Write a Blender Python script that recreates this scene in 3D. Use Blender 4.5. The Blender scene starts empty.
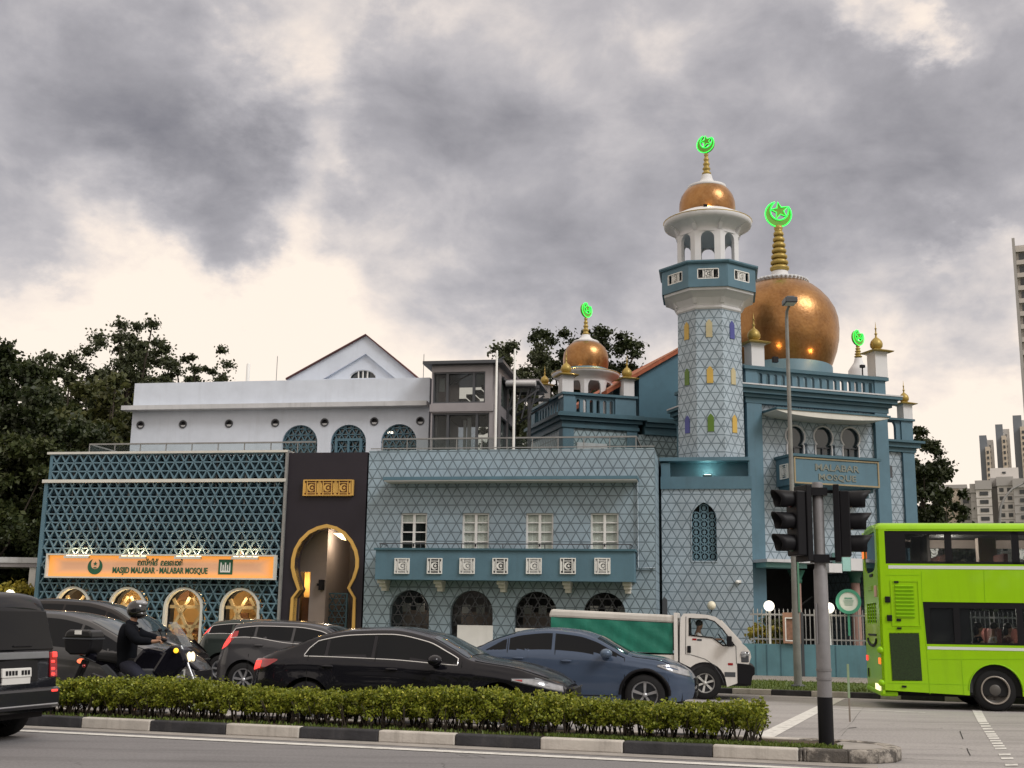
import bpy, bmesh, math, random
import numpy as np
from mathutils import Vector, Matrix
from mathutils.geometry import tessellate_polygon
R = math.radians
scene = bpy.context.scene
COL = scene.collection
rnd = random.Random(7)

# ---------------------------------------------------------------- camera
CAM_H, F_PX, PITCH, ROLL = 1.6, 1180.0, R(11.31), R(0.9)
cdat = bpy.data.cameras.new('camera'); cam = bpy.data.objects.new('camera', cdat); COL.objects.link(cam)
scene.camera = cam
cf = Vector((0, math.cos(PITCH), math.sin(PITCH))); cu0 = Vector((0, -math.sin(PITCH), math.cos(PITCH))); cr0 = Vector((1, 0, 0))
cr = cr0 * math.cos(ROLL) + cu0 * math.sin(ROLL); cu = -cr0 * math.sin(ROLL) + cu0 * math.cos(ROLL)
cm = Matrix((cr, cu, -cf)).transposed().to_4x4(); cm.translation = (0, 0, CAM_H)
cam.matrix_world = cm
cdat.sensor_width = 36; cdat.lens = 36 * F_PX / 1024; cdat.clip_end = 6000; cdat.clip_start = .1
CAMP = Vector((0, 0, CAM_H))

def ray(px, py):
    return cf * F_PX + cr * (px - 512) + cu * (384 - py)
def ground(px, py, z=0.0):
    d = ray(px, py); t = (z - CAM_H) / d.z
    return CAMP + d * t
def on_line(px, d0, ang, py=640):
    """ground point seen in column px on the line through (0,d0) with direction ang"""
    d = ray(px, py); c, s = math.cos(R(ang)), math.sin(R(ang))
    # t*d.x = k*c ; t*d.y = d0 + k*s
    t = d0 / (d.y - d.x * s / c); return Vector((t * d.x, t * d.y, 0))

class Frame:
    def __init__(s, x, y, ang):
        s.a = R(ang); s.M = Matrix.Translation((x, y, 0)) @ Matrix.Rotation(s.a, 4, 'Z'); s.I = s.M.inverted()
    def uz(s, px, py, w=0.0):
        o = s.I @ CAMP; d = s.I.to_3x3() @ ray(px, py); t = (w - o.y) / d.y; p = o + d * t
        return p.x, p.z
    def u(s, px, w=0.0, py=560): return s.uz(px, py, w)[0]
    def z(s, py, w=0.0, px=600): return s.uz(px, py, w)[1]

# ---------------------------------------------------------------- objects
WM = {}
def props(o, label=None, cat=None, group=None, kind=None):
    if label: o['label'] = label
    if cat: o['category'] = cat
    if group: o['group'] = group
    if kind: o['kind'] = kind
    return o
def thing(name, label, cat, loc=(0, 0, 0), rz=0.0, group=None, M=None):
    o = bpy.data.objects.new(name, None); COL.objects.link(o); o.empty_display_size = .3
    if M is None: M = Matrix.Translation(loc) @ Matrix.Rotation(rz, 4, 'Z')
    o.matrix_world = M; WM[o.name] = M.copy()
    return props(o, label, cat, group)
def fthing(fr, name, label, cat, u, w=0.0, z=0.0, group=None):
    return thing(name, label, cat, M=fr.M @ Matrix.Translation((u, w, z)), group=group)
def dup(root, M, label=None, group=None):
    r = root.copy(); COL.objects.link(r); r.matrix_world = M; WM[r.name] = M.copy()
    if label: r['label'] = label
    if group: r['group'] = group
    for ch in list(root.children):
        c = ch.copy(); COL.objects.link(c); c.parent = r; WM[c.name] = M.copy()
        for g in ch.children:
            d = g.copy(); COL.objects.link(d); d.parent = c; WM[d.name] = M.copy()
    return r

class MB:
    """collects geometry (world space) and links it as ONE mesh object"""
    def __init__(s, T=None):
        s.v = []; s.f = []; s.sm = []; s.T = T if T is not None else Matrix.Identity(4)
    def frame(s, T): s.T = T; return s
    def add(s, vs, fs, smooth=False):
        b = len(s.v); T = s.T
        s.v += [tuple(T @ Vector(p)) for p in vs]
        s.f += [tuple(b + i for i in f) for f in fs]; s.sm += [smooth] * len(fs)
        return s
    def box(s, x0, x1, y0, y1, z0, z1):
        if x0 > x1: x0, x1 = x1, x0
        if y0 > y1: y0, y1 = y1, y0
        if z0 > z1: z0, z1 = z1, z0
        return s.add([(x0,y0,z0),(x1,y0,z0),(x1,y1,z0),(x0,y1,z0),(x0,y0,z1),(x1,y0,z1),(x1,y1,z1),(x0,y1,z1)],
              [(0,3,2,1),(4,5,6,7),(0,1,5,4),(1,2,6,5),(2,3,7,6),(3,0,4,7)])
    def prism(s, pts, y0, y1):
        """polygon in x,z (counter-clockwise seen from -y) pulled from y0 to y1"""
        n = len(pts); vs = [(p[0], y0, p[1]) for p in pts] + [(p[0], y1, p[1]) for p in pts]
        fs = [tuple(range(n)), tuple(range(2*n-1, n-1, -1))]
        fs += [(i, n + i, n + (i+1) % n, (i+1) % n) for i in range(n)]
        return s.add(vs, fs)
    def flat(s, pts, z):
        return s.add([(p[0], p[1], z) for p in pts], [tuple(range(len(pts)))])
    def slab(s, pts, z0, z1):
        n = len(pts); vs = [(p[0], p[1], z0) for p in pts] + [(p[0], p[1], z1) for p in pts]
        fs = [tuple(range(n, 2*n)), tuple(range(n-1, -1, -1))] + [(i, (i+1) % n, n + (i+1) % n, n + i) for i in range(n)]
        return s.add(vs, fs)
    def bar(s, a, b, w, d=None):
        """square bar from a to b"""
        a = Vector(a); b = Vector(b); d = d or w; t = (b - a)
        if t.length < 1e-6: return s
        t.normalize()
        up = Vector((0, 1, 0)) if abs(t.y) < .9 else Vector((1, 0, 0))
        n1 = t.cross(up).normalized() * (w / 2); n2 = up - t * up.dot(t); n2 = n2.normalized() * (d / 2)
        vs = []
        for p in (a, b):
            vs += [p - n1 - n2, p + n1 - n2, p + n1 + n2, p - n1 + n2]
        return s.add(vs, [(0,1,2,3),(7,6,5,4),(0,4,5,1),(1,5,6,2),(2,6,7,3),(3,7,4,0)])
    def tube(s, pts, r, n=8, closed=False):
        pts = [Vector(p) for p in pts]; k = len(pts); rs = r if isinstance(r, (list, tuple)) else [r] * k
        vs = []; fs = []; prev = None
        for i, p in enumerate(pts):
            if closed: t = pts[(i+1) % k] - pts[i-1]
            else: t = pts[min(i+1, k-1)] - pts[max(i-1, 0)]
            t.normalize()
            ref = prev if prev is not None else (Vector((0, 0, 1)) if abs(t.z) < .9 else Vector((1, 0, 0)))
            a = (ref - t * ref.dot(t)).normalized(); b = t.cross(a); prev = a
            for j in range(n):
                th = 2 * math.pi * j / n; vs.append(p + (a * math.cos(th) + b * math.sin(th)) * rs[i])
        m = k if closed else k - 1
        for i in range(m):
            for j in range(n):
                i2 = (i + 1) % k; fs.append((i*n + j, i*n + (j+1) % n, i2*n + (j+1) % n, i2*n + j))
        s.add(vs, fs, True)
        if not closed:
            s.add([vs[j] for j in range(n)], [tuple(range(n-1, -1, -1))]); s.add([vs[(k-1)*n + j] for j in range(n)], [tuple(range(n))])
        return s
    def lathe(s, prof, cx=0, cy=0, n=24, rot=0.0, smooth=True, cap=True, sq=False):
        vs = []; fs = []
        for (r, z) in prof:
            for j in range(n):
                th = rot + 2 * math.pi * j / n; vs.append((cx + r * math.cos(th), cy + r * math.sin(th), z))
        for i in range(len(prof) - 1):
            for j in range(n):
                fs.append((i*n + j, i*n + (j+1) % n, (i+1)*n + (j+1) % n, (i+1)*n + j))
        s.add(vs, fs, smooth)
        if cap:
            k = len(prof) - 1
            s.add(vs[:n], [tuple(range(n-1, -1, -1))]); s.add(vs[k*n:], [tuple(range(n))])
        return s
    def disc_lathe(s, prof, c, axis='y', n=24):
        """lathe round an axis along y through c; prof = (r, y)"""
        vs = []; fs = []
        for (r, y) in prof:
            for j in range(n):
                th = 2 * math.pi * j / n; vs.append((c[0] + r * math.cos(th), c[1] + y, c[2] + r * math.sin(th)))
        for i in range(len(prof) - 1):
            for j in range(n): fs.append((i*n + j, (i+1)*n + j, (i+1)*n + (j+1) % n, i*n + (j+1) % n))
        return s.add(vs, fs, True)
    def ball(s, c, r, n=12, sz=(1, 1, 1)):
        prof = [(max(1e-4, math.cos(t)), math.sin(t)) for t in [(-.5 + k / (n // 2 + 1)) * math.pi for k in range(n // 2 + 2)]]
        vs = []; fs = []
        for (a, z) in prof:
            for j in range(n):
                th = 2 * math.pi * j / n; vs.append((c[0] + r*sz[0]*a*math.cos(th), c[1] + r*sz[1]*a*math.sin(th), c[2] + r*sz[2]*z))
        for i in range(len(prof) - 1):
            for j in range(n): fs.append((i*n + j, i*n + (j+1) % n, (i+1)*n + (j+1) % n, (i+1)*n + j))
        return s.add(vs, fs, True)
    def wall(s, outer, holes, y0, y1, back=False):
        """wall in the x,z plane at y0 with holes whose reveals run to y1"""
        loops = [[Vector((p[0], p[1], 0)) for p in l] for l in [outer] + holes]
        flatp = [p for l in loops for p in l]
        tris = tessellate_polygon(loops)
        vs = [(p.x, y0, p.y) for p in flatp]; fs = []
        for t in tris:
            a, b, c = (flatp[i] for i in t)
            if (b - a).cross(c - a).z < 0: t = (t[0], t[2], t[1])
            fs.append(tuple(t))
        s.add(vs, fs)
        if back: s.add([(p.x, y1, p.y) for p in flatp], [tuple(reversed(f)) for f in fs])
        for l in loops:
            n = len(l); area = sum(l[i].x * l[(i+1) % n].y - l[(i+1) % n].x * l[i].y for i in range(n))
            vv = [(p.x, y0, p.y) for p in l] + [(p.x, y1, p.y) for p in l]; ff = []
            hole = l is not loops[0]
            for i in range(n):
                q = (i, n + i, n + (i+1) % n, (i+1) % n)
                if (area > 0) == hole: q = q[::-1]
                ff.append(q)
            s.add(vv, ff)
        return s
    def grid(s, rows, smooth=True, flip=False):
        nr = len(rows); nc = len(rows[0]); fs = []
        for i in range(nr - 1):
            for j in range(nc - 1):
                q = (i*nc + j, i*nc + j + 1, (i+1)*nc + j + 1, (i+1)*nc + j); fs.append(q[::-1] if flip else q)
        return s.add([p for r in rows for p in r], fs, smooth)
    def build(s, name, mat, parent=None, bevel=0.0, label=None, cat=None, group=None, kind=None, base=None, auto=False):
        me = bpy.data.meshes.new(name)
        if parent is not None: W = WM[parent.name]
        else:
            if base is None:
                xs = [p[0] for p in s.v]; ys = [p[1] for p in s.v]; zs = [p[2] for p in s.v]
                base = ((min(xs)+max(xs))/2, (min(ys)+max(ys))/2, min(zs))
            W = Matrix.Translation(base)
        I = W.inverted(); vs = [tuple(I @ Vector(p)) for p in s.v]
        me.from_pydata(vs, [], s.f)
        me.polygons.foreach_set('use_smooth', s.sm)
        uv = me.uv_layers.new(name='UVMap'); buf = []
        for p in me.polygons:
            n = p.normal
            if abs(n.z) > .9:
                for i in p.vertices: buf += [vs[i][0], vs[i][1]]
            else:
                l = math.hypot(n.x, n.y) or 1; tx, ty = -n.y / l, n.x / l
                for i in p.vertices: buf += [vs[i][0]*tx + vs[i][1]*ty, vs[i][2]]
        uv.data.foreach_set('uv', buf)
        me.validate()
        o = bpy.data.objects.new(name, me); COL.objects.link(o)
        if mat: me.materials.append(mat)
        if parent is not None: o.parent = parent
        else: o.matrix_world = W
        WM[o.name] = W.copy()
        if bevel:
            m = o.modifiers.new('bevel', 'BEVEL'); m.width = bevel; m.segments = 2; m.limit_method = 'ANGLE'; m.angle_limit = R(40)
        return props(o, label, cat, group, kind)

def text_mesh(body, size, T, depth=.01, sx=1.0, bold=0.0, align='CENTER'):
    """MB with lettering lying in the x,z plane of T, facing -y"""
    cu_ = bpy.data.curves.new('t', 'FONT'); cu_.body = body; cu_.size = size; cu_.extrude = depth; cu_.offset = bold
    cu_.align_x = align; cu_.align_y = 'CENTER'; cu_.resolution_u = 3
    o = bpy.data.objects.new('t', cu_); COL.objects.link(o); bpy.context.view_layer.update()
    dg = bpy.context.evaluated_depsgraph_get(); me = bpy.data.meshes.new_from_object(o.evaluated_get(dg))
    m = MB(T); m.add([(v.co.x * sx, -v.co.z, v.co.y) for v in me.vertices], [tuple(p.vertices) for p in me.polygons])
    bpy.data.objects.remove(o); bpy.data.curves.remove(cu_); bpy.data.meshes.remove(me)
    return m

def arch_pts(cx, z0, r, zs, n=12, pointed=0.0):
    """closed loop (ccw): bottom-left, bottom-right, then arch from right to left; zs = springing height"""
    pts = [(cx - r, z0), (cx + r, z0)]
    for k in range(n + 1):
        t = math.pi * k / n; x = cx + r * math.cos(t); z = zs + r * math.sin(t)
        if pointed: z += pointed * r * (1 - abs(math.cos(t))) ** 1.5
        pts.append((x, z))
    return pts
def crescent_pts(c, r, th=.32, open_=.9, rot=0.0, n=20):
    """crescent opening upward"""
    pts = []; a0 = math.pi/2 + open_ * .6; a1 = math.pi/2 - open_ * .6 + 2*math.pi
    for k in range(n + 1):
        a = a0 + (a1 - a0) * k / n; pts.append((r * math.cos(a), r * math.sin(a)))
    for k in range(n, -1, -1):
        f = k / n; a = a0 + (a1 - a0) * f; rr = r * (1 - th * 1.6 * math.sin(math.pi * f) ** .8 - .02); pts.append((rr * math.cos(a), rr * math.sin(a) ))
    cr_, sr = math.cos(rot), math.sin(rot)
    return [(c[0] + x*cr_ - y*sr, c[1] + x*sr + y*cr_) for x, y in pts]
def star_pts(c, r, rot=0.0, k=.42, n=5):
    return [(c[0] + (r if i % 2 == 0 else r*k) * math.cos(rot + math.pi/2 + math.pi*i/n), c[1] + (r if i % 2 == 0 else r*k) * math.sin(rot + math.pi/2 + math.pi*i/n)) for i in range(2*n)]
def concave_prism(m, pts, y0, y1):
    tr = tessellate_polygon([[Vector((p[0], p[1], 0)) for p in pts]]); n = len(pts)
    vs = [(p[0], y0, p[1]) for p in pts] + [(p[0], y1, p[1]) for p in pts]; fs = []
    for t in tr: fs.append(tuple(t)); fs.append((t[0]+n, t[2]+n, t[1]+n))
    fs += [(i, n + i, n + (i+1) % n, (i+1) % n) for i in range(n)]
    m.add(vs, fs)

# ---------------------------------------------------------------- materials
def nd(t, k, **kw):
    n = t.nodes.new(k)
    for a, b in kw.items(): setattr(n, a, b)
    return n
def mk(name):
    m = bpy.data.materials.new(name); m.use_nodes = True; t = m.node_tree; b = t.nodes['Principled BSDF']
    return m, t, b
def math_(t, op, a, b=None, c=None):
    n = nd(t, 'ShaderNodeMath', operation=op)
    for i, v in enumerate((a, b, c)):
        if v is None: continue
        if isinstance(v, (int, float)): n.inputs[i].default_value = v
        else: t.links.new(v, n.inputs[i])
    return n.outputs[0]
def mix_(t, f, a, b, mode='MIX'):
    n = nd(t, 'ShaderNodeMix', data_type='RGBA', blend_type=mode)
    for sock, v in ((n.inputs[0], f), (n.inputs[6], a), (n.inputs[7], b)):
        if isinstance(v, (int, float)): sock.default_value = v
        elif isinstance(v, tuple): sock.default_value = (*v, 1) if len(v) == 3 else v
        else: t.links.new(v, sock)
    return n.outputs[2]
def noise_(t, scale, detail=4, rough=.55, vec=None, stretch=None, coord='Object'):
    n = nd(t, 'ShaderNodeTexNoise'); n.inputs['Scale'].default_value = scale; n.inputs['Detail'].default_value = detail; n.inputs['Roughness'].default_value = rough
    if vec is None:
        tc = nd(t, 'ShaderNodeTexCoord'); vec = tc.outputs[coord]
    if stretch:
        mp = nd(t, 'ShaderNodeMapping'); mp.inputs['Scale'].default_value = stretch; t.links.new(vec, mp.inputs['Vector']); vec = mp.outputs[0]
    t.links.new(vec, n.inputs['Vector']); return n.outputs['Fac']
def ramp_(t, f, lo, hi):
    n = nd(t, 'ShaderNodeMapRange'); n.inputs[1].default_value = lo; n.inputs[2].default_value = hi; t.links.new(f, n.inputs[0]); return n.outputs[0]
def M_(name, col, rough=.6, metal=0.0, var=.12, vs=1.5, bump=0.0, bs=30, streak=0.0, coat=0.0, spec=.4, streakcol=(.05,.05,.045), vscale=(1,1,1)):
    m, t, b = mk(name); b.inputs['Roughness'].default_value = rough; b.inputs['Metallic'].default_value = metal
    b.inputs['Coat Weight'].default_value = coat; b.inputs['Coat Roughness'].default_value = .04; b.inputs['Specular IOR Level'].default_value = spec
    c = tuple(col)
    out = None
    if var:
        f = ramp_(t, noise_(t, vs, 5, .6, stretch=vscale), .3, .7)
        out = mix_(t, f, tuple(x * (1 - var) for x in c), tuple(min(1, x * (1 + var)) for x in c))
    if streak:
        f = ramp_(t, noise_(t, 1.6, 6, .65, stretch=(2.6, 2.6, .22)), .52, .78); f = math_(t, 'MULTIPLY', f, streak)
        out = mix_(t, f, out if out is not None else c, streakcol)
    if out is not None: t.links.new(out, b.inputs['Base Color'])
    else: b.inputs['Base Color'].default_value = (*c, 1)
    if bump:
        bn = nd(t, 'ShaderNodeBump'); bn.inputs['Strength'].default_value = bump; bn.inputs['Distance'].default_value = .02
        t.links.new(noise_(t, bs, 5, .6), bn.inputs['Height']); t.links.new(bn.outputs[0], b.inputs['Normal'])
    return m
def emit(name, col, strength):
    m, t, b = mk(name); b.inputs['Base Color'].default_value = (*[min(1, c * .8) for c in col], 1)
    b.inputs['Emission Color'].default_value = (*col, 1); b.inputs['Emission Strength'].default_value = strength; return m
def glass(name, col=(.02, .025, .03), rough=.04, alpha=1.0, spec=.7):
    m, t, b = mk(name); b.inputs['Base Color'].default_value = (*col, 1); b.inputs['Roughness'].default_value = rough; b.inputs['Specular IOR Level'].default_value = spec
    if alpha < 1:
        out = t.nodes['Material Output']; tr = nd(t, 'ShaderNodeBsdfTransparent'); mx = nd(t, 'ShaderNodeMixShader')
        tr.inputs[0].default_value = (.92, .95, .95, 1)
        lw_ = nd(t, 'ShaderNodeLayerWeight'); lw_.inputs[0].default_value = .5; f = math_(t, 'MULTIPLY_ADD', math_(t, 'POWER', lw_.outputs['Facing'], 4.0), .8, alpha + .03)
        t.links.new(f, mx.inputs[0]); t.links.new(tr.outputs[0], mx.inputs[1]); t.links.new(b.outputs[0], mx.inputs[2]); t.links.new(mx.outputs[0], out.inputs[0])
    return m
def tile_mat(name, tile, line, h=.285, lw=.085, streak=.25):
    """triangular wall tiling laid out in the wall's own metres (UV)"""
    m, t, b = mk(name); tc = nd(t, 'ShaderNodeTexCoord'); sp = nd(t, 'ShaderNodeSeparateXYZ'); t.links.new(tc.outputs['UV'], sp.inputs[0])
    u, v = sp.outputs[0], sp.outputs[1]
    d = [math_(t, 'DIVIDE', v, h)]
    for sgn in (.866, -.866):
        d.append(math_(t, 'DIVIDE', math_(t, 'ADD', math_(t, 'MULTIPLY', v, .5), math_(t, 'MULTIPLY', u, sgn)), h))
    dist = None; cells = []
    wob = math_(t, 'MULTIPLY', math_(t, 'SUBTRACT', noise_(t, 2.2, 3), .5), .07)
    for x in d:
        fr = math_(t, 'FRACT', x); q = math_(t, 'MINIMUM', fr, math_(t, 'SUBTRACT', 1.0, fr)); cells.append(math_(t, 'FLOOR', x))
        dist = q if dist is None else math_(t, 'MINIMUM', dist, q)
    mr = nd(t, 'ShaderNodeMapRange'); mr.inputs[1].default_value = lw * .6; mr.inputs[2].default_value = lw * 1.3; mr.inputs[3].default_value = 1; mr.inputs[4].default_value = 0
    t.links.new(math_(t, 'ADD', dist, wob), mr.inputs[0])
    cx = nd(t, 'ShaderNodeCombineXYZ')
    for i in range(3): t.links.new(cells[i], cx.inputs[i])
    wn = nd(t, 'ShaderNodeTexWhiteNoise'); t.links.new(cx.outputs[0], wn.inputs['Vector'])
    big = ramp_(t, noise_(t, .55, 4), .35, .65)
    c1 = mix_(t, big, tuple(x * .86 for x in tile), (tile[0] * 1.02, tile[1] * 1.06, tile[2] * 1.08))
    c2 = mix_(t, math_(t, 'MULTIPLY', wn.outputs[0], .30), c1, tuple(x * .62 for x in tile))
    st = math_(t, 'MULTIPLY', ramp_(t, noise_(t, 1.5, 6, .65, stretch=(2.5, 2.5, .3)), .5, .8), streak)
    c3 = mix_(t, st, c2, (.13, .15, .15))
    c4 = mix_(t, math_(t, 'MULTIPLY', mr.outputs[0], .80), c3, line)
    t.links.new(c4, b.inputs['Base Color']); b.inputs['Roughness'].default_value = .38
    bn = nd(t, 'ShaderNodeBump'); bn.inputs['Strength'].default_value = .35; bn.inputs['Distance'].default_value = .01; bn.invert = True
    t.links.new(mr.outputs[0], bn.inputs['Height']); t.links.new(bn.outputs[0], b.inputs['Normal'])
    return m
def leaf_mat(name, c1, c2, c3=None, rough=.5, trans=.25):
    m, t, b = mk(name); g = nd(t, 'ShaderNodeNewGeometry'); cr_ = nd(t, 'ShaderNodeValToRGB')
    e = cr_.color_ramp.elements; e[0].color = (*c1, 1); e[1].color = (*c2, 1)
    if c3: x = cr_.color_ramp.elements.new(.85); x.color = (*c2, 1); e[-1].color = (*c3, 1)
    t.links.new(g.outputs['Random Per Island'], cr_.inputs[0])
    f = ramp_(t, noise_(t, .8, 3), .35, .65); c = mix_(t, f, cr_.outputs[0], tuple(x * .55 for x in c2)); c = mix_(t, .5, cr_.outputs[0], c)
    t.links.new(c, b.inputs['Base Color']); b.inputs['Roughness'].default_value = rough; b.inputs['Specular IOR Level'].default_value = .35
    if trans:
        out = t.nodes['Material Output']; tr = nd(t, 'ShaderNodeBsdfTranslucent'); mx = nd(t, 'ShaderNodeMixShader'); mx.inputs[0].default_value = trans
        t.links.new(c, tr.inputs[0]); t.links.new(b.outputs[0], mx.inputs[1]); t.links.new(tr.outputs[0], mx.inputs[2]); t.links.new(mx.outputs[0], out.inputs[0])
    return m

TEAL = (.082, .162, .213)
MT = dict(
 tile=tile_mat('tile_pale', (.30, .385, .45), (.065, .095, .115), lw=.062),
 tile2=tile_mat('tile_white', (.36, .43, .49), (.075, .11, .135), lw=.062),
 tile3=tile_mat('tile_dim', (.32, .41, .44), (.055, .085, .095)),
 teal=M_('teal_paint', TEAL, .55, streak=.18, var=.10, bump=.1),
 teal2=M_('teal_paint_dark', (.05, .115, .15), .5, var=.12, streak=.15),
 teallight=M_('teal_screen', (.115, .20, .25), .45, var=.12),
 white=M_('white_paint', (.60, .60, .61), .6, streak=.22, streakcol=(.3, .29, .28), var=.05),
 hall=M_('hall_render', (.59, .64, .725), .7, streak=.2, streakcol=(.32, .34, .37), var=.06, bump=.1),
 ledge=M_('ledge_concrete', (.52, .53, .55), .75, streak=.3, var=.1),
 cream=M_('cream_frame', (.60, .59, .54), .5, var=.06, streak=.1),
 gold=M_('gold_paint', (.36, .26, .07), .42, .35, var=.15, vs=4),
 goldrim=M_('gold_trim', (.62, .38, .10), .4, .2, var=.12),
 dark=M_('portal_cladding', (.022, .018, .025), .5, var=.15, vs=.8, spec=.3),
 black=M_('black_plastic', (.008, .008, .010), .5, var=.1, spec=.18),
 rubber=M_('rubber', (.018, .018, .019), .85, var=.2, spec=.12),
 under=M_('underbody', (.008, .008, .009), .9, var=0),
 chrome=M_('chrome_trim', (.75, .76, .78), .16, .95, var=0),
 alloy=M_('alloy_rim', (.42, .43, .45), .3, .7, var=.08),
 steel=M_('galvanised_steel', (.26, .26, .255), .55, .35, var=.12, vs=6),
 polepaint=M_('pole_paint', (.19, .185, .19), .6, .1, var=.12, vs=8, streak=.3),
 alu=M_('grey_aluminium', (.30, .285, .30), .45, .2, var=.08),
 frame_dark=M_('dark_frame', (.07, .075, .085), .4, .2, var=.1),
 glass=glass('window_glass', (.035, .05, .06)),
 cglass=glass('car_glass', (.005, .006, .008), spec=.18),
 clear=glass('clear_glass', (.10, .13, .13), alpha=.04),
 tint=glass('tinted_clear_glass', (.02, .022, .025), alpha=.28),
 beige=M_('beige_render', (.36, .30, .27), .75, var=.08, streak=.1),
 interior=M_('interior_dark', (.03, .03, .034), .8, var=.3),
 curtain=M_('curtain', (.80, .78, .72), .9, var=.2, vs=3, vscale=(8, 8, .3)),
 roof=M_('clay_tile', (.33, .095, .045), .75, var=.25, vs=5),
 panelw=M_('white_board', (.72, .72, .70), .6, var=.06, streak=.1),
 wood=M_('wood_board', (.27, .14, .08), .5, var=.2, vs=8),
 neon=emit('green_neon', (.03, 1.0, .10), 1.1),
 neongold=M_('crescent_gold', (.16, .36, .06), .4, .2),
 globe=emit('lit_globe', (1.0, .93, .78), 1.5),
 globe_off=M_('opal_globe', (.75, .70, .55), .35, var=.04),
 warm=emit('warm_light', (1.0, .62, .20), 1.3),
 warmwall=M_('warm_wall', (.60, .42, .20), .7, var=.1),
 spot=emit('lamp_face', (1.0, .72, .35), 5.0),
)
# copper-gold mosaic dome
def dome_mat():
    m, t, b = mk('gold_mosaic'); f = ramp_(t, noise_(t, 1.2, 6, .7), .3, .7); f2 = ramp_(t, noise_(t, 9, 3, .7), .3, .7)
    c = mix_(t, f, (.17, .075, .028), (.36, .18, .06)); c = mix_(t, math_(t, 'MULTIPLY', f2, .35), c, (.45, .27, .13))
    t.links.new(c, b.inputs['Base Color']); b.inputs['Metallic'].default_value = .85; b.inputs['Roughness'].default_value = .33
    v = nd(t, 'ShaderNodeTexVoronoi'); v.inputs['Scale'].default_value = 9; tc = nd(t, 'ShaderNodeTexCoord'); t.links.new(tc.outputs['Object'], v.inputs['Vector'])
    bn = nd(t, 'ShaderNodeBump'); bn.inputs['Strength'].default_value = .16; bn.inputs['Distance'].default_value = .02
    t.links.new(v.outputs['Distance'], bn.inputs['Height']); t.links.new(bn.outputs[0], b.inputs['Normal'])
    return m
MT['dome'] = dome_mat()
def asphalt_mat(name, c, seed=0.0, patch=.2):
    m, t, b = mk(name); tc = nd(t, 'ShaderNodeTexCoord'); v = tc.outputs['Object']
    big = ramp_(t, noise_(t, .16, 5, .6, stretch=(.35, 1.4, 1)), .35, .65); fine = ramp_(t, noise_(t, 26, 4, .85), .32, .68); mid = ramp_(t, noise_(t, 2.3, 6, .7, stretch=(.5, 1.6, 1)), .35, .7)
    a = mix_(t, big, tuple(x * (1 - patch) for x in c), tuple(x * (1 + patch) for x in c))
    a = mix_(t, math_(t, 'MULTIPLY', mid, .35), a, tuple(x * .66 for x in c)); a = mix_(t, math_(t, 'MULTIPLY', fine, .7), a, tuple(x * 1.9 for x in c))
    oil = ramp_(t, noise_(t, .9, 5, .6, stretch=(.25, 1.8, 1)), .50, .70); a = mix_(t, math_(t, 'MULTIPLY', oil, .45), a, tuple(x * .42 for x in c))
    # wheel-polished darker tracks and hairline cracks
    vo = nd(t, 'ShaderNodeTexVoronoi', feature='DISTANCE_TO_EDGE'); vo.inputs['Scale'].default_value = .38
    nz = nd(t, 'ShaderNodeTexNoise'); nz.inputs['Scale'].default_value = 1.1; nz.inputs['Detail'].default_value = 6; t.links.new(v, nz.inputs['Vector'])
    ad = nd(t, 'ShaderNodeVectorMath', operation='MULTIPLY_ADD'); t.links.new(nz.outputs['Color'], ad.inputs[0]); ad.inputs[1].default_value = (1.5, 1.5, 0); t.links.new(v, ad.inputs[2]); t.links.new(ad.outputs[0], vo.inputs['Vector'])
    mr = nd(t, 'ShaderNodeMapRange'); mr.inputs[1].default_value = 0; mr.inputs[2].default_value = .006; mr.inputs[3].default_value = 1; mr.inputs[4].default_value = 0; t.links.new(vo.outputs[0], mr.inputs[0])
    mk_ = ramp_(t, noise_(t, .35, 2), .5, .56)
    a = mix_(t, math_(t, 'MULTIPLY', math_(t, 'MULTIPLY', mr.outputs[0], mk_), .65), a, (.02, .02, .02))
    t.links.new(a, b.inputs['Base Color']); b.inputs['Roughness'].default_value = .8
    bn = nd(t, 'ShaderNodeBump'); bn.inputs['Strength'].default_value = .4; bn.inputs['Distance'].default_value = .01; t.links.new(noise_(t, 60, 3, .8), bn.inputs['Height']); t.links.new(bn.outputs[0], b.inputs['Normal'])
    return m
MT['asphalt'] = asphalt_mat('asphalt', (.135, .132, .137)); MT['asphalt_far'] = asphalt_mat('asphalt_worn', (.25, .238, .235), patch=.26)
MT['soil'] = M_('soil', (.07, .052, .035), .95, var=.5, vs=3, bump=.6)
MT['grass'] = M_('grass_turf', (.09, .13, .03), .9, var=.45, vs=4, bump=.8, bs=60)
MT['groundm'] = M_('ground_far', (.10, .11, .07), .95, var=.3, vs=.2)
MT['kerb_w'] = M_('kerb_white', (.50, .47, .43), .8, var=.14, vs=3, streak=.6, streakcol=(.14, .12, .10), bump=.3)
MT['kerb_b'] = M_('kerb_black', (.035, .035, .04), .7, var=.35, vs=4, streak=.3, streakcol=(.15, .14, .13), bump=.3)
def worn_mat():
    m, t, b = mk('kerb_worn'); f = ramp_(t, noise_(t, 3.2, 7, .72), .48, .56); g = ramp_(t, noise_(t, 9, 5, .7), .35, .7)
    c = mix_(t, f, (.07, .065, .06), (.38, .35, .31)); c = mix_(t, math_(t, 'MULTIPLY', g, .6), c, (.15, .13, .11)); t.links.new(c, b.inputs['Base Color']); b.inputs['Roughness'].default_value = .9
    bn = nd(t, 'ShaderNodeBump'); bn.inputs['Strength'].default_value = .8; bn.inputs['Distance'].default_value = .03; t.links.new(noise_(t, 8, 6, .7), bn.inputs['Height']); t.links.new(bn.outputs[0], b.inputs['Normal']); return m
MT['kerb_worn'] = worn_mat()
scene.cycles.sample_clamp_indirect = 2.5
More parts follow.
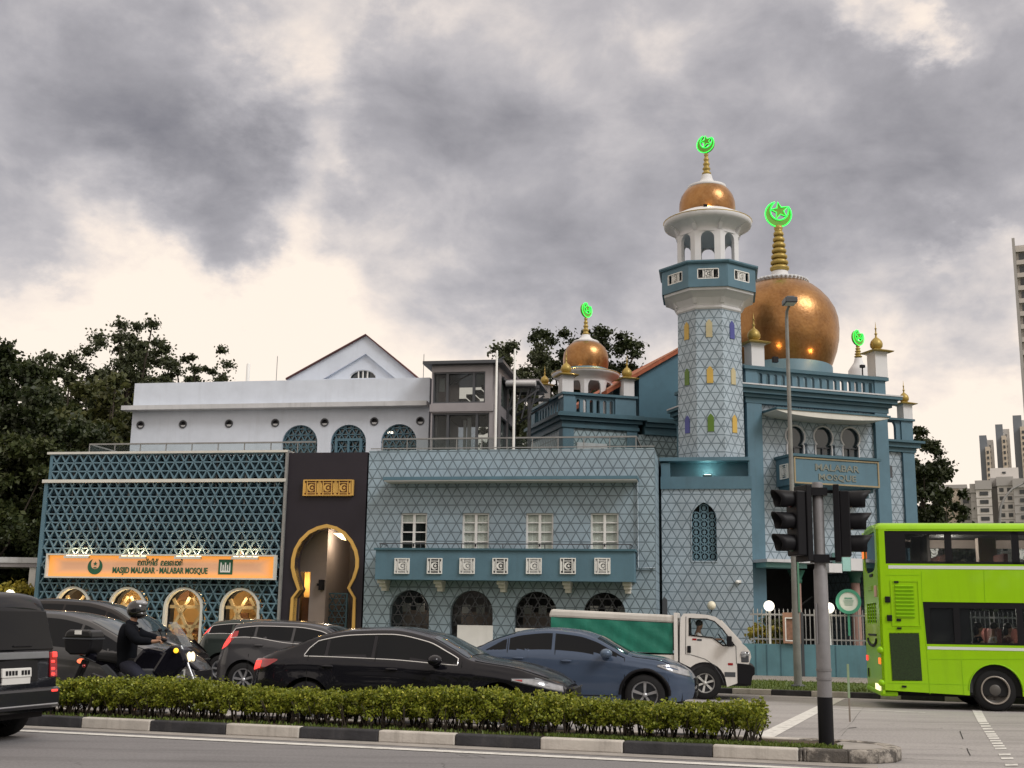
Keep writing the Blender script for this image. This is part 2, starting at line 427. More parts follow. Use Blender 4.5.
MT['conc'] = M_('concrete', (.30, .28, .26), .85, var=.2, vs=2, bump=.3)
def paint_mat():
    m, t, b = mk('road_paint'); f = ramp_(t, noise_(t, 5, 6, .75), .50, .66); f2 = ramp_(t, noise_(t, 35, 3, .8), .4, .8)
    c = mix_(t, math_(t, 'MULTIPLY', f, .6), (.66, .65, .62), (.20, .19, .18)); c = mix_(t, math_(t, 'MULTIPLY', f2, .3), c, (.3, .29, .28))
    t.links.new(c, b.inputs['Base Color']); b.inputs['Roughness'].default_value = .7; return m
MT['paint'] = paint_mat()
# ---------------------------------------------------------------- sky, sun
world = bpy.data.worlds.new('World'); scene.world = world; world.use_nodes = True
SUN_EL, SUN_ROT = R(42), R(132)
def build_world():
    t = world.node_tree; t.nodes.clear(); out = nd(t, 'ShaderNodeOutputWorld')
    sky = nd(t, 'ShaderNodeTexSky', sky_type='NISHITA'); sky.sun_disc = False; sky.sun_elevation = SUN_EL; sky.sun_rotation = SUN_ROT
    b1 = nd(t, 'ShaderNodeBackground'); b1.inputs[1].default_value = .08; t.links.new(sky.outputs[0], b1.inputs[0])
    tc = nd(t, 'ShaderNodeTexCoord'); dirv = tc.outputs['Generated']
    n1 = nd(t, 'ShaderNodeTexNoise'); n1.inputs['Scale'].default_value = 7; n1.inputs['Detail'].default_value = 9; n1.inputs['Roughness'].default_value = .6
    mp = nd(t, 'ShaderNodeMapping'); mp.inputs['Scale'].default_value = (1, 1, 1.5); mp.inputs['Location'].default_value = (3.1, 1.7, .4); t.links.new(dirv, mp.inputs[0]); t.links.new(mp.outputs[0], n1.inputs['Vector'])
    ma = nd(t, 'ShaderNodeVectorMath', operation='MULTIPLY_ADD'); sub = nd(t, 'ShaderNodeVectorMath', operation='SUBTRACT'); sub.inputs[1].default_value = (.5, .5, .5)
    t.links.new(n1.outputs['Color'], sub.inputs[0]); t.links.new(sub.outputs[0], ma.inputs[0]); ma.inputs[1].default_value = (.20, .20, .20); t.links.new(dirv, ma.inputs[2])
    nm = nd(t, 'ShaderNodeVectorMath', operation='NORMALIZE'); t.links.new(ma.outputs[0], nm.inputs[0]); dd = nm.outputs[0]
    n2 = nd(t, 'ShaderNodeTexNoise'); n2.inputs['Scale'].default_value = 9; n2.inputs['Detail'].default_value = 12; n2.inputs['Roughness'].default_value = .56; n2.inputs['Distortion'].default_value = .25
    t.links.new(mp.outputs[0], n2.inputs['Vector'])
    D = math_(t, 'MULTIPLY_ADD', math_(t, 'SUBTRACT', n2.outputs[0], .5), .95, .15)
    blobs = [(60, 90, 11, .31), (165, 150, 6, .26), (215, 185, 3.6, .16), (700, 120, 15, .17), (430, 190, 7.5, .17), (400, 110, 4.5, .10), (560, 230, 6, .10), (850, 210, 10, .20), (980, 110, 7, .12), (960, 300, 5, .14), (5, 245, 2.4, .14),
             (252, 66, 3.6, -.09), (300, 30, 4, -.08), (285, 130, 3.4, -.13), (318, 190, 3, -.14), (893, 2, 2.4, -.30), (938, 10, 1.8, -.12), (75, 262, 5, -.24), (200, 290, 6, -.20), (420, 345, 8, -.10), (950, 385, 8, -.34), (250, 262, 2, .12), (1005, 318, 2.2, .10), (560, 290, 4, .10), (1000, 260, 1.8, -.14)]
    for px, py, rad, w in blobs:
        v = ray(px, py).normalized(); dp = nd(t, 'ShaderNodeVectorMath', operation='DOT_PRODUCT'); t.links.new(dd, dp.inputs[0]); dp.inputs[1].default_value = v
        mr = nd(t, 'ShaderNodeMapRange', interpolation_type='SMOOTHSTEP'); mr.inputs[1].default_value = math.cos(R(rad * 1.3)); mr.inputs[2].default_value = math.cos(R(rad * .2)); t.links.new(dp.outputs['Value'], mr.inputs[0])
        D = math_(t, 'MULTIPLY_ADD', mr.outputs[0], w, D)
    sp = nd(t, 'ShaderNodeSeparateXYZ'); t.links.new(dirv, sp.inputs[0])
    lowm = nd(t, 'ShaderNodeMapRange', interpolation_type='SMOOTHSTEP'); lowm.inputs[1].default_value = .12; lowm.inputs[2].default_value = .36; lowm.inputs[3].default_value = .15; lowm.inputs[4].default_value = 0; t.links.new(sp.outputs[2], lowm.inputs[0])
    D = math_(t, 'SUBTRACT', D, lowm.outputs[0])
    up = nd(t, 'ShaderNodeMapRange'); up.inputs[1].default_value = .5; up.inputs[2].default_value = .95; up.inputs[3].default_value = 0; up.inputs[4].default_value = .25; t.links.new(sp.outputs[2], up.inputs[0])
    bk = nd(t, 'ShaderNodeMapRange'); bk.inputs[1].default_value = .35; bk.inputs[2].default_value = -.6; bk.inputs[3].default_value = 0; bk.inputs[4].default_value = .06; t.links.new(sp.outputs[1], bk.inputs[0])
    D = math_(t, 'SUBTRACT', D, math_(t, 'ADD', up.outputs[0], bk.outputs[0]))
    cr_ = nd(t, 'ShaderNodeValToRGB'); t.links.new(D, cr_.inputs[0]); e = cr_.color_ramp.elements
    e[0].position = 0; e[0].color = (.84, .735, .63, 1); e[1].position = .94; e[1].color = (.138, .134, .152, 1)
    for p, c in ((.09, (.76, .665, .59)), (.19, (.61, .555, .525)), (.32, (.45, .425, .43)), (.47, (.345, .33, .345)), (.68, (.245, .235, .25))):
        x = e.new(p); x.color = (*c, 1)
    b2 = nd(t, 'ShaderNodeBackground'); b2.inputs[1].default_value = 1.0; t.links.new(cr_.outputs[0], b2.inputs[0])
    mx = nd(t, 'ShaderNodeMixShader'); mx.inputs[0].default_value = .93; t.links.new(b1.outputs[0], mx.inputs[1]); t.links.new(b2.outputs[0], mx.inputs[2]); t.links.new(mx.outputs[0], out.inputs[0])
build_world()
sl = bpy.data.lights.new('sun', 'SUN'); sl.energy = 1.5; sl.angle = R(22); sl.color = (1, .985, .97)
so = bpy.data.objects.new('sun', sl); COL.objects.link(so)
# sun_rotation: clockwise from +Y -> direction towards the sun
sd = Vector((math.sin(SUN_ROT) * math.cos(SUN_EL), math.cos(SUN_ROT) * math.cos(SUN_EL), math.sin(SUN_EL)))
so.rotation_euler = sd.to_track_quat('Z', 'Y').to_euler(); so.location = sd * 100
scene.view_settings.view_transform = 'Standard'; scene.view_settings.look = 'None'; scene.view_settings.gamma = 1; scene.view_settings.exposure = 0.38
def lamp(name, loc, energy, col, rad=.05):
    l = bpy.data.lights.new(name, 'POINT'); l.energy = energy; l.color = col; l.shadow_soft_size = rad
    o = bpy.data.objects.new(name, l); COL.objects.link(o); o.location = loc; return o

# ---------------------------------------------------------------- ground and roads
S = dict(kind='structure')
MB().flat([(-2500, -1500), (2500, -1500), (2500, 3500), (-2500, 3500)], -.03).build('ground', MT['groundm'], **S)
K1, K2 = ground(50, 716, .15), ground(712, 745, .15)
kd = (K2 - K1).normalized(); kn = Vector((-kd.y, kd.x, 0)); KA = math.degrees(math.atan2(kd.y, kd.x))
def kp(s, w=0.0): p = K1 + kd * s + kn * w; return (p.x, p.y)
def kpx(px):                                   # distance along the kerb for an image column
    d = ray(px, 735); a = d.x; b = d.y         # t*d = K1 + s*kd
    # solve t*a - s*kd.x = K1.x ; t*b - s*kd.y = K1.y
    det = a * (-kd.y) + kd.x * b; return (a * K1.y - b * K1.x) / det
F1, F2 = ground(745, 689, .12), ground(862, 693, .12)
fd = (F2 - F1).normalized(); fn = Vector((-fd.y, fd.x, 0))
def fp(s, w=0.0): p = F1 + fd * s + fn * w; return (p.x, p.y)
def fpx(px):
    d = ray(px, 690); det = d.x * (-fd.y) + fd.x * d.y; return (d.x * F1.y - d.y * F1.x) / det
MB().flat([kp(-60, 1.0), kp(-60, -26), kp(70, -26), kp(70, 1.0)], 0).build('road_near', MT['asphalt'], **S)
MB().flat([kp(-60, .9), kp(90, .9), fp(90, .1), fp(-80, .1)], .004).build('road_far', MT['asphalt_far'], **S)
sN = kpx(903)
MB().flat([kp(kpx(800), .2), kp(sN - .3, -.35), kp(sN + 4, -1.6), kp(sN + 30, -6.6), kp(sN + 30, 1.2), kp(kpx(800), 1.2)], .002).build('junction_surface', MT['asphalt_far'], **S)
MB().flat([kp(-60, -.32), kp(sN - .3, -.32), kp(sN - .3, .05), kp(-60, .05)], .004).build('gutter', MT['conc'], **S)
# white edge line on the near carriageway
E1, E2 = ground(30, 731.5), ground(762, 767)
ed = (E2 - E1).normalized(); en = Vector((-ed.y, ed.x, 0))
a = E1 - ed * 40; b = E2 + ed * .9
MB().flat([(a - en*.1)[:2], (b - en*.1)[:2], (b + en*.1)[:2], (a + en*.1)[:2]], .008).build('edge_line', MT['paint'], **S)
# traffic island (median) with painted kerb
nose = [(sN - 1.1, 0), (sN - .62, .03), (sN - .28, .16), (sN - .08, .38), (sN, .7), (sN - .1, 1.05), (sN - .35, 1.3), (sN - .75, 1.42), (sN - 1.2, 1.45)]
MW = 1.45
isl = [kp(-60, .14)] + [kp(s - .12, .12 + w * .84) for s, w in nose] + [kp(-60, MW - .14)]
MB().slab(isl, 0, .135).build('median_strip', MT['soil'], **S)
bounds = [(-1, -60)]; edges = [80, 149, 225, 299, 378, 455, 540, 623, 712, 798]
es = [kpx(e) for e in edges]
wb_, bb_, wr = MB(), MB(), MB()
def kblock(m, s0, s1, w0, w1, h=.15):
    m.slab([kp(s0 + .004, w0), kp(s1 - .004, w0), kp(s1 - .004, w1), kp(s0 + .004, w1)], .0, h)
kblock(bb_, es[0] - 1.05, es[0], 0, .16)
s = es[0] - 1.05; k = 0
while s > -40: kblock(wb_ if k % 2 == 0 else bb_, s - 1.05, s, 0, .16); s -= 1.05; k += 1
for i in range(len(es) - 1): kblock(wb_ if i % 2 == 0 else bb_, es[i], es[i+1], 0, .16)
s = nose[0][0]; k = 0
while s > -40: kblock(wb_ if k % 2 == 0 else bb_, s - 1.05, s, MW - .16, MW); s -= 1.05; k += 1
wb_.build('median_kerb', MT['kerb_w'], bevel=.018, **S); bb_.build('median_kerb', MT['kerb_b'], bevel=.018, **S)
kblock(wr, es[-1], (es[-1] + nose[0][0]) / 2, 0, .18, .152); kblock(wr, (es[-1] + nose[0][0]) / 2, nose[0][0], 0, .18, .152)
for i in range(len(nose) - 1):
    (s0, w0), (s1, w1) = nose[i], nose[i+1]; c = (nose[0][0] - .3, .72)
    def inn(s, w): dx, dy = c[0] - s, c[1] - w; l = math.hypot(dx, dy); return (s + dx / l * .2, w + dy / l * .2)
    a, b = inn(s0, w0), inn(s1, w1)
    g = .012; wr.slab([kp(s0 + (s1-s0)*g, w0 + (w1-w0)*g), kp(s1 - (s1-s0)*g, w1 - (w1-w0)*g), kp(*b), kp(*a)], 0, .155)
wr.build('median_kerb_nose', MT['kerb_worn'], bevel=.02, **S)
conc = [kp(es[-1] + .25, .16)] + [kp(s - .18, .1 + w * .86) for s, w in nose] + [kp(es[-1] + .5, MW - .15)]
MB().slab(conc, .10, .146).build('median_nose_paving', MT['conc'], **S)
# far side: kerb, verge, footpath
wb_, bb_ = MB(), MB()
fe = [732, 771, 811, 848, 880, 901]; fs_ = [fpx(x) for x in fe]
def fblock(m, s0, s1): m.slab([fp(s0 + .004, 0), fp(s1 - .004, 0), fp(s1 - .004, .16), fp(s0 + .004, .16)], 0, .125)
for i in range(5): fblock(wb_ if i % 2 == 0 else bb_, fs_[i], fs_[i+1])
s = fs_[0]; k = 0
while s > -50: fblock(bb_ if k % 2 == 0 else wb_, s - .9, s); s -= .9; k += 1
s = fs_[-1]; k = 0
while s < 45: fblock(bb_ if k % 2 == 0 else wb_, s, s + .9); s += .9; k += 1
wb_.build('roadside_kerb', MT['kerb_w'], bevel=.015, **S); bb_.build('roadside_kerb', MT['kerb_b'], bevel=.015, **S)
MB().slab([fp(-80, .16), fp(80, .16), fp(80, 4.6), fp(-80, 4.6)], 0, .12).build('grass_verge', MT['grass'], **S)
def paver_mat():
    m, t, b = mk('footpath_pavers'); br = nd(t, 'ShaderNodeTexBrick'); br.inputs['Scale'].default_value = 1.6; br.inputs['Mortar Size'].default_value = .02
    br.inputs['Color1'].default_value = (.30, .27, .24, 1); br.inputs['Color2'].default_value = (.22, .20, .18, 1); br.inputs['Mortar'].default_value = (.07, .065, .06, 1)
    tc = nd(t, 'ShaderNodeTexCoord'); t.links.new(tc.outputs['Object'], br.inputs['Vector']); t.links.new(br.outputs[0], b.inputs['Base Color']); b.inputs['Roughness'].default_value = .85; return m
MB().slab([fp(-80, 4.6), fp(80, 4.6), fp(80, 14), fp(-80, 14)], 0, .125).build('footpath', paver_mat(), **S)
# road markings by the crossing
def gpoly(m, pts, z=.010): m.add([(*ground(x, y, z)[:2], z) for x, y in pts], [tuple(range(len(pts)))])
m = MB(); gpoly(m, [(748, 739), (773, 737.5), (845, 698.4), (833, 698.2)]); m.build('stop_line', MT['paint'], **S)
m = MB()
gpoly(m, [(978.4, 722.4), (987.6, 722.2), (980.8, 709.2), (971.6, 709.4)])
for yz in (520, 534, 549, 565, 578, 589, 601, 615, 629, 643, 658, 691, 712, 748, 790):
    y = 630 + yz / 5.56; xc = 979.2 + (yz - 515) * .1205 + 4.6; hw = 4.7 + (yz - 515) * .007
    gpoly(m, [(xc - hw, y + .75 + (yz-515)*.002), (xc + hw, y + .6 + (yz-515)*.002), (xc + hw - .6, y - .75), (xc - hw - .6, y - .6)])
m.build('crossing_line', MT['paint'], **S)
m = MB()
for pts in ([(834, 735), (840, 731), (846, 727.5), (852, 722), (856, 716), (860, 711), (864, 707)], [(841, 736), (845, 731), (848, 728), (856, 727.5)], [(959.5, 731), (961, 735), (962.6, 739)], [(966.5, 748), (968, 752), (970, 755.5)], [(800, 745), (815, 741), (832, 742)]):
    for i in range(len(pts) - 1):
        (x0, y0), (x1, y1) = pts[i], pts[i+1]; gpoly(m, [(x0, y0 + .3), (x1, y1 + .3), (x1 + .8, y1 - .3), (x0 + .8, y0 - .3)], .0075)
m.build('road_cracks', MT['under'], **S)
m = MB()      # thin line along the far kerb and lane line
m.flat([fp(-60, -.55), fp(60, -.55), fp(60, -.43), fp(-60, -.43)], .009)
s = -40
while s < 40: m.flat([fp(s, -4.0), fp(s + 2.0, -4.0), fp(s + 2.0, -3.88), fp(s, -3.88)], .009); s += 6
m.build('lane_line', MT['paint'], **S)
# ---------------------------------------------------------------- foliage
def leaves(centres, rads, per, size, rng, flat=.7, aspect=1.6, up=.4):
    """many small leaf quads round clump centres: returns vertex and face arrays"""
    n = len(centres) * per; c = np.repeat(np.asarray(centres, float), per, 0); r = np.repeat(np.asarray(rads, float), per)
    d = rng.normal(size=(n, 3)); d /= np.linalg.norm(d, axis=1)[:, None]; d *= ((rng.random(n) ** .45 if up > .5 else np.abs(rng.normal(size=n)) * .62) * r)[:, None]; d[:, 2] *= flat
    p = c + d
    a = rng.normal(size=(n, 3)); a /= np.linalg.norm(a, axis=1)[:, None]
    b = rng.normal(size=(n, 3)); b[:, 2] += up; b = np.cross(a, b); b /= (np.linalg.norm(b, axis=1)[:, None] + 1e-9)
    s = size * (.6 + .8 * rng.random(n)); a = a * (s * aspect / 2)[:, None]; b = b * (s / 2)[:, None]
    V = np.stack([p - a, p - b * 1.0, p + a, p + b], 1).reshape(-1, 3)
    return V
def leaf_obj(name, V, mat, parent=None, **kw):
    n = len(V) // 4; me = bpy.data.meshes.new(name)
    W = WM[parent.name] if parent is not None else Matrix.Identity(4)
    Iv = np.array(W.inverted()); V = V @ Iv[:3, :3].T + Iv[:3, 3]
    me.vertices.add(len(V)); me.vertices.foreach_set('co', V.astype(np.float32).ravel())
    me.loops.add(4 * n); me.loops.foreach_set('vertex_index', np.arange(4 * n, dtype=np.int32))
    me.polygons.add(n); me.polygons.foreach_set('loop_start', np.arange(0, 4 * n, 4, dtype=np.int32))
    me.update(calc_edges=True); me.materials.append(mat)
    o = bpy.data.objects.new(name, me); COL.objects.link(o); o.parent = parent; WM[o.name] = W.copy()
    return props(o, **kw)
MT['bark'] = M_('bark', (.05, .04, .03), .9, var=.4, vs=4, bump=.6)
LEAF = dict(dark=leaf_mat('leaf_dark', (.012, .022, .008), (.045, .06, .018)), mid=leaf_mat('leaf_mid', (.022, .038, .012), (.075, .09, .026)),
            grass=leaf_mat('leaf_grass', (.06, .11, .015), (.17, .22, .04)), olive=leaf_mat('leaf_olive', (.03, .045, .014), (.10, .105, .032)), lace=leaf_mat('leaf_lacy', (.03, .04, .02), (.085, .10, .045)),
            hedge=leaf_mat('leaf_hedge', (.05, .085, .010), (.33, .37, .04), (.66, .62, .11), rough=.4, trans=.35), yel=leaf_mat('leaf_yellow', (.2, .2, .03), (.5, .4, .06)))
def tree(label, x, y, h, r, leafm, seed, group='trees behind the mosque', z0=.0, low=.25, per=260, ncl=130, ls=.20, spread=1.0, clr=.15, name='tree', lean=0.0):
    rng = np.random.default_rng(seed); rn = random.Random(seed)
    t = thing(name, label, 'tree', (x, y, z0), group=group)
    cz = z0 + h * (1 + low) / 2; rz = h * (1 - low) / 2
    cs, rs = [], []
    k = 0
    while len(cs) < ncl and k < 5000:
        k += 1; d = Vector((rn.gauss(0, 1), rn.gauss(0, 1), rn.gauss(0, 1))).normalized() * (rn.random() ** .42)
        sh = 1.0 + .22 * math.sin(3 * math.atan2(d.y, d.x) + seed) + .12 * math.sin(5 * d.z + seed * 2)
        cs.append((x + d.x * r * sh * spread + lean * d.z, y + d.y * r * sh, cz + d.z * rz * (1 + .10 * math.sin(4 * math.atan2(d.y, d.x) + seed)))); rs.append(r * clr * (.6 + .9 * rn.random()))
    leaf_obj('crown', leaves(cs, rs, int(per*1.5), ls*.82, rng), leafm, t)
    m = MB(); fork = Vector((x, y, z0 + h * max(low, .18)))
    m.tube([(x, y, z0 - .2), (x + .1, y, z0 + h * .1), fork, (x + lean * .3, y, z0 + h * .55), (x + lean * .6, y + .1, z0 + h * .8)], [h*.028, h*.02, h*.016, h*.009, h*.003], 8)
    for i in range(0, len(cs), max(1, len(cs) // 16)):
        e = Vector(cs[i]); st = Vector((x, y, z0 + h * (low * .8 + .35 * rn.random()))); st.z = min(st.z, e.z); mid = (st + e) / 2 + Vector((0, 0, -.06 * h * rn.random()))
        m.tube([st, mid, e], [h*.008, h*.005, h*.002], 5)
    m.build('trunk', MT['bark'], t)
    return t
def tree_px(label, px, ytop, Y, r, leafm, seed, **kw):
    d = ray(px, ytop); t = Y / d.y; p = CAMP + d * t
    return tree(label, p.x, Y, p.z, r, leafm, seed, **kw)
G1 = 'trees left of the mosque'
tree_px('dark broad tree at the left edge of the view', -14, 340, 56, 4.0, LEAF['dark'], 1, group=G1, low=.12, ncl=190, per=300)
tree_px('dark tree with a ragged top, second from the left edge', 36, 346, 62, 3.0, LEAF['mid'], 2, group=G1, low=.15, ncl=150, per=280, clr=.16)
tree_px('lacy light-topped tree left of the white hall, between dark trees', 76, 331, 68, 2.6, LEAF['lace'], 3, group=G1, low=.45, ncl=80, per=210, ls=.16, clr=.17)
tree_px('tallest tree of the left group, feathery crown above the white hall', 132, 314, 70, 4.0, LEAF['lace'], 4, group=G1, low=.42, ncl=150, per=240, ls=.16, clr=.125)
tree_px('feathery leaning tree just left of the white hall roofline', 192, 336, 72, 2.4, LEAF['lace'], 5, group=G1, low=.58, ncl=60, per=170, ls=.15, clr=.15, lean=1.6)
tree_px('small tree tip poking above the white hall parapet', 228, 369, 78, 1.2, LEAF['lace'], 6, group=G1, low=.6, ncl=22, per=150, ls=.16)
tree_px('olive green round tree beside the white hall wall', 112, 374, 54, 3.4, LEAF['olive'], 7, group=G1, low=.1, ncl=170, per=320)
tree_px('dark green tree behind the lattice screen corner', 45, 385, 48, 3.2, LEAF['dark'], 8, group=G1, low=.08, ncl=180, per=330, ls=.17)
tree_px('low dark tree at far left above the shelter roof', -5, 420, 44, 2.6, LEAF['mid'], 9, group=G1, low=.05, ncl=150, per=330, ls=.15)
tree_px('dark tree filling the gap left of the white hall', 160, 385, 60, 3.2, LEAF['dark'], 10, group=G1, low=.1, ncl=150, per=300)
tree_px('dark wide tree above the glazed tower and the small gold dome', 518, 336, 72, 2.9, LEAF['lace'], 11, low=.5, ncl=110, per=240, ls=.17, clr=.15)
tree_px('dark tree behind the small gold dome, left half of the pair', 562, 326, 77, 3.2, LEAF['dark'], 21, low=.5, ncl=110, per=240, ls=.17, clr=.14)
tree_px('dark tree behind the small gold dome, right half of the pair', 606, 324, 76, 2.9, LEAF['dark'], 12, low=.5, ncl=120, per=240, ls=.17, clr=.14)
G3 = 'trees right of the prayer hall'
tree_px('near-black tree right of the prayer hall, behind the bus', 918, 416, 62, 1.9, LEAF['dark'], 13, group=G3, low=.12, ncl=130, per=260, ls=.16, clr=.2)
tree_px('low dark tree showing above the bus roof', 936, 482, 58, 1.5, LEAF['dark'], 14, group=G3, low=.08, ncl=90, per=240, ls=.16, clr=.24)
tree_px('dark tree hidden mostly behind the green bus', 985, 560, 60, 3.4, LEAF['dark'], 15, group=G3, low=.08, ncl=60, per=160, ls=.3)

def wood():  # tree belt out of view behind the camera, added tall to darken vehicle reflections
    rng = np.random.default_rng(77); cs, rs = [], []
    for i in range(900): a = rng.uniform(-60, 60); cs.append((a, -24 - rng.uniform(0, 9) - .004*a*a, rng.uniform(.5, 11.5 + 2.5*math.sin(a*.35) + 1.8*math.sin(a*.9 + 1)))); rs.append(rng.uniform(1.0, 2.0))
    leaf_obj('wood', leaves(cs, rs, 60, .7, rng), LEAF['dark'], None, label='unseen dark tree belt behind the camera, added to darken reflections', cat='woodland', kind='stuff')
wood()
# hedge on the median
def hedge():
    rng = np.random.default_rng(5); rn = random.Random(5)
    s0, s1 = -9.0, kpx(772) - .12; t = thing('hedge', 'clipped yellow-green hedge running along the median kerb', 'hedge', (*kp((s0 + s1) / 2, .72), .13))
    cs, rs = [], []; st = MB(); s = s0
    while s < s1:
        for w in (.46, .72, .98):
            ss = s + rn.uniform(-.05, .05); ww = w + rn.uniform(-.05, .05); h = .46 + .05 * math.sin(s * 1.3) + rn.uniform(-.04, .05)
            x, y = kp(ss, ww)
            for q in range(4):
                a = rn.uniform(0, 6.28); st.tube([(x + rn.uniform(-.03,.03), y, .12), (x + .05 * math.cos(a), y + .05 * math.sin(a), .27), (x + .14 * math.cos(a), y + .12 * math.sin(a), .45)], [.011, .008, .004], 5)
            nk = 7
            for q in range(nk):
                f = q / (nk - 1); zz = .13 + .19 + (h - .23) * f * 1.0
                cs.append((x + rn.uniform(-.13, .13), y + rn.uniform(-.12, .12), zz + rn.uniform(-.02, .02))); rs.append((.075 + .035 * f) * rn.uniform(.8, 1.25))
        s += .17
    V = leaves(cs, rs, 70, .027, rng, flat=.85, aspect=1.5, up=1.0)
    top = []; 
    for i in range(3400):
        s = rn.uniform(s0, s1); w = rn.uniform(.38, 1.08); h = .13 + .445 + .05 * math.sin(s * 1.3) + rn.uniform(-.05, .03) + .022*math.sin(s*7) + (.05 if rn.random() < .08 else 0); top.append((*kp(s, w), h))
    V2 = leaves(top, [.032] * len(top), 13, .027, rng, aspect=1.6, up=1.5)
    leaf_obj('foliage', np.concatenate([V, V2]), LEAF['hedge'], t); st.build('stem', MT['bark'], t)
hedge()
# grass tufts on the median and verge
def tufts(name, fn_, n, hgt, seed):
    rng = random.Random(seed); vs = []
    for i in range(n):
        x, y, z = fn_(rng)
        a = rng.uniform(0, 6.28); w = .012; h = hgt * rng.uniform(.4, 1.2); dx, dy = math.cos(a) * w, math.sin(a) * w; lx, ly = rng.uniform(-.6, .6) * h, rng.uniform(-.6, .6) * h
        vs += [(x - dx, y - dy, z), (x + dx, y + dy, z), (x + dx*.4 + lx, y + dy*.4 + ly, z + h), (x - dx*.4 + lx, y - dy*.4 + ly, z + h)]
    return leaf_obj(name, np.array(vs, float), LEAF['grass'], None, label='short patchy grass on bare soil' if 'median' in name else 'short mown roadside grass', cat='grass', kind='stuff')
def med_spot(r):
    s = r.uniform(-9, es[-1] + .3) if r.random() < .5 else r.uniform(es[-4], es[-1] + .5)
    x, y = kp(s, r.choice([r.uniform(.17, .4), r.uniform(.17, .6)])); return (x, y, .134)
tufts('median_grass', med_spot, 6500, .045, 3)
tufts('verge_grass', lambda r: (*fp(r.uniform(-4, 18), r.uniform(.18, 4.5)), .12), 14000, .05, 4)
# ---------------------------------------------------------------- the mosque
d_ = ray(656, 640); t_ = 36.2 / d_.y
A = Frame(d_.x * t_, 36.2, -10)
d_ = ray(752, 640); t_ = 39.8 / d_.y
B = Frame(d_.x * t_, 39.8, 18)
d_ = ray(562, 640); t_ = 46.5 / d_.y
C = Frame(d_.x * t_, 46.5, 16)
LWIN = 'casement windows above the long balcony'

def lattice(m, x0, x1, z0, z1, y, h=.285, w=.04, d=.14, off=(0, 0), skip=None, inside=None):
    """triangular screen of real bars, h = row spacing"""
    step = .06
    def ok(x, z):
        if x < x0 or x > x1 or z < z0 or z > z1: return False
        if skip and skip(x, z): return False
        return not inside or inside(x, z)
    def run(p, dr, L):
        n = int(L / step); st = None
        for i in range(n + 1):
            q = (p[0] + dr[0] * i * step, p[1] + dr[1] * i * step); k = ok(*q)
            if k and st is None: st = q
            if (not k or i == n) and st is not None:
                e = (p[0] + dr[0] * (i - (0 if k else 1)) * step, p[1] + dr[1] * (i - (0 if k else 1)) * step)
                if math.hypot(e[0]-st[0], e[1]-st[1]) > .1: m.bar((st[0], y, st[1]), (e[0], y, e[1]), w, d)
                st = None
    H = z1 - z0; z = math.ceil(z0 / h) * h + off[1]
    while z < z1: run((x0 - .01, z), (1, 0), x1 - x0 + .05); z += h
    b = h / .866; X = x0 - H * .577 - b; X = math.floor(X / b) * b + off[0]
    while X < x1 + H * .577:
        run((X - (0 - 0) , z0), (.5, .866), H / .866); run((X, z0), (-.5, .866), H / .866); X += b
def ornament(m, back, cx, cz, s, y, d=.05, rs=1.0):
    """square grille: frame, arched side bars, crescent and star in the middle"""
    h = s / 2; b = s * .062
    m.box(cx - h, cx + h, y, y + d, cz + h - b, cz + h); m.box(cx - h, cx + h, y, y + d, cz - h, cz - h + b)
    for sx in (-1, 1):
        m.box(cx + sx*h, cx + sx*(h - b), y, y + d, cz - h + b, cz + h - b)
        m.box(cx + sx*h*.60, cx + sx*h*.48, y + .004, y + d, cz - h + b, cz + h - b)
        m.prism([(cx + sx*h*.78 - b*.6, cz - h*.62), (cx + sx*h*.78 + b*.6, cz - h*.62), (cx + sx*h*.78 + b*.6, cz + h*.45), (cx + sx*h*.78, cz + h*.66), (cx + sx*h*.78 - b*.6, cz + h*.45)], y + .006, y + d)
    for q in (-.62, .62): m.box(cx - h*.48, cx + h*.48, y + .006, y + d, cz + q*h - b*.35, cz + q*h + b*.35)
    concave_prism(m, crescent_pts((cx, cz), h * .46, th=.30, rot=-math.pi/2, n=14), y + .002, y + d)
    concave_prism(m, star_pts((cx + h*.10, cz), h * .24), y + .002, y + d)
    back.box(cx - h + b*.5, cx + h - b*.5, y + d + .004, y + d + .02, cz - h + b*.5, cz + h - b*.5)

MT['timber'] = M_('pale_timber', (.50, .37, .19), .6, var=.15, vs=4)
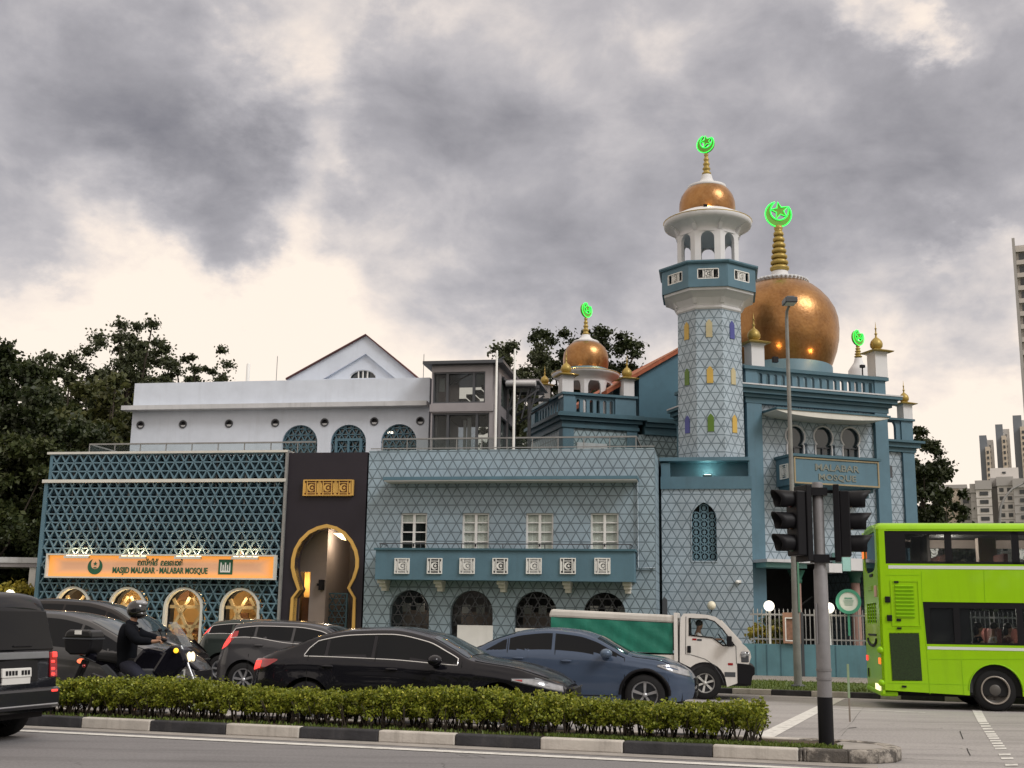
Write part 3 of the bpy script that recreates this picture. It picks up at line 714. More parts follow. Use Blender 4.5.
# --- left wing behind the lattice screen
def screen_wing():
    u0, u1 = A.u(39, 0, 590), A.u(282, 0, 560); uT0 = A.u(49, 0, 455); u0 = min(u0, uT0)
    ztop = A.z(452, 0, 160); zmid = A.z(481, 0, 160)
    t = fthing(A, 'screened_wing', 'two-storey mosque wing wrapped in a teal triangular lattice screen with glowing arches', 'building', (u0 + u1)/2, 3)
    T = A.M
    arches = [(A.u(px, 0, 605), A.z(yt, 0, px), w) for px, yt, w in ((73, 588, .57), (127.5, 588.5, .59), (184, 589, .62), (240.5, 589.5, .62))]
    rr = .60
    def sk(x, z): return any(abs(x - a) < r + .05 and (z < zt - r or math.hypot(x - a, z - (zt - r)) < r + .05) for a, zt, r in arches)
    # dark wall behind, with arched window openings
    holes = [arch_pts(a, .35, r, zt - r) for a, zt, r in arches]
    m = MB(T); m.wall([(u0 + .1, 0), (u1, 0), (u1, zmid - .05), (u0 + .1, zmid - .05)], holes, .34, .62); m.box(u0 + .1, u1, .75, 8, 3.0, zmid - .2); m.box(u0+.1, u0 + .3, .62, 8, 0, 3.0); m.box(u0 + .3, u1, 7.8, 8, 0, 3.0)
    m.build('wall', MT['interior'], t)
    m = MB(T); lattice(m, u0 + .12, u1 - .05, .05, zmid - .06, 0, w=.042, d=.13, skip=sk); lattice(m, u0 + .12, u1 - .05, zmid + .06, ztop - .06, 0, w=.042, d=.13); m.build('lattice_screen', MT['teallight'], t)
    m = MB(T); lattice(m, u0 + .12, u1 - .05, .05, ztop - .06, .22, h=.285, w=.075, d=.05, off=(.165, .1425), skip=sk); m.build('inner_screen', MT['teal'], t)
    m = MB(T); m.box(u0 + .3, u1 - .1, .5, .6, zmid + .1, ztop - .16); m.build('terrace_parapet', MT['interior'], t)
    # a few vertical carrier posts behind the screen
    m = MB(T); x = u0 + .9
    while x < u1: m.box(x, x + .05, .10, .15, 2.55, ztop - .1); x += 1.02
    m.box(u0 + .8, u1 - .2, .26, .32, A.z(524, 0, 160) - .05, A.z(524, 0, 160) + .06); m.build('carrier_post', MT['steel'], t)
    m = MB(T); m.box(u0 - .02, u0 + .11, -.08, .5, 0, zmid); m.box(u0 + .1, u0 + .2, -.07, .5, zmid, ztop); m.build('corner_post', MT['teal'], t)
    m = MB(T); m.box(u0, u1 + .04, -.12, .5, ztop - .06, ztop + .015); m.build('top_rail', MT['cream'], t)
    m = MB(T); m.box(u0 - .08, u1 + .02, -.14, .2, zmid - .055, zmid + .05); m.build('middle_rail', MT['cream'], t)
    m = MB(T); m.box(u1 - .03, u1 + .05, -.10, .3, 0, ztop + .0); m.build('edge_trim', MT['steel'], t)
    m = MB(T); m.box(u0 + .2, u1, .5, 8.2, zmid + .1, zmid + .35); m.build('terrace_deck', MT['conc'], t)
    for a, zt, r in arches:
        zs = zt - r; outer = arch_pts(a, .3, r + .05, zs, 16); inner = arch_pts(a, .34, r - .02, zs, 16)
        m = MB(T); m.wall(outer, [inner], -.09, .12); f = m.build('arch_frame', MT['cream'], t)
        # timber lattice inside the lit bay
        m = MB(T); rn = random.Random(int(a * 100))
        ins = lambda x, z, a=a, r=r, zs=zs: abs(x - a) < r - .03 and (z < zs or math.hypot(x - a, z - zs) < r - .03)
        lattice(m, a - r, a + r, .4, zt - .24, .20, h=.62, w=.10, d=.06, off=(rn.uniform(0, .5), 0), inside=ins); m.build('timber_lattice', MT['timber'], f)
        lamp('bay_lamp', A.M @ Vector((a, 1.2, zt - .15)), 40 if a < arches[2][0] - .1 else 16, (1, .70, .36), .08)
        lamp('arch_lamp', A.M @ Vector((a, .05, zt - .30)), 5, (1, .74, .42), .06)
        m = MB(T); m.lathe([(.07, zt - .16), (.07, zt - .10)], a + .1, .9, 12); m.build('ceiling_lamp', MT['spot'], f)
    m = MB(T); m.box(u0 + .3, u1, 3.2, 3.3, .1, 2.9); m.build('room_wall', MT['warmwall'], t)
    m = MB(T); m.box(u0 + .3, u1, .7, 3.2, 2.78, 2.84); m.build('room_ceiling', MT['warmwall'], t)
    rn = random.Random(4)
    for i in range(22): x = rn.uniform(u0 + .4, u1 - .9); z = rn.uniform(.3, 2.2); m = MB(T); m.box(x, x + rn.uniform(.2, .9), 2.4 + i*.03, 2.45 + i*.03, z, z + rn.uniform(.1, .5)); m.build('shelf_board', MT['wood'], t)
    # uplight shelves
    zl = A.z(557.5, -.12, 160)
    for a, b in ((66, 90), (121, 147), (176, 202), (233, 259)):
        x0, x1 = A.u(a, -.2, 557), A.u(b, -.2, 557)
        m = MB(T); m.box(x0, x1, -.34, -.08, zl - .05, zl + .03); f = m.build('uplight', MT['cream'], t)
        m = MB(T)
        for q in range(4): x = x0 + (q + .5) * (x1 - x0) / 4; m.box(x - .07, x + .07, -.26, -.14, zl + .032, zl + .05)
        m.build('uplight_lens', MT['spot'], f)
        for q in (.25, .75): lamp('uplight_bulb', A.M @ Vector((x0 + (x1 - x0) * q, -.2, zl + .12)), 12, (1, .56, .28), .03)
    # glass balustrade on the terrace
    m = MB(T); g = MB(T); zt = A.z(443.2, 1.2, 200); ua, ub = A.u(90, 1.2, 443), A.u(316, 1.2, 445)
    m.bar((ua, 1.2, zt), (ub, 1.2, zt), .05); m.bar((ua, 1.2, zt), (ua, 6.5, zt), .05)
    x = ua
    while x < ub: m.bar((x, 1.2, zmid + .3), (x, 1.2, zt), .03); x += .95
    g.box(ua, ub, 1.19, 1.21, zmid + .35, zt - .03); g.box(ua - .01, ua + .01, 1.2, 6.5, zmid + .35, zt - .03)
    m.build('handrail', MT['steel'], t); g.build('glass_balustrade', MT['clear'], t)
    # sign
    x0, z1 = A.uz(47, 553.5, -.3); x1, z0 = A.uz(274.5, 580, -.3)
    s = fthing(A, 'mosque_sign', 'long backlit peach sign reading Masjid Malabar - Malabar Mosque, glowing orange at its rim', 'sign', (x0+x1)/2, -.2, (z0+z1)/2)
    m = MB(T); m.wall([(x0, z0), (x1, z0), (x1, z1), (x0, z1)], [[(x0+.05, z0+.05), (x1-.05, z0+.05), (x1-.05, z1-.05), (x0+.05, z1-.05)]], -.34, -.14); m.box(x0 + .02, x1 - .02, -.14, -.10, z0 + .02, z1 - .02); m.build('frame', MT['cream'], s)
    me, tt, bb = mk('sign_face'); tc = nd(tt, 'ShaderNodeTexCoord'); sp = nd(tt, 'ShaderNodeSeparateXYZ'); tt.links.new(tc.outputs['Generated'], sp.inputs[0])
    def edge(v, wd):
        q = math_(tt, 'MINIMUM', v, math_(tt, 'SUBTRACT', 1.0, v)); return math_(tt, 'DIVIDE', q, wd)
    e = math_(tt, 'MINIMUM', edge(sp.outputs[0], .075), edge(sp.outputs[2], .40)); e = math_(tt, 'MINIMUM', e, 1.0)
    cc = nd(tt, 'ShaderNodeValToRGB'); tt.links.new(e, cc.inputs[0]); el = cc.color_ramp.elements; el[0].color = (1.0, .36, .03, 1); el[1].color = (.52, .26, .14, 1)
    for p, c in ((.22, (1.0, .36, .05)), (.5, (.85, .34, .11)), (.85, (.56, .29, .15))): q = el.new(p); q.color = (*c, 1)
    tt.links.new(cc.outputs[0], bb.inputs['Emission Color']); bb.inputs['Emission Strength'].default_value = .64; bb.inputs['Base Color'].default_value = (.30, .17, .10, 1)
    m = MB(T); m.box(x0 + .055, x1 - .055, -.20, -.15, z0 + .055, z1 - .055); m.build('face', me, s)
    green = M_('sign_green', (.015, .10, .05), .5, var=0)
    zc = (z0 + z1) / 2; sc = (x1 - x0) / 227.5
    P = lambda px, py: A.uz(px, py, -.22)
    TT = lambda px, py: T @ Matrix.Translation((P(px, py)[0], -.215, P(px, py)[1]))
    text_mesh('MASJID MALABAR · MALABAR MOSQUE', .27, TT(159.5, 570.8), sx=.70, bold=.008).build('lettering', green, s)
    text_mesh('മസ്ജിദ്  മലബാർ', .26, TT(160, 563), sx=.72, bold=.008).build('malayalam_lettering', green, s)
    m = MB(T); c = P(95, 566.5); concave_prism(m, crescent_pts(c, .26, th=.42, open_=.75), -.225, -.205); concave_prism(m, star_pts((c[0], c[1] + .09), .075), -.225, -.205); m.box(c[0]-.05, c[0]+.05, -.225, -.205, c[1]-.06, c[1]-.02); m.build('crescent_emblem', green, s)
    m = MB(T); c = P(225.5, 567); m.box(c[0]-.24, c[0]+.24, -.225, -.205, c[1]-.24, c[1]+.24); f = m.build('square_emblem', green, s)
    m = MB(T); m.box(c[0]-.17, c[0]+.17, -.235, -.227, c[1]-.17, c[1]-.12)
    for q in (-.15, -.075, 0, .075, .15): hh = .14 if abs(q) != .075 else .07; m.box(c[0]+q-.02, c[0]+q+.02, -.235, -.227, c[1]-.12, c[1]+hh)
    m.build('emblem_bars', MT['panelw'], f)
screen_wing()

# --- dark entrance portal with the gold keyhole arch
def portal():
    T = A.M; u0, u1 = A.u(279.5, 0, 560) + .04, A.u(363.5, 0, 560); zt = A.z(452.5, 0, 328)
    t = fthing(A, 'entrance_portal', 'dark purple-brown entrance block with a gold-rimmed keyhole archway', 'building', (u0+u1)/2, 2)
    raw = [(292, 622.5), (294, 598), (300.5, 589.5), (296.5, 577), (294.6, 568), (294.8, 560), (297, 551), (302, 542), (310, 534), (318, 530), (327, 527.6), (336, 530), (344, 535), (350.5, 543), (354.6, 552), (356, 560), (355.6, 568), (352.5, 578), (347.5, 588), (353.5, 598), (353, 622.5)]
    raw = raw
    k = [A.uz(x, y, 0) for x, y in raw]; k[0] = (k[0][0] , .12); k[-1] = (k[-1][0], .12)
    k[0] = (A.u(293.3, 0, 600) , .12); k[-1] = (A.u(353.3, 0, 600), .12)
    inner = list(reversed(k))      # ccw? handled by wall()
    m = MB(T); m.wall([(u0, 0), (u1, 0), (u1, zt), (u0, zt)], [inner], 0, .5); m.box(u0, u0 + .1, .5, 3.5, 0, zt); m.box(u1 - .1, u1, .5, 3.5, 0, zt); m.box(u0 + .1, u1 - .1, .5, 3.5, zt - .15, zt); m.build('wall', MT['dark'], t)
    cx = sum(p[0] for p in k) / len(k); cz = A.z(572, 0, 325); r2 = []
    outer = [(p[0] + (p[0]-cx) / max(.2, math.hypot(p[0]-cx, p[1]-cz)) * .11, p[1] + (max(0, p[1]-cz)) / max(.2, math.hypot(p[0]-cx, p[1]-cz)) * .11) for p in k]
    outer[0] = (k[0][0] - .11, .12); outer[-1] = (k[-1][0] + .11, .12)
    m = MB(T); ring = outer + inner
    n = len(k)
    vs = []
    for (ax, az), (bx, bz) in zip(outer, k): vs += [(ax, -.06, az), (bx, -.06, bz), (ax, .04, az), (bx, .3, bz)]
    fs = []
    for i in range(n - 1):
        a = 4*i; b = a + 4; fs += [(a, b, b+1, a+1), (a+2, b+2, b, a), (a+1, b+1, b+3, a+3)]
    m.add(vs, fs); m.build('arch_trim', MT['goldrim'], t)
    # inner court seen through the arch
    m = MB(T); xa = A.u(327, 1.0, 560); nl, nr, nt = A.u(297.5, 1.0, 590), A.u(309.5, 1.0, 590), A.z(574.5, 1.0)
    m.wall([(u0 + .1, 0), (xa, 0), (xa, zt - .2), (u0 + .1, zt - .2)], [[(nl, .3), (nr, .3), (nr, nt), (nl, nt)]], 1.0, 1.25); m.box(xa - .25, xa, 1.25, 3.4, 0, zt - .2)
    m.wall([(xa, 0), (u1 - .1, 0), (u1 - .1, zt - .2), (xa, zt - .2)], [[(A.u(328.5, 3.4, 540), A.z(556, 3.4)), (u1 - .2, A.z(556, 3.4)), (u1 - .2, A.z(532, 3.4)), (A.u(328.5, 3.4, 540), A.z(532, 3.4))], [(A.u(329.5, 3.4, 600), .13), (u1 - .35, .13), (u1 - .35, A.z(583, 3.4)), (A.u(329.5, 3.4, 600), A.z(583, 3.4))]], 3.4, 3.6); m.build('court_wall', MT['beige'], t)
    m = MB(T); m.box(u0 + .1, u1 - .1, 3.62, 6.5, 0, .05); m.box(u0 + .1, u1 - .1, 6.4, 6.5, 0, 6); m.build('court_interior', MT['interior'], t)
    m = MB(T); m.box(u0 + .12, xa - .26, 2.0, 2.1, 0, nt + .4); m.build('lit_niche', MT['warmwall'], t)
    m = MB(T); m.prism([(nl, .3), (nl + .25, .3), (nr, A.z(601, 1.6)), (nl, A.z(601, 1.6))], 1.5, 1.56); m.build('stair_flank', MT['wood'], t)
    lamp('portal_lamp', A.M @ Vector((A.u(303, 1.5, 590), 1.6, 2.75)), 20, (1, .62, .22), .1)
    lamp('portal_ceiling_lamp', A.M @ Vector((A.u(341, .9, 540), 1.2, A.z(540, .9))), 30, (1, .82, .62), .1)
    m = MB(T); c = A.uz(340.5, 536.5, .9); m.prism([(c[0]-.22, c[1]+.10), (c[0]+.06, c[1]-.09), (c[0]+.17, c[1]-.12), (c[0]+.02, c[1]+.10)], .8, 1.0); m.build('ceiling_light', MT['spot'], t)
    m = MB(T); c = A.uz(321, 585, .85); m.box(c[0]-.07, c[0]+.07, .8, .999, c[1]-.16, c[1]+.17); m.box(c[0]-.14, c[0]-.072, .82, .9, c[1]-.03, c[1]+.05); m.build('wall_lantern', MT['black'], t)
    g = MB(T); lattice(g, A.u(313, 1.4, 600), A.u(347, 1.4, 600), .15, A.z(596.5, 1.4), 1.4, h=.2, w=.025, d=.03)
    for x in (A.u(313, 1.4, 600), A.u(328, 1.4, 600), A.u(347, 1.4, 600)): g.box(x - .03, x + .03, 1.37, 1.43, .12, A.z(596, 1.4))
    g.box(A.u(313, 1.4, 600), A.u(347, 1.4, 600), 1.37, 1.43, A.z(596, 1.4) - .05, A.z(596, 1.4)); g.build('gate', MT['teal2'], t)
    # three gold grilles
    m = MB(T); b = MB(T)
    for px in (312, 328, 344):
        c = A.uz(px, 488, -.03); ornament(m, b, c[0], c[1], .53, -.10, .05)
    x0, z1 = A.uz(303.5, 480, -.1); x1, z0 = A.uz(353, 495.5, -.1)
    m.wall([(x0, z0), (x1, z0), (x1, z1), (x0, z1)], [[(x0+.05, z0+.03), (x1-.05, z0+.03), (x1-.05, z1-.03), (x0+.05, z1-.03)]], -.12, -.02); m.build('gold_grille', MT['goldrim'], t); b.build('grille_backing', MT['wood'], t)
portal()

# --- tiled wing with the long balcony
def casement(fr, t, cx, z0, w, h, y, rows=4, curtain=True, name='window', dark_rows=0):
    T = fr.M; m = MB(T); b = .055
    m.wall([(cx-w/2, z0), (cx+w/2, z0), (cx+w/2, z0+h), (cx-w/2, z0+h)], [[(cx-w/2+b, z0+b), (cx-.04, z0+b), (cx-.04, z0+h-b), (cx-w/2+b, z0+h-b)], [(cx+.04, z0+b), (cx+w/2-b, z0+b), (cx+w/2-b, z0+h-b), (cx+.04, z0+h-b)]], y, y + .08)
    for k in range(1, rows):
        z = z0 + h * k / rows
        for sx in (-1, 1): m.box(cx + sx*.04, cx + sx*(w/2-b), y + .01, y + .05, z - .018, z + .018)
    f = m.build(name, MT['panelw'], t)
    g = MB(T); g.box(cx-w/2+b*.5, cx+w/2-b*.5, y + .055, y + .07, z0 + b*.5, z0+h-b*.5); g.build('pane', MT['clear'], f)
    if curtain:
        c = MB(T); n = 14
        for i in range(n):
            x0 = cx - w/2 + w * i / n; c.box(x0, x0 + w/n, y + .075 + .012 * (i % 2), y + .09 + .012 * (i % 2), z0 + h * dark_rows / rows, z0 + h)
        c.build('curtain', MT['curtain'], f)
    k = MB(T); k.box(cx - .02, cx + .02, y - .03, y, z0 + h*.12, z0 + h*.2); k.build('handle', MT['black'], f)
    return f
def tiled_wing():
    T = A.M; u0 = A.u(365, 0, 540) + .03; zt = A.z(449.5, 0, 560); t = fthing(A, 'tiled_wing', 'pale blue tiled two-storey mosque wing with a long teal balcony', 'building', u0/2, 4)
    arches = []
    for px, yt, hw in ((410, 590, 19.5), (472, 590.5, 21), (536, 591.5, 21), (604.5, 592.5, 21)):
        a, z = A.uz(px, yt, 0); r = abs(A.u(px + hw, 0, 600) - a); arches.append((a, z, r))
    wins = []
    for px, w_ in ((413.5, 26.5), (475.5, 27), (539.5, 27.5), (604.5, 28)):
        a = A.u(px, 0, 530); w = A.u(px + w_/2, 0, 530) - A.u(px - w_/2, 0, 530); wins.append((a, A.z(551, 0, px), w, A.z(513, 0, px) - A.z(551, 0, px)))
    holes = [arch_pts(a, .45, r, z - r, 16) for a, z, r in arches] + [[(a-w/2, z0), (a+w/2, z0), (a+w/2, z0+h), (a-w/2, z0+h)] for a, z0, w, h in wins]
    m = MB(T); m.wall([(u0, 0), (0, 0), (0, zt), (u0, zt)], holes, 0, .3); m.add([(0, 0, 0), (0, 7, 0), (0, 7, zt), (0, 0, zt)], [(0, 1, 2, 3)]); m.add([(u0, 0, 0), (u0, 7, 0), (u0, 7, zt), (u0, 0, zt)], [(3, 2, 1, 0)])
    m.build('wall', MT['tile'], t)
    m = MB(T); m.box(u0 + .05, -.05, .35, 7, zt - .5, zt - .35); m.box(u0 + .05, -.05, .31, 7, 3.0, 3.15); m.box(u0+.05, -.05, 6.8, 7, 0, zt - .5); m.build('floor_slab', MT['interior'], t)
    m = MB(T); m.box(u0, 0, .004, .30, zt, zt + .02); m.build('parapet_coping', MT['tile3'], t)
    for a, z, r in arches:
        g = MB(T); lattice(g, a - r, a + r, .45, z, .20, w=.028, d=.04, inside=lambda x, zz, a=a, z=z, r=r: abs(x-a) < r and (zz < z - r or math.hypot(x-a, zz-(z-r)) < r))
        f = g.build('arch_grille', MT['frame_dark'], t)
        p = MB(T); p.add([(q[0], .26, q[1]) for q in arch_pts(a, .45, r, z - r, 16)], [tuple(range(19))]); p.build('arch_glass', MT['tint'], f)
        b = MB(T); b.box(a - r, a + r, 1.6, 1.7, .3, z - r * .95); b.build('inner_wall', MT['beige'], f)
        b = MB(T)
        for q in (-.45, .02, .42): b.box(a + q - .13, a + q + .13, 1.3, 1.36, z - r - .02, z - r + .25)
        b.build('notice_sheet', MT['panelw'], f)
    lamp('hall_lamp', A.M @ Vector((u0 * .75, 1.2, 2.7)), 14, (1, .85, .7), .2); lamp('hall_lamp', A.M @ Vector((u0 * .25, 1.2, 2.7)), 14, (1, .85, .7), .2)
    for (px0, px1, yt) in ((457.5, 493, 625), (515.5, 549, 628)):
        b = MB(T); b.box(A.u(px0, -.02, 630), A.u(px1, -.02, 630), -.06, -.01, .3, A.z(yt, 0, px0)); b.build('white_hoarding', MT['panelw'], t)
    for i, (a, z0, w, h) in enumerate(wins): casement(A, t, a, z0, w, h, .07, dark_rows=3 if i == 0 else 0)
    # balcony
    x0, x1 = A.u(375.5, -.85, 560), A.u(634, -.85, 565); zb, zt2 = A.z(580.5, -.85, 500), A.z(550.5, -.85, 500)
    m = MB(T); m.box(x0, x1, -.85, -.73, zb, zt2); m.box(x0, x0+.12, -.73, 0, zb, zt2); m.box(x1-.12, x1, -.73, 0, zb, zt2); m.box(x0+.12, x1-.12, -.73, 0, zb, zb + .12); bal = m.build('balcony', MT['teal'], t)
    m = MB(T); m.box(x0 - .05, x1 + .05, -.91, -.70, zt2, zt2 + .06); m.box(x0 - .05, x0 + .14, -.70, 0, zt2, zt2 + .06); m.box(x1 - .14, x1 + .05, -.70, 0, zt2, zt2 + .06); m.build('coping', MT['teal2'], bal)
    m = MB(T); zr = zt2 + .20; m.bar((x0 + .1, -.8, zr), (x1 - .1, -.8, zr), .03); m.bar((x0 + .1, -.8, zr), (x0 + .1, 0, zr), .03); m.bar((x1 - .1, -.8, zr), (x1 - .1, 0, zr), .03)
    for i in range(7): x = x0 + .12 + (x1 - x0 - .24) * i / 6; m.bar((x, -.8, zt2 + .05), (x, -.8, zr), .025)
    m.build('balcony_rail', MT['frame_dark'], bal)
    for px in (402.2, 434.8, 467.3, 500.3, 534, 568, 602.5):
        c = A.uz(px, 566, -.86); m = MB(T); b = MB(T); ornament(m, b, c[0], c[1], .475, -.905, .045); f = m.build('ornament_grille', MT['panelw'], bal); b.build('grille_hole', MT['ledge'] if px in (467.3, 534, 602.5, 402.2) else MT['frame_dark'], f)
    for px in (384.5, 440.5, 503.5, 568.5, 628.5):
        x = A.u(px, -.3, 590); m = MB(T)
        for (w, y, za, zc) in ((.155, -.62, .11, 0), (.13, -.45, .21, .11), (.105, -.30, .33, .21)): m.box(x - w, x + w*.6, y, .001, zb - za, zb - zc - .002)
        m.build('corbel', MT['cream'], t)
    # canopy slab above the windows
    x0, x1 = A.u(383, -.7, 478), A.u(637.5, -.7, 478); zc = A.z(479.5, -.7, 500)
    m = MB(T); m.box(x0, x1, -.7, -.004, zc, zc + .10); m.build('canopy_slab', MT['teal'], t)
    m = MB(T); m.box(x0 + .03, x1 - .03, -.68, -.004, zc - .035, zc - .002); m.build('canopy_soffit', MT['white'], t)
    # rain pipe
    x = A.u(637.5, -.1, 520); m = MB(T); m.tube([(x, -.06, zc), (x, -.06, A.z(568, 0, 637)), (x + .35, -.06, A.z(568, 0, 637)), (A.u(655, -.06, 568), -.06, A.z(568, 0, 637))], .028, 6); m.build('rain_pipe', MT['tile2'], t)
    # roof-edge glass balustrade
    m = MB(T); g = MB(T); ua, ub = A.u(383, .9, 437), A.u(636, .9, 437); zt3 = A.z(438, .9, 500)
    m.bar((ua, .9, zt3), (ub, .9, zt3), .05); m.bar((u0, .15, zt + .1), (0, .15, zt + .1), .03); m.bar((ub, .9, zt3), (ub, 4, zt3), .05)
    for i in range(11): x = ua + (ub - ua) * i / 10; m.bar((x, .9, zt - .4), (x, .9, zt3), .03)
    g.box(ua, ub, .89, .91, zt - .3, zt3 - .03); m.build('handrail', MT['steel'], t); g.build('glass_balustrade', MT['clear'], t)
    for px, yt, lab in ((497, 351, 'left of two bare flagpoles on the terrace edge'), (515, 349.5, 'right of two bare flagpoles on the terrace edge')):
        x, zz = A.uz(px, yt, .6); f = fthing(A, 'flagpole', lab, 'flagpole', x, .6, zt - .3, group='flagpoles on the terrace')
        m = MB(T); m.lathe([(.045, zt - .3), (.035, zz), (.02, zz + .02)], x, .6, 10); m.build('mast', MT['panelw'], f); m = MB(T); m.lathe([(.07, zt - .3), (.07, zt + .06)], x, .6, 12); m.build('base_collar', MT['steel'], f)
tiled_wing()

# --- white hall behind
def white_hall():
    T = A.M; W = 7.5; u0 = A.u(131, W, 430); uT = A.u(135, W, 385); u1 = A.u(428.5, W, 430); zt = A.z(380.5, W, 280); zl = A.z(408, W, 280)
    u0 = (u0 + uT) / 2
    t = fthing(A, 'white_hall', 'plain white hall with round vents, arched windows and a low gable, above the screened wing', 'building', (u0+u1)/2, W + 4)
    arch = [(A.u(px, W, 440), A.z(yt, W, px), A.u(px + 17.8, W, 440) - A.u(px, W, 440)) for px, yt in ((299.7, 425), (348.3, 424.6), (398.7, 424))]
    holes = [arch_pts(a, 5.6, r, z - r, 16) for a, z, r in arch]
    vents = [A.uz(px, py, W) for px, py in ((140.6, 425), (183, 424.3), (229, 423.7), (275.3, 423), (324.6, 422.5), (374.3, 421.5), (420.3, 421))]
    def circ(c, r, n=14): return [(c[0] + r*math.cos(2*math.pi*i/n), c[1] + r*math.sin(2*math.pi*i/n)) for i in range(n)]
    holes += [circ(v, .14) for v in vents]
    m = MB(T); m.wall([(u0, 0), (u1, 0), (u1, zt), (u0, zt)], holes, W, W + .3); m.box(u0, u0 + .25, W + .3, W + 9, 0, zt); m.box(u1 - .25, u1, W + .3, W + 9, 0, zt); m.box(u0 + .25, u1 - .25, W + 8.7, W + 9, 0, zt); m.box(u0 + .25, u1 - .25, W + .3, W + 8.7, zt - .6, zt - .4); m.build('wall', MT['hall'], t)
    m = MB(T); m.box(u0 - .28, u1, W - .45, W - .003, zl - .06, zl + .12); m.build('ledge', MT['ledge'], t)
    for v in vents:
        m = MB(T); m.wall(circ(v, .17), [circ(v, .125)], W - .03, W + .05); f = m.build('round_vent', MT['frame_dark'], t)
        m = MB(T); m.add([(q[0], W + .1, q[1]) for q in circ(v, .14)], [tuple(range(14))]); m.build('vent_cover', MT['interior'], f)
        m = MB(T); m.prism([(v[0]-.11, v[1]-.03), (v[0]-.06, v[1]-.10), (v[0]+.06, v[1]-.10), (v[0]+.11, v[1]-.03)], W + .0, W + .06); m.build('vent_sill', MT['ledge'], f)
    for i, (a, z, r) in enumerate(arch):
        g = MB(T); lattice(g, a - r, a + r, 6.0, z, W + .12, h=.24, w=.035, d=.05, inside=lambda x, zz, a=a, z=z, r=r: abs(x-a) < r and (zz < z - r or math.hypot(x-a, zz-(z-r)) < r))
        pts = arch_pts(a, 5.6, r, z - r, 16); g.tube([(p[0], W + .1, p[1]) for p in pts[1:]], .04, 6)
        f = g.build('arched_window', MT['teal'], t); p = MB(T); p.add([(q[0], W + .2, q[1]) for q in pts], [tuple(range(len(pts)))]); p.build('pane', MT['glass'], f)
        if i == 1:
            q = MB(T); zc = z - r * .75; q.wall([(a-.55, 6.2), (a+.55, 6.2), (a+.55, zc), (a-.55, zc)], [[(a-.45, 6.2), (a-.04, 6.2), (a-.04, zc-.1), (a-.45, zc-.1)], [(a+.04, 6.2), (a+.45, 6.2), (a+.45, zc-.1), (a+.04, zc-.1)]], W + .02, W + .1); q.build('door_frame', MT['teal'], f)
    c = A.uz(390.5, 432.5, W + .15); m = MB(T); m.box(c[0]-.10, c[0]+.10, W + .10, W + .16, c[1]-.04, c[1]+.03); m.build('lit_lamp', MT['globe'], t)
    # gable set back on the roof
    W2 = W + 1.6; pa, pl, pr = A.uz(366.3, 335.8, W2), A.uz(286.5, 380, W2), A.uz(419, 380, W2); zb = zt - .3
    pr = (2 * pa[0] - pl[0] if False else pr[0], pr[1]); hw = 14.5
    hm = A.uz(361.6, 377, W2); hr = A.u(375, W2, 377) - hm[0]
    hz0 = A.z(377.5, W2, 361)
    fan = [(hm[0] - hr, hz0)] + [(hm[0] + hr*math.cos(math.pi*k/10), hz0 + hr*.62*math.sin(math.pi*k/10)) for k in range(11)]
    fan = fan[1:]
    rec = [A.uz(323, 379, W2), A.uz(396, 379, W2), A.uz(365.6, 353.8, W2)]; 
    m = MB(T); m.wall([(pl[0], zb), (pr[0], zb), (pr[0], pl[1]*.0 + pr[1]), pa, (pl[0], pl[1])], [rec], W2, W2 + .12); m.build('gable_front', MT['hall'], t)
    m = MB(T); m.wall([(pl[0] + .1, zb), (pr[0] - .1, zb), (pr[0] - .1, pr[1] - .05), (pa[0], pa[1] - .08), (pl[0] + .1, pl[1] - .05)], [fan], W2 + .125, W2 + 7, back=False); m.build('gable_wall', MT['hall'], t)
    m = MB(T); m.add([(q[0], W2 + .3, q[1]) for q in fan], [tuple(range(len(fan)))]); f = m.build('fan_window', MT['glass'], t)
    m = MB(T)
    for q in (-.33, .33, 0): m.bar((hm[0] + q*hr*1.0, W2 + .2, hz0), (hm[0] + q*hr*1.05, W2 + .2, hz0 + hr*.6), .05)
    m.tube([(q[0], W2 + .2, q[1]) for q in fan], .035, 6); m.build('frame', MT['panelw'], f)
    m = MB(T)
    for (p, q) in ((pl, pa), (pa, pr)): m.add([(p[0], W2 - .12, p[1] + .0), (q[0], W2 - .12, q[1] + .0), (q[0], W2 + 7, q[1]), (p[0], W2 + 7, p[1]), (p[0], W2 - .12, p[1] + .06), (q[0], W2 - .12, q[1] + .06), (q[0], W2 + 7, q[1] + .06), (p[0], W2 + 7, p[1] + .06)], [(0,1,5,4), (4,5,6,7), (3,2,1,0), (1,2,6,5), (0,4,7,3)])
    m.build('gable_roof', M_('maroon_tile', (.085, .03, .03), .8, var=.2), t)
    for px, yt, r in ((248.5, 364.5, .08), (277.5, 357, .015), (424, 355, .015)):
        x, zz = A.uz(px, yt, W + 2); m = MB(T); m.lathe([(r, zt - .5), (r, zz), (r * .5, zz + .05)], x, W + 2, 10); m.build('roof_vent_pipe' if r > .05 else 'lightning_rod', MT['panelw'] if r > .05 else MT['steel'], t)
white_hall()

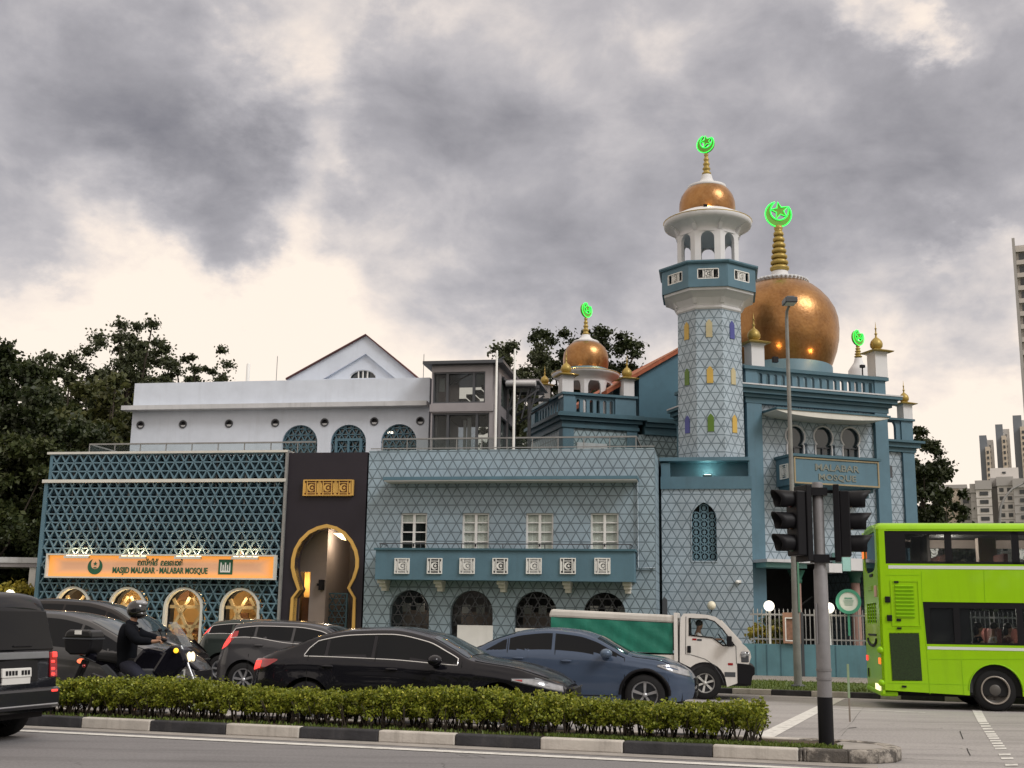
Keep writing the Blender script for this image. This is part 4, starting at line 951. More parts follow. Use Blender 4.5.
# --- glazed stair tower
def stair_tower():
    T = A.M; W = 6.6; t = fthing(A, 'stair_tower', 'grey glazed stair and lift tower with a flat roof beside the white hall', 'building', A.u(463, W, 450), W + 2)
    x0, x1 = A.u(430, W, 440), A.u(497.5, W, 400); zt = A.z(362, W, 460); D = 4.2
    lv = [(A.z(411.5, W, 455), A.z(405.5, W, 455))]
    z1a, z1b = A.z(403, W, 455), A.z(372, W, 455); z2a, z2b = 4.0, A.z(413, W, 455)
    xa, xb = A.u(433, W, 390), A.u(485, W, 390); xb2 = A.u(489, W, 430)
    m = MB(T); m.wall([(x0, 0), (x1, 0), (x1, zt - .12), (x0, zt - .12)], [[(xa, z1a), (xb, z1a), (xb, z1b), (xa, z1b)], [(xa, z2a), (xb2, z2a), (xb2, z2b), (xa, z2b)]], W, W + .25)
    R_ = Matrix.Translation((x1, W, 0)) @ Matrix.Rotation(R(90), 4, 'Z')
    m.frame(T @ R_); hs = []
    for (za, zb) in ((z1a, z1b), (z2a, z2b)):
        for k in (0, 1): hs.append([(.75 + 1.65*k, za), (2.15 + 1.65*k, za), (2.15 + 1.65*k, zb), (.75 + 1.65*k, zb)])
    m.wall([(.0, 0), (D, 0), (D, zt - .12), (0, zt - .12)], hs, 0, .2); m.frame(T); m.box(x0, x1 - .2, W + D - .2, W + D, 0, 4.0); m.box(x0, x0 + .2, W + .25, W + D - .2, 0, zt - .12)
    m.build('wall', MT['alu'], t)
    m = MB(T); m.box(x0 - .3, x1 + .25, W - .3, W + D + .2, zt - .118, zt); m.build('roof', MT['frame_dark'], t)
    m = MB(T); m.box(xa - .1, xb + .35, W - .06, W - .003, z2b + .05, z1a - .05); m.build('floor_band', MT['alu'], t)
    m = MB(T); m.box(x0 + .25, x1 - .25, W + .3, W + D - .25, z2b + .1, z1a - .1); m.box(x0 + .25, x1 - .25, W + .3, W + D - .25, 3.9, 4.0); m.build('floor_slab', MT['interior'], t)
    for (za, zb, x2, nm) in ((z1a, z1b, xb, 'upper'), (z2a, z2b, xb2, 'lower')):
        f = MB(T); ws = [xa, xa + (x2-xa)*.27, xa + (x2-xa)*.78, x2]
        f.wall([(xa, za), (x2, za), (x2, zb), (xa, zb)], [[(ws[i]+.05, za+.06), (ws[i+1]-.05, za+.06), (ws[i+1]-.05, zb-.06), (ws[i]+.05, zb-.06)] for i in range(3)], W + .05, W + .14)
        fo = f.build('window', MT['frame_dark'], t); g = MB(T); g.box(xa, x2, W + .145, W + .16, za, zb); g.build('pane', MT['tint'], fo)
        st = MB(T)
        for k in range(7): st.box(x0 + .5 + k*.3, x0 + .8 + k*.3, W + 1.2, W + 2.4, za + .1 + k*.17, za + .22 + k*.17)
        st.bar((x0 + .4, W + 1.1, za + .9), (x0 + 2.6, W + 1.1, za + 2.0), .05); st.build('stair_flight', MT['frame_dark'], t)
    c = A.uz(441, 385, W + .3); m = MB(T); m.box(c[0]-.13, c[0]+.13, W + .4, W + .44, c[1]-.25, c[1]+.28); m.build('notice', MT['panelw'], t)
    m = MB(T); x = A.u(469, W + .5, 430); m.box(x - .07, x + .07, W + .5, W + .6, z2a + .8, z2b - .1); m.box(x - .22, x - .12, W + .5, W + .6, z2a + .8, z2b - .2); m.build('lift_post', MT['panelw'], t)
    m = MB(T @ R_)
    for h in hs: m.wall([(h[0][0], h[0][1]), (h[1][0], h[1][1]), (h[2][0], h[2][1]), (h[3][0], h[3][1])], [[(h[0][0]+.05, h[0][1]+.05), (h[1][0]-.05, h[1][1]+.05), (h[2][0]-.05, h[2][1]-.05), (h[3][0]+.05, h[3][1]-.05)]], .02, .1)
    m.build('side_window_frame', MT['frame_dark'], t); m = MB(T @ R_)
    for h in hs: m.box(h[0][0], h[1][0], .11, .13, h[0][1], h[2][1])
    m.build('side_pane', MT['clear'], t)
    # low steel-framed roof between tower and pavilion
    t2 = fthing(A, 'walkway_roof', 'dark steel roof with white pipe edge between the glazed tower and the small dome', 'canopy', A.u(530, 8, 420), 9)
    xa, z0 = A.uz(514, 404, 8.5); xb, z1 = A.uz(529, 392, 8.5); m = MB(T)
    for k in range(3): m.bar((xa - .3, 8.5 + k*1.4, z1 + .2), (xb + .4, 8.5 + k*1.4, z1 + .2), .12); m.bar((xa - .3, 8.5 + k*1.4, z0 - .3), (xb + .4, 8.5 + k*1.4, z1 + .1), .07)
    for k in range(4): m.bar((xa - .3 + k*.3, 8.5, z0 - .6), (xa + k*.3, 8.5, z1 + .15), .05)
    m.build('truss', MT['frame_dark'], t2); m = MB(T); m.tube([(xa - .3, 8.3, z1 + .32), (xb + .3, 8.3, z1 + .30)], .12, 10); m.build('edge_pipe', MT['white'], t2)
    m = MB(T); m.box(xa - .3, xb + .4, 8.4, 11, z1 + .42, z1 + .5); m.build('roof_sheet', MT['alu'], t2)
    m = MB(T)
    for x in (xa, xb): m.box(x - .06, x + .06, 8.6, 8.72, 0, z1 + .2)
    m.build('post', MT['frame_dark'], t2)
    m = MB(T); xg = xa - .2
    while xg < xb + .3: m.bar((xg, 8.2, 5.9), (xg, 8.2, 7.4), .03); xg += .12
    m.bar((xa-.2, 8.2, 7.4), (xb+.3, 8.2, 7.4), .05); m.build('slat_railing', MT['alu'], t2)
stair_tower()

# --- helpers for domed parts
def prof(fr, w, pxc, lst):
    xc = fr.u(pxc, w, 300); out = []; rd_ = ray(pxc, 300); cs_ = math.cos(fr.a + math.atan2(rd_.x, rd_.y))
    for hw, py in lst:
        x1, z = fr.uz(pxc + hw, py, w); x0, _ = fr.uz(pxc - hw, py, w); out.append(((x1 - x0) / 2 * cs_, z))
    return xc, out
def crescent(fr, t, x, w, z, r, rot=0.0, tilt=0.0, name='crescent_moon'):
    """neon-edged crescent with star, standing on a finial; the disc may be turned about its stem"""
    T = fr.M @ Matrix.Translation((x, w, z + r)) @ Matrix.Rotation(rot, 4, 'Z')
    m = MB(T); cp = crescent_pts((0, 0), r, th=.34, open_=.95, rot=-.32, n=22); concave_prism(m, cp, -.05, .05); sp = star_pts((r*.12, r*.30), r * .72, rot=.2); concave_prism(m, sp, -.05, .05); m.bar((0, 0, -r), (0, 0, -r*1.15), .05)
    f = m.build(name, MT['neongold'], t)
    n = MB(T)
    for y in (-.07,):
        n.tube([(p[0]*1.03, y, p[1]*1.03) for p in cp], r*.045, 6, closed=True); n.tube([(p[0], y, p[1]) for p in sp], r*.04, 6, closed=True)
    n.build('neon_tube', MT['neon'], f)
def finial_profile(x, zb, zt, rb, rings=5):
    p = []; H = zt - zb
    for k in range(rings):
        f0 = k / rings; f1 = (k + 1) / rings; r = rb * (1 - f0 * .62); rn_ = rb * (1 - f1 * .62)
        p += [(r * .72, zb + H * f0), (r, zb + H * (f0 + .05)), (r, zb + H * (f0 + .09)), (r * .7, zb + H * (f0 + .14))]
    p += [(rb * .2, zt)]
    return p
def pinnacle(fr, px, yb, w, s, label, ybody=None, hatw=1.9, group='gold-topped pinnacles'):
    """small white post with gold square hat, ball and spike; s = post width in m"""
    x, zb = fr.uz(px, yb, w); t = fthing(fr, 'pinnacle', label, 'pinnacle', x, w, zb - .1, group=group); T = fr.M
    h = s * 1.15; m = MB(T); m.box(x - s/2, x + s/2, w - s/2, w + s/2, zb - .3, zb + h); m.box(x - s*.58, x + s*.58, w - s*.58, w + s*.58, zb + h, zb + h + s*.10); m.build('post', MT['white'], t)
    m = MB(T); z = zb + h + s*.10; hs = s * hatw / 2
    m.lathe([(hs*1.25, z), (hs*1.32, z + s*.07), (s*.34, z + s*.30), (s*.30, z + s*.34)], x, w, 4, rot=math.pi/4, smooth=False); m.build('hat', MT['gold'], t)
    m = MB(T); z += s*.30; b = s*.46
    m.lathe([(b*.6, z), (b*.95, z + b*.35), (b, z + b*.8), (b*.85, z + b*1.25), (b*.5, z + b*1.65), (b*.18, z + b*1.9), (b*.14, z + b*2.3), (b*.28, z + b*2.45), (b*.12, z + b*2.6), (b*.10, z + b*3.2), (b*.2, z + b*3.3), (b*.07, z + b*3.45), (.004, z + b*4.4)], x, w, 16); m.build('ball_finial', MT['gold'], t)
    return t
def balustrade(fr, m, x0, x1, y, z0, z1, n=None, pitch=.34, arch=.2, th=.14):
    """solid parapet pierced by arched openings"""
    L = x1 - x0; n = n or max(1, int(L / pitch)); p = L / n; hh = z1 - z0
    holes = [arch_pts(x0 + p*(i + .5), z0 + hh*.06, p*.26, z0 + hh*.70, 8, .2) for i in range(n)]
    m.wall([(x0, z0), (x1, z0), (x1, z1), (x0, z1)], holes, y, y + th, back=True)
def cornice(m, x0, x1, y0, y1, z, prof_, sides=True):
    for (o, za, zb) in prof_: m.box(x0 - o, x1 + (o if sides else 0), y0 - o, y1, z + za, z + zb)

# --- minaret
def minaret():
    T = A.M; W = 2.4; x0, x1 = A.u(662, W, 560), A.u(752.5, W, 560); wc = W + 1.35; xc = A.u(708.8, wc, 300)
    t = fthing(A, 'minaret', 'tall octagonal minaret of pale blue tiles with a small gold dome', 'minaret', xc, wc)
    zb1 = A.z(489, W, 708); zb2 = A.z(476, W, 708); zb3 = A.z(461, W, 708); px0 = A.uz(703.8, 502, W); hw = A.u(716.6, W, 530) - A.u(692.0, W, 530)
    win = arch_pts(A.u(704.2, W, 530), A.z(560, W), hw/2, A.z(517.5, W), 10, .25)
    m = MB(T); m.wall([(x0, 0), (x1, 0), (x1, zb1), (x0, zb1)], [win], W, W + .25); m.add([(x1, W, 0), (x1, W + 4, 0), (x1, W + 4, zb1), (x1, W, zb1)], [(0, 1, 2, 3)]); m.build('base_wall', MT['tile2'], t)
    m = MB(T); m.wall(arch_pts(A.u(704.2, W, 530), A.z(560, W) - .05, hw/2 + .03, A.z(517.5, W), 12, .25), [win], W - .02, W + .05); m.build('window_surround', MT['tile2'], t)
    g = MB(T); cxw = A.u(704.2, W, 530); zA, zB = A.z(560, W), A.z(502, W); q = hw / 6
    def inw(x, z): return abs(x - cxw) < hw/2 and z < A.z(517.5, W) + hw*.55 * (1 - abs(x - cxw) / (hw/2)) ** .7
    for i in range(7):
        x = cxw - hw/2 + q * i; z = zA
        while z < zB:
            if inw(x, z + q): g.bar((x, W + .12, z), (x, W + .12, z + q*2), .025, .04)
            z += q*2
    for j in range(60):
        z = zA + q * 2 * j
        if z > zB: break
        for i in range(3):
            cx = cxw - hw/2 + q * (1 + 2*i)
            if inw(cx, z + q):
                g.tube([(cx + q*.98*math.cos(a*math.pi/6), W + .12, z + q + q*.98*math.sin(a*math.pi/6)) for a in range(12)], .026, 4, closed=True)
                g.box(cx - q*.42, cx + q*.42, W + .10, W + .13, z + q*.6, z + q*1.4)
    g.build('window_grille', MT['teallight'], t); g = MB(T); g.box(cxw - hw/2 - .1, cxw + hw/2 + .1, W + .26, W + .3, zA - .1, zB + .1); g.build('window_back', MT['interior'], t)
    m = MB(T); m.box(x0 - .02, x1 + .03, W - .05, W + 3.4, zb1, zb2 - .02); m.build('base_band', MT['teal'], t)
    m = MB(T); xs0 = A.u(670, W, 470); m.box(xs0, x1 - .06, W + .55, W + 3.2, zb2 - .018, zb3); m.box(x0, xs0, W, W + 3.2, zb2 - .018, zb3 - .06); m.box(x1 - .06, x1, W + .05, W + 3.2, zb2 - .018, zb3); m.build('recessed_band', MT['teal'], t)
    m = MB(T); m.box(x0 - .05, x1 - .02, W - .08, W + 3.4, zb3 + .002, zb3 + .12); m.build('upper_ledge', MT['teal'], t)
    c = A.uz(707.5, 473, W + .2); m = MB(T); m.box(c[0]-.14, c[0]+.14, W + .15, W + .4, zb2 - .01, zb2 + .06); f = m.build('floodlight', MT['black'], t); m = MB(T); m.box(c[0]-.11, c[0]+.11, W + .2, W + .36, zb2 + .064, zb2 + .075); m.build('floodlight_lens', emit('flood_cool', (.7, 1, .9), 4), f)
    lamp('minaret_floodlamp', A.M @ Vector((c[0], W + .22, zb2 + .2)), 5.5, (.66, 1, .86), .06)
    # tower shaft
    def octa(m, lst, smooth=False, cap=True, k=1/math.cos(math.pi/8)): m.lathe([(r * k, z) for r, z in lst], xc, wc, 8, rot=math.pi/8, smooth=smooth, cap=cap)
    _, P = prof(A, wc, 708.5, [(33.0, 460), (32.6, 440), (31.0, 316)])
    P[0] = (P[1][0] + .005, zb3 + .05); m = MB(T); octa(m, P, cap=False); m.build('shaft', MT['tile2'], t)
    r_at = lambda z: P[0][0] + (P[-1][0] - P[0][0]) * (z - P[0][1]) / (P[-1][1] - P[0][1])
    cols = dict(y=M_('pane_amber', (.50, .33, .07), .4, var=.1), g=M_('pane_green', (.09, .17, .02), .4, var=.1), b=M_('pane_blue', (.06, .07, .27), .4, var=.1), c=M_('pane_cream', (.46, .40, .24), .5, var=.1))
    rows = [(319, 337, 'ycb'), (366, 383, 'gyc'), (413.5, 431.5, 'bgy')]
    for (yt, yb, cs) in rows:
        za, zc = A.z(yb, wc - 1.1, 706), A.z(yt, wc - 1.1, 706)
        for k, ch in zip((-1, 0, 1), cs):
            TT = T @ Matrix.Translation((xc, wc, 0)) @ Matrix.Rotation(k * math.pi/4, 4, 'Z')
            w = .105; y = -r_at(za) - .012; h = zc - za; m = MB(TT)
            m.prism([(-w, za), (w, za), (w, zc - h*.22), (w*.55, zc - h*.10), (0, zc), (-w*.55, zc - h*.10), (-w, zc - h*.22)], y - .012, y + .1); m.build('niche_window', cols[ch], t)
    # flare, balcony, brackets
    _, Q = prof(A, wc, 708.5, [(30.4, 316), (31.6, 314.5), (31.6, 313), (30.6, 312), (31.5, 310), (35, 305), (40.5, 301.5), (44, 300), (44.5, 295)])
    m = MB(T); octa(m, Q); m.build('flare', MT['white'], t)
    for k in range(8):
        TT = T @ Matrix.Translation((xc, wc, 0)) @ Matrix.Rotation(k * math.pi/4 + math.pi/8, 4, 'Z'); z0 = Q[4][1]; zt = Q[-1][1]; r0 = Q[4][0] * 1.08; r1 = Q[-1][0] * 1.06
        m = MB(TT @ Matrix.Rotation(math.pi/2, 4, 'Z') ); m.frame(TT @ Matrix.Rotation(-math.pi/2, 4, 'Z')); m.prism([(r0 - .12, z0 - .05), (r0 + .03, z0), (r0 + .16, z0 + (zt-z0)*.45), (r1 - .02, zt - .14), (r1 - .02, zt - .02), (r0 - .12, zt - .02)], -.07, .07); m.build('bracket', MT['white'], t)
    _, Bq = prof(A, wc, 708.5, [(46.2, 297.5), (46.2, 275)]); rb = Bq[0][0]; zb_, zt_ = Bq[0][1], Bq[1][1]; half = rb * math.tan(math.pi/8)
    m = MB(T)
    for k in range(8):
        m.frame(T @ Matrix.Translation((xc, wc, 0)) @ Matrix.Rotation(k * math.pi/4, 4, 'Z')); hh = .18; hz = zb_ + (zt_-zb_)*.56; wv = .36
        m.wall([(-half, zb_), (half, zb_), (half, zt_), (-half, zt_)], [[(-wv, hz-hh), (wv, hz-hh), (wv, hz+hh), (-wv, hz+hh)]], -rb, -rb + .09, back=True)
    bal = m.build('balcony', MT['teal'], t); m = MB(T); octa(m, [(rb + .06, zt_), (rb + .10, zt_ + .05), (rb + .10, zt_ + .10), (rb - .1, zt_ + .12)]); m.build('coping', MT['teal'], bal)
    for k in (-2, -1, 0, 1, 2):
        TT = T @ Matrix.Translation((xc, wc, 0)) @ Matrix.Rotation(k * math.pi/4, 4, 'Z'); m = MB(TT); b = MB(TT); hz = zb_ + (zt_-zb_)*.56
        ornament(m, b, 0, hz, .36, -rb + .01, .05); m.box(-.36, -.33, -rb + .0, -rb + .05, hz - .18, hz + .18); m.box(.33, .36, -rb + .0, -rb + .05, hz - .18, hz + .18); m.box(-.36, .36, -rb, -rb + .05, hz + .15, hz + .18); m.box(-.36, .36, -rb, -rb + .05, hz - .18, hz - .15); m.build('balcony_grille', MT['panelw'], bal)
    # lantern
    _, L = prof(A, wc, 708.5, [(30.5, 270), (30.3, 238)]); rl = L[0][0]; zl0, zl1 = zt_ + .1, L[1][1]; hl = rl * math.tan(math.pi/8); zl0b = zb_ + .2
    m = MB(T)
    for k in range(8):
        m.frame(T @ Matrix.Translation((xc, wc, 0)) @ Matrix.Rotation(k * math.pi/4, 4, 'Z'))
        m.wall([(-hl, zl0b), (hl, zl0b), (hl, zl1), (-hl, zl1)], [arch_pts(0, zl0b + .3, hl*.52, zl1 - hl*.62, 10)], -rl, -rl + .12, back=True)
    m.build('lantern', MT['white'], t)
    m = MB(T); m.lathe([(.9, zl0b), (.9, zl0b + .1)], xc, wc, 8, rot=math.pi/8); m.build('lantern_floor', MT['conc'], t)
    _, S_ = prof(A, wc, 708.5, [(31.5, 239), (31.5, 237), (30.6, 236), (31, 234), (34, 231), (40, 228), (43.5, 226.5), (44.2, 222.5), (43.5, 221), (28, 214)])
    m = MB(T); m.lathe(S_, xc, wc, 32); m.build('eaves', MT['white'], t); m = MB(T); m.lathe([(S_[7][0] - .02, S_[7][1] - .01), (S_[7][0] + .02, S_[7][1] + .03), (S_[7][0] - .1, S_[7][1] + .07)], xc, wc, 32); m.build('eaves_rim', MT['gold'], t)
    for k in range(8):
        TT = T @ Matrix.Translation((xc, wc, 0)) @ Matrix.Rotation(k * math.pi/4 + math.pi/8 - math.pi/2, 4, 'Z'); r0 = S_[3][0]; z0, z1 = S_[2][1], S_[6][1]
        m = MB(TT); m.prism([(r0 - .1, z0 - .12), (r0 + .04, z0 - .05), (r0 + .16, z0 + (z1-z0)*.5), (r0 + .38, z1 - .02), (r0 - .1, z1)], -.06, .06); m.build('eaves_bracket', MT['white'], t)
    _, D = prof(A, wc, 708.5, [(26, 219), (27.4, 214), (28.2, 208), (27.8, 202), (25.8, 196), (22.3, 191), (18.5, 188)])
    m = MB(T); m.lathe(D, xc, wc, 40); m.build('dome', MT['dome'], t)
    _, D = prof(A, wc, 708.5, [(19, 190), (20, 188.5), (19.5, 186.5), (13, 184.5), (8, 182), (6, 179), (5, 175)]); m = MB(T); m.lathe(D, xc, wc, 32); m.build('dome_collar', MT['white'], t)
    zf0, zf1 = D[-1][1], A.z(152, wc, 708); m = MB(T); m.lathe(finial_profile(0, zf0, zf1, .16, 5), xc, wc, 16); m.build('finial', MT['gold'], t)
    crescent(A, t, xc, wc, zf1 - .03, .315, rot=R(-22))
    m = MB(T); c = A.uz(705.5, 207, wc - 1.0); m.box(c[0]-.07, c[0]+.07, wc - 1.15, wc - 1.05, c[1]-.07, c[1]+.05); f = m.build('dome_floodlight', MT['black'], t)
    lamp('dome_lamp', A.M @ Vector((c[0] + .12, wc - 1.10, c[1] + .02)), 4, (1, .6, .2), .03)
minaret()
# --- small domed pavilion, blue gabled house
def pavilion():
    T = C.M; t = fthing(C, 'domed_pavilion', 'square teal roof pavilion with parapet and small gold dome, behind the tiled wing', 'building', 1.2, 1.5)
    W = 0; x1 = C.u(636, 0, 400); zc = C.z(412, 0, 562); ztop = C.z(391.5, 0, 562); D = 4.4
    zw = zc
    # cornice bottom / parapet
    z_b = C.z(427, 0, 562)
    m = MB(T); m.box(0, x1, 0, D, 0, z_b); m.build('wall', MT['tile3'], t)
    m = MB(T); m.box(-.03, .42, -.05, .2, 0, z_b); m.box(x1 - .42, x1 + .03, -.05, .2, 0, z_b); m.box(-.05, .0, -.03, .42, 0, z_b); m.build('pilaster', MT['teal'], t)
    m = MB(T); h = zc - z_b; cornice(m, 0, x1, 0, D, z_b, [(.10, 0, h*.22), (.07, h*.22, h*.45), (.2, h*.45, h*.7), (.34, h*.7, h*.9), (.26, h*.9, h)]); m.build('cornice', MT['teal2'], t)
    m = MB(T); pz0, pz1 = zc, ztop - .1
    m.box(0, .5, 0, .5, pz0, pz1); m.box(x1 - .9, x1, 0, .5, pz0, pz1); balustrade(C, m, .5, x1 - .9, .08, pz0, pz1, n=6); m.box(0, .5, D - .5, D, pz0, pz1)
    m.frame(T @ Matrix.Translation((0, D - .5, 0)) @ Matrix.Rotation(R(-90), 4, 'Z')); balustrade(C, m, 0, D - 1.0, .08, pz0, pz1, n=9); m.frame(T)
    m.build('parapet', MT['teal'], t); m = MB(T); m.box(-.07, x1 + .07, -.07, .3, pz1 + .002, ztop); m.box(-.07, .3, .3, D, pz1 + .002, ztop); m.build('coping', MT['teal2'], t)
    m = MB(T); m.box(.1, x1 - .1, .2, D - .1, zc - .05, zc + .02); m.build('roof_deck', MT['conc'], t)
    m = MB(T); a, b = C.uz(577, 448, -.03), C.uz(607, 444, -.03); m.box(a[0], b[0], -.05, .02, 4, b[1]); m.build('wall_panel', MT['ledge'], t)
    wc = 2.1; xc = C.u(585.8, wc, 340)
    def oct_(m, lst, n=8, smooth=False, cap=True): m.lathe(lst, xc, wc, n, rot=math.pi/8, smooth=smooth, cap=cap)
    _, L = prof(C, wc, 585.8, [(25.5, 402), (25.5, 386)]); rl = L[0][0]; hl = rl * math.tan(math.pi/8); z0, z1 = zc, L[1][1]
    m = MB(T)
    for k in range(8):
        m.frame(T @ Matrix.Translation((xc, wc, 0)) @ Matrix.Rotation(k * math.pi/4, 4, 'Z')); m.wall([(-hl, z0), (hl, z0), (hl, z1), (-hl, z1)], [arch_pts(0, z0 + .2, hl*.62, z1 - hl*.62, 10, .25)], -rl, -rl + .12, back=True)
    m.build('lantern', MT['white'], t)
    _, S_ = prof(C, wc, 585.8, [(26, 387), (26, 384.5), (28, 382), (33, 380), (34.2, 378.6), (34, 377), (24, 374.5)]); m = MB(T); m.lathe(S_, xc, wc, 32); m.build('eaves', MT['white'], t)
    m = MB(T); m.lathe([(S_[4][0]-.02, S_[4][1]+.01), (S_[4][0]+.03, S_[4][1]+.05), (S_[4][0]-.12, S_[4][1]+.10)], xc, wc, 32); m.build('eaves_rim', MT['gold'], t)
    _, D_ = prof(C, wc, 585.8, [(22.5, 377), (22.5, 372)]); m = MB(T); m.lathe(D_, xc, wc, 32); m.build('drum', MT['teallight'], t)
    _, D_ = prof(C, wc, 585.8, [(21.5, 373), (22.6, 367), (22.8, 361), (22, 355.5), (19.5, 350), (15.5, 346), (12, 344.2)]); m = MB(T); m.lathe(D_, xc, wc, 36); m.build('dome', MT['dome'], t)
    _, D_ = prof(C, wc, 585.8, [(13, 345), (13.6, 343.8), (12.5, 342.6), (8, 340.5), (5, 338), (4.2, 335.5)]); m = MB(T); m.lathe(D_, xc, wc, 28); m.build('dome_collar', MT['white'], t)
    zf0, zf1 = D_[-1][1], C.z(316.5, wc, 585); m = MB(T); m.lathe(finial_profile(0, zf0, zf1, .15, 5), xc, wc, 16); m.build('finial', MT['gold'], t)
    crescent(C, t, xc, wc, zf1 - .03, .31, rot=R(30))
    for px in (573.5, 597): q = C.uz(px, 367.5, wc - 1.05); lamp('dome_lamp', C.M @ Vector((q[0], wc - 1.12, q[1])), 3, (1, .6, .2), .03)
    pinnacle(C, 566, 391, .3, .48, 'gold-topped white pinnacle on the front left corner beside the small dome')
    pinnacle(C, 627, 394, .3, .46, 'gold-topped white pinnacle right of the small dome, before the red roof')
    pinnacle(C, 544.5, 397.5, D - .3, .40, 'smaller gold-topped pinnacle behind, left of the small dome')
    # long lower cornice running right towards the minaret
    t2 = fthing(C, 'gabled_house', 'deep teal house wall with an orange tiled roof slope between small dome and minaret', 'building', x1 + 1.5, 3)
    x2 = C.u(742, 0, 420); m = MB(T); zc2 = C.z(417, 0, 676); m.box(x1 + .1, x2, .05, 3, 0, z_b - .1); m.build('lower_wall', MT['tile3'], t2)
    m = MB(T); h = (zc - .02) - (z_b - .1)
    for (o, a_, b_) in [(.10, 0, h*.22), (.07, h*.22, h*.45), (.2, h*.45, h*.7), (.34, h*.7, h*.9), (.26, h*.9, h)]: m.box(x1 + .36, x2, .05 - o, 3, z_b - .1 + a_, z_b - .1 + b_)
    m.build('lower_cornice', MT['teal2'], t2)
    Wg = .6; p0 = C.uz(639, 376, Wg); p1 = C.uz(700, 341, Wg); xe = C.u(750, Wg, 380); sl = (p1[1]-p0[1])/(p1[0]-p0[0]); xr = p1[0]; zr = p0[1] + sl*(xr - p0[0])
    m = MB(T); m.prism([(p0[0], z_b), (xe, z_b), (xe, zr - sl*(xe - xr)), (xr, zr), (p0[0], p0[1])], Wg, Wg + 9); m.build('wall', M_('deep_teal_wall', (.06, .145, .20), .6, var=.1, streak=.1), t2)
    m = MB(T); xl = p0[0] - 1.5; zl = p0[1] - sl*1.5
    m.prism([(xl, zl + .02), (xr, zr + .02), (xr, zr + .2), (xl, zl + .2)], Wg - .2, Wg + 9.2); m.prism([(xr, zr + .02), (xe + .3, zr - sl*(xe + .3 - xr) + .02), (xe + .3, zr - sl*(xe + .3 - xr) + .2), (xr, zr + .2)], Wg - .2, Wg + 9.2); m.build('roof', MT['roof'], t2)
    m = MB(T); m.prism([(xl, zl + .2), (xr, zr + .2), (xr, zr + .27), (xl, zl + .27)], Wg - .22, Wg - .05); m.build('verge_trim', M_('roof_trim', (.45, .20, .12), .7, var=.15), t2)
    # left return of the old cornice, dropping behind the walkway
pavilion()

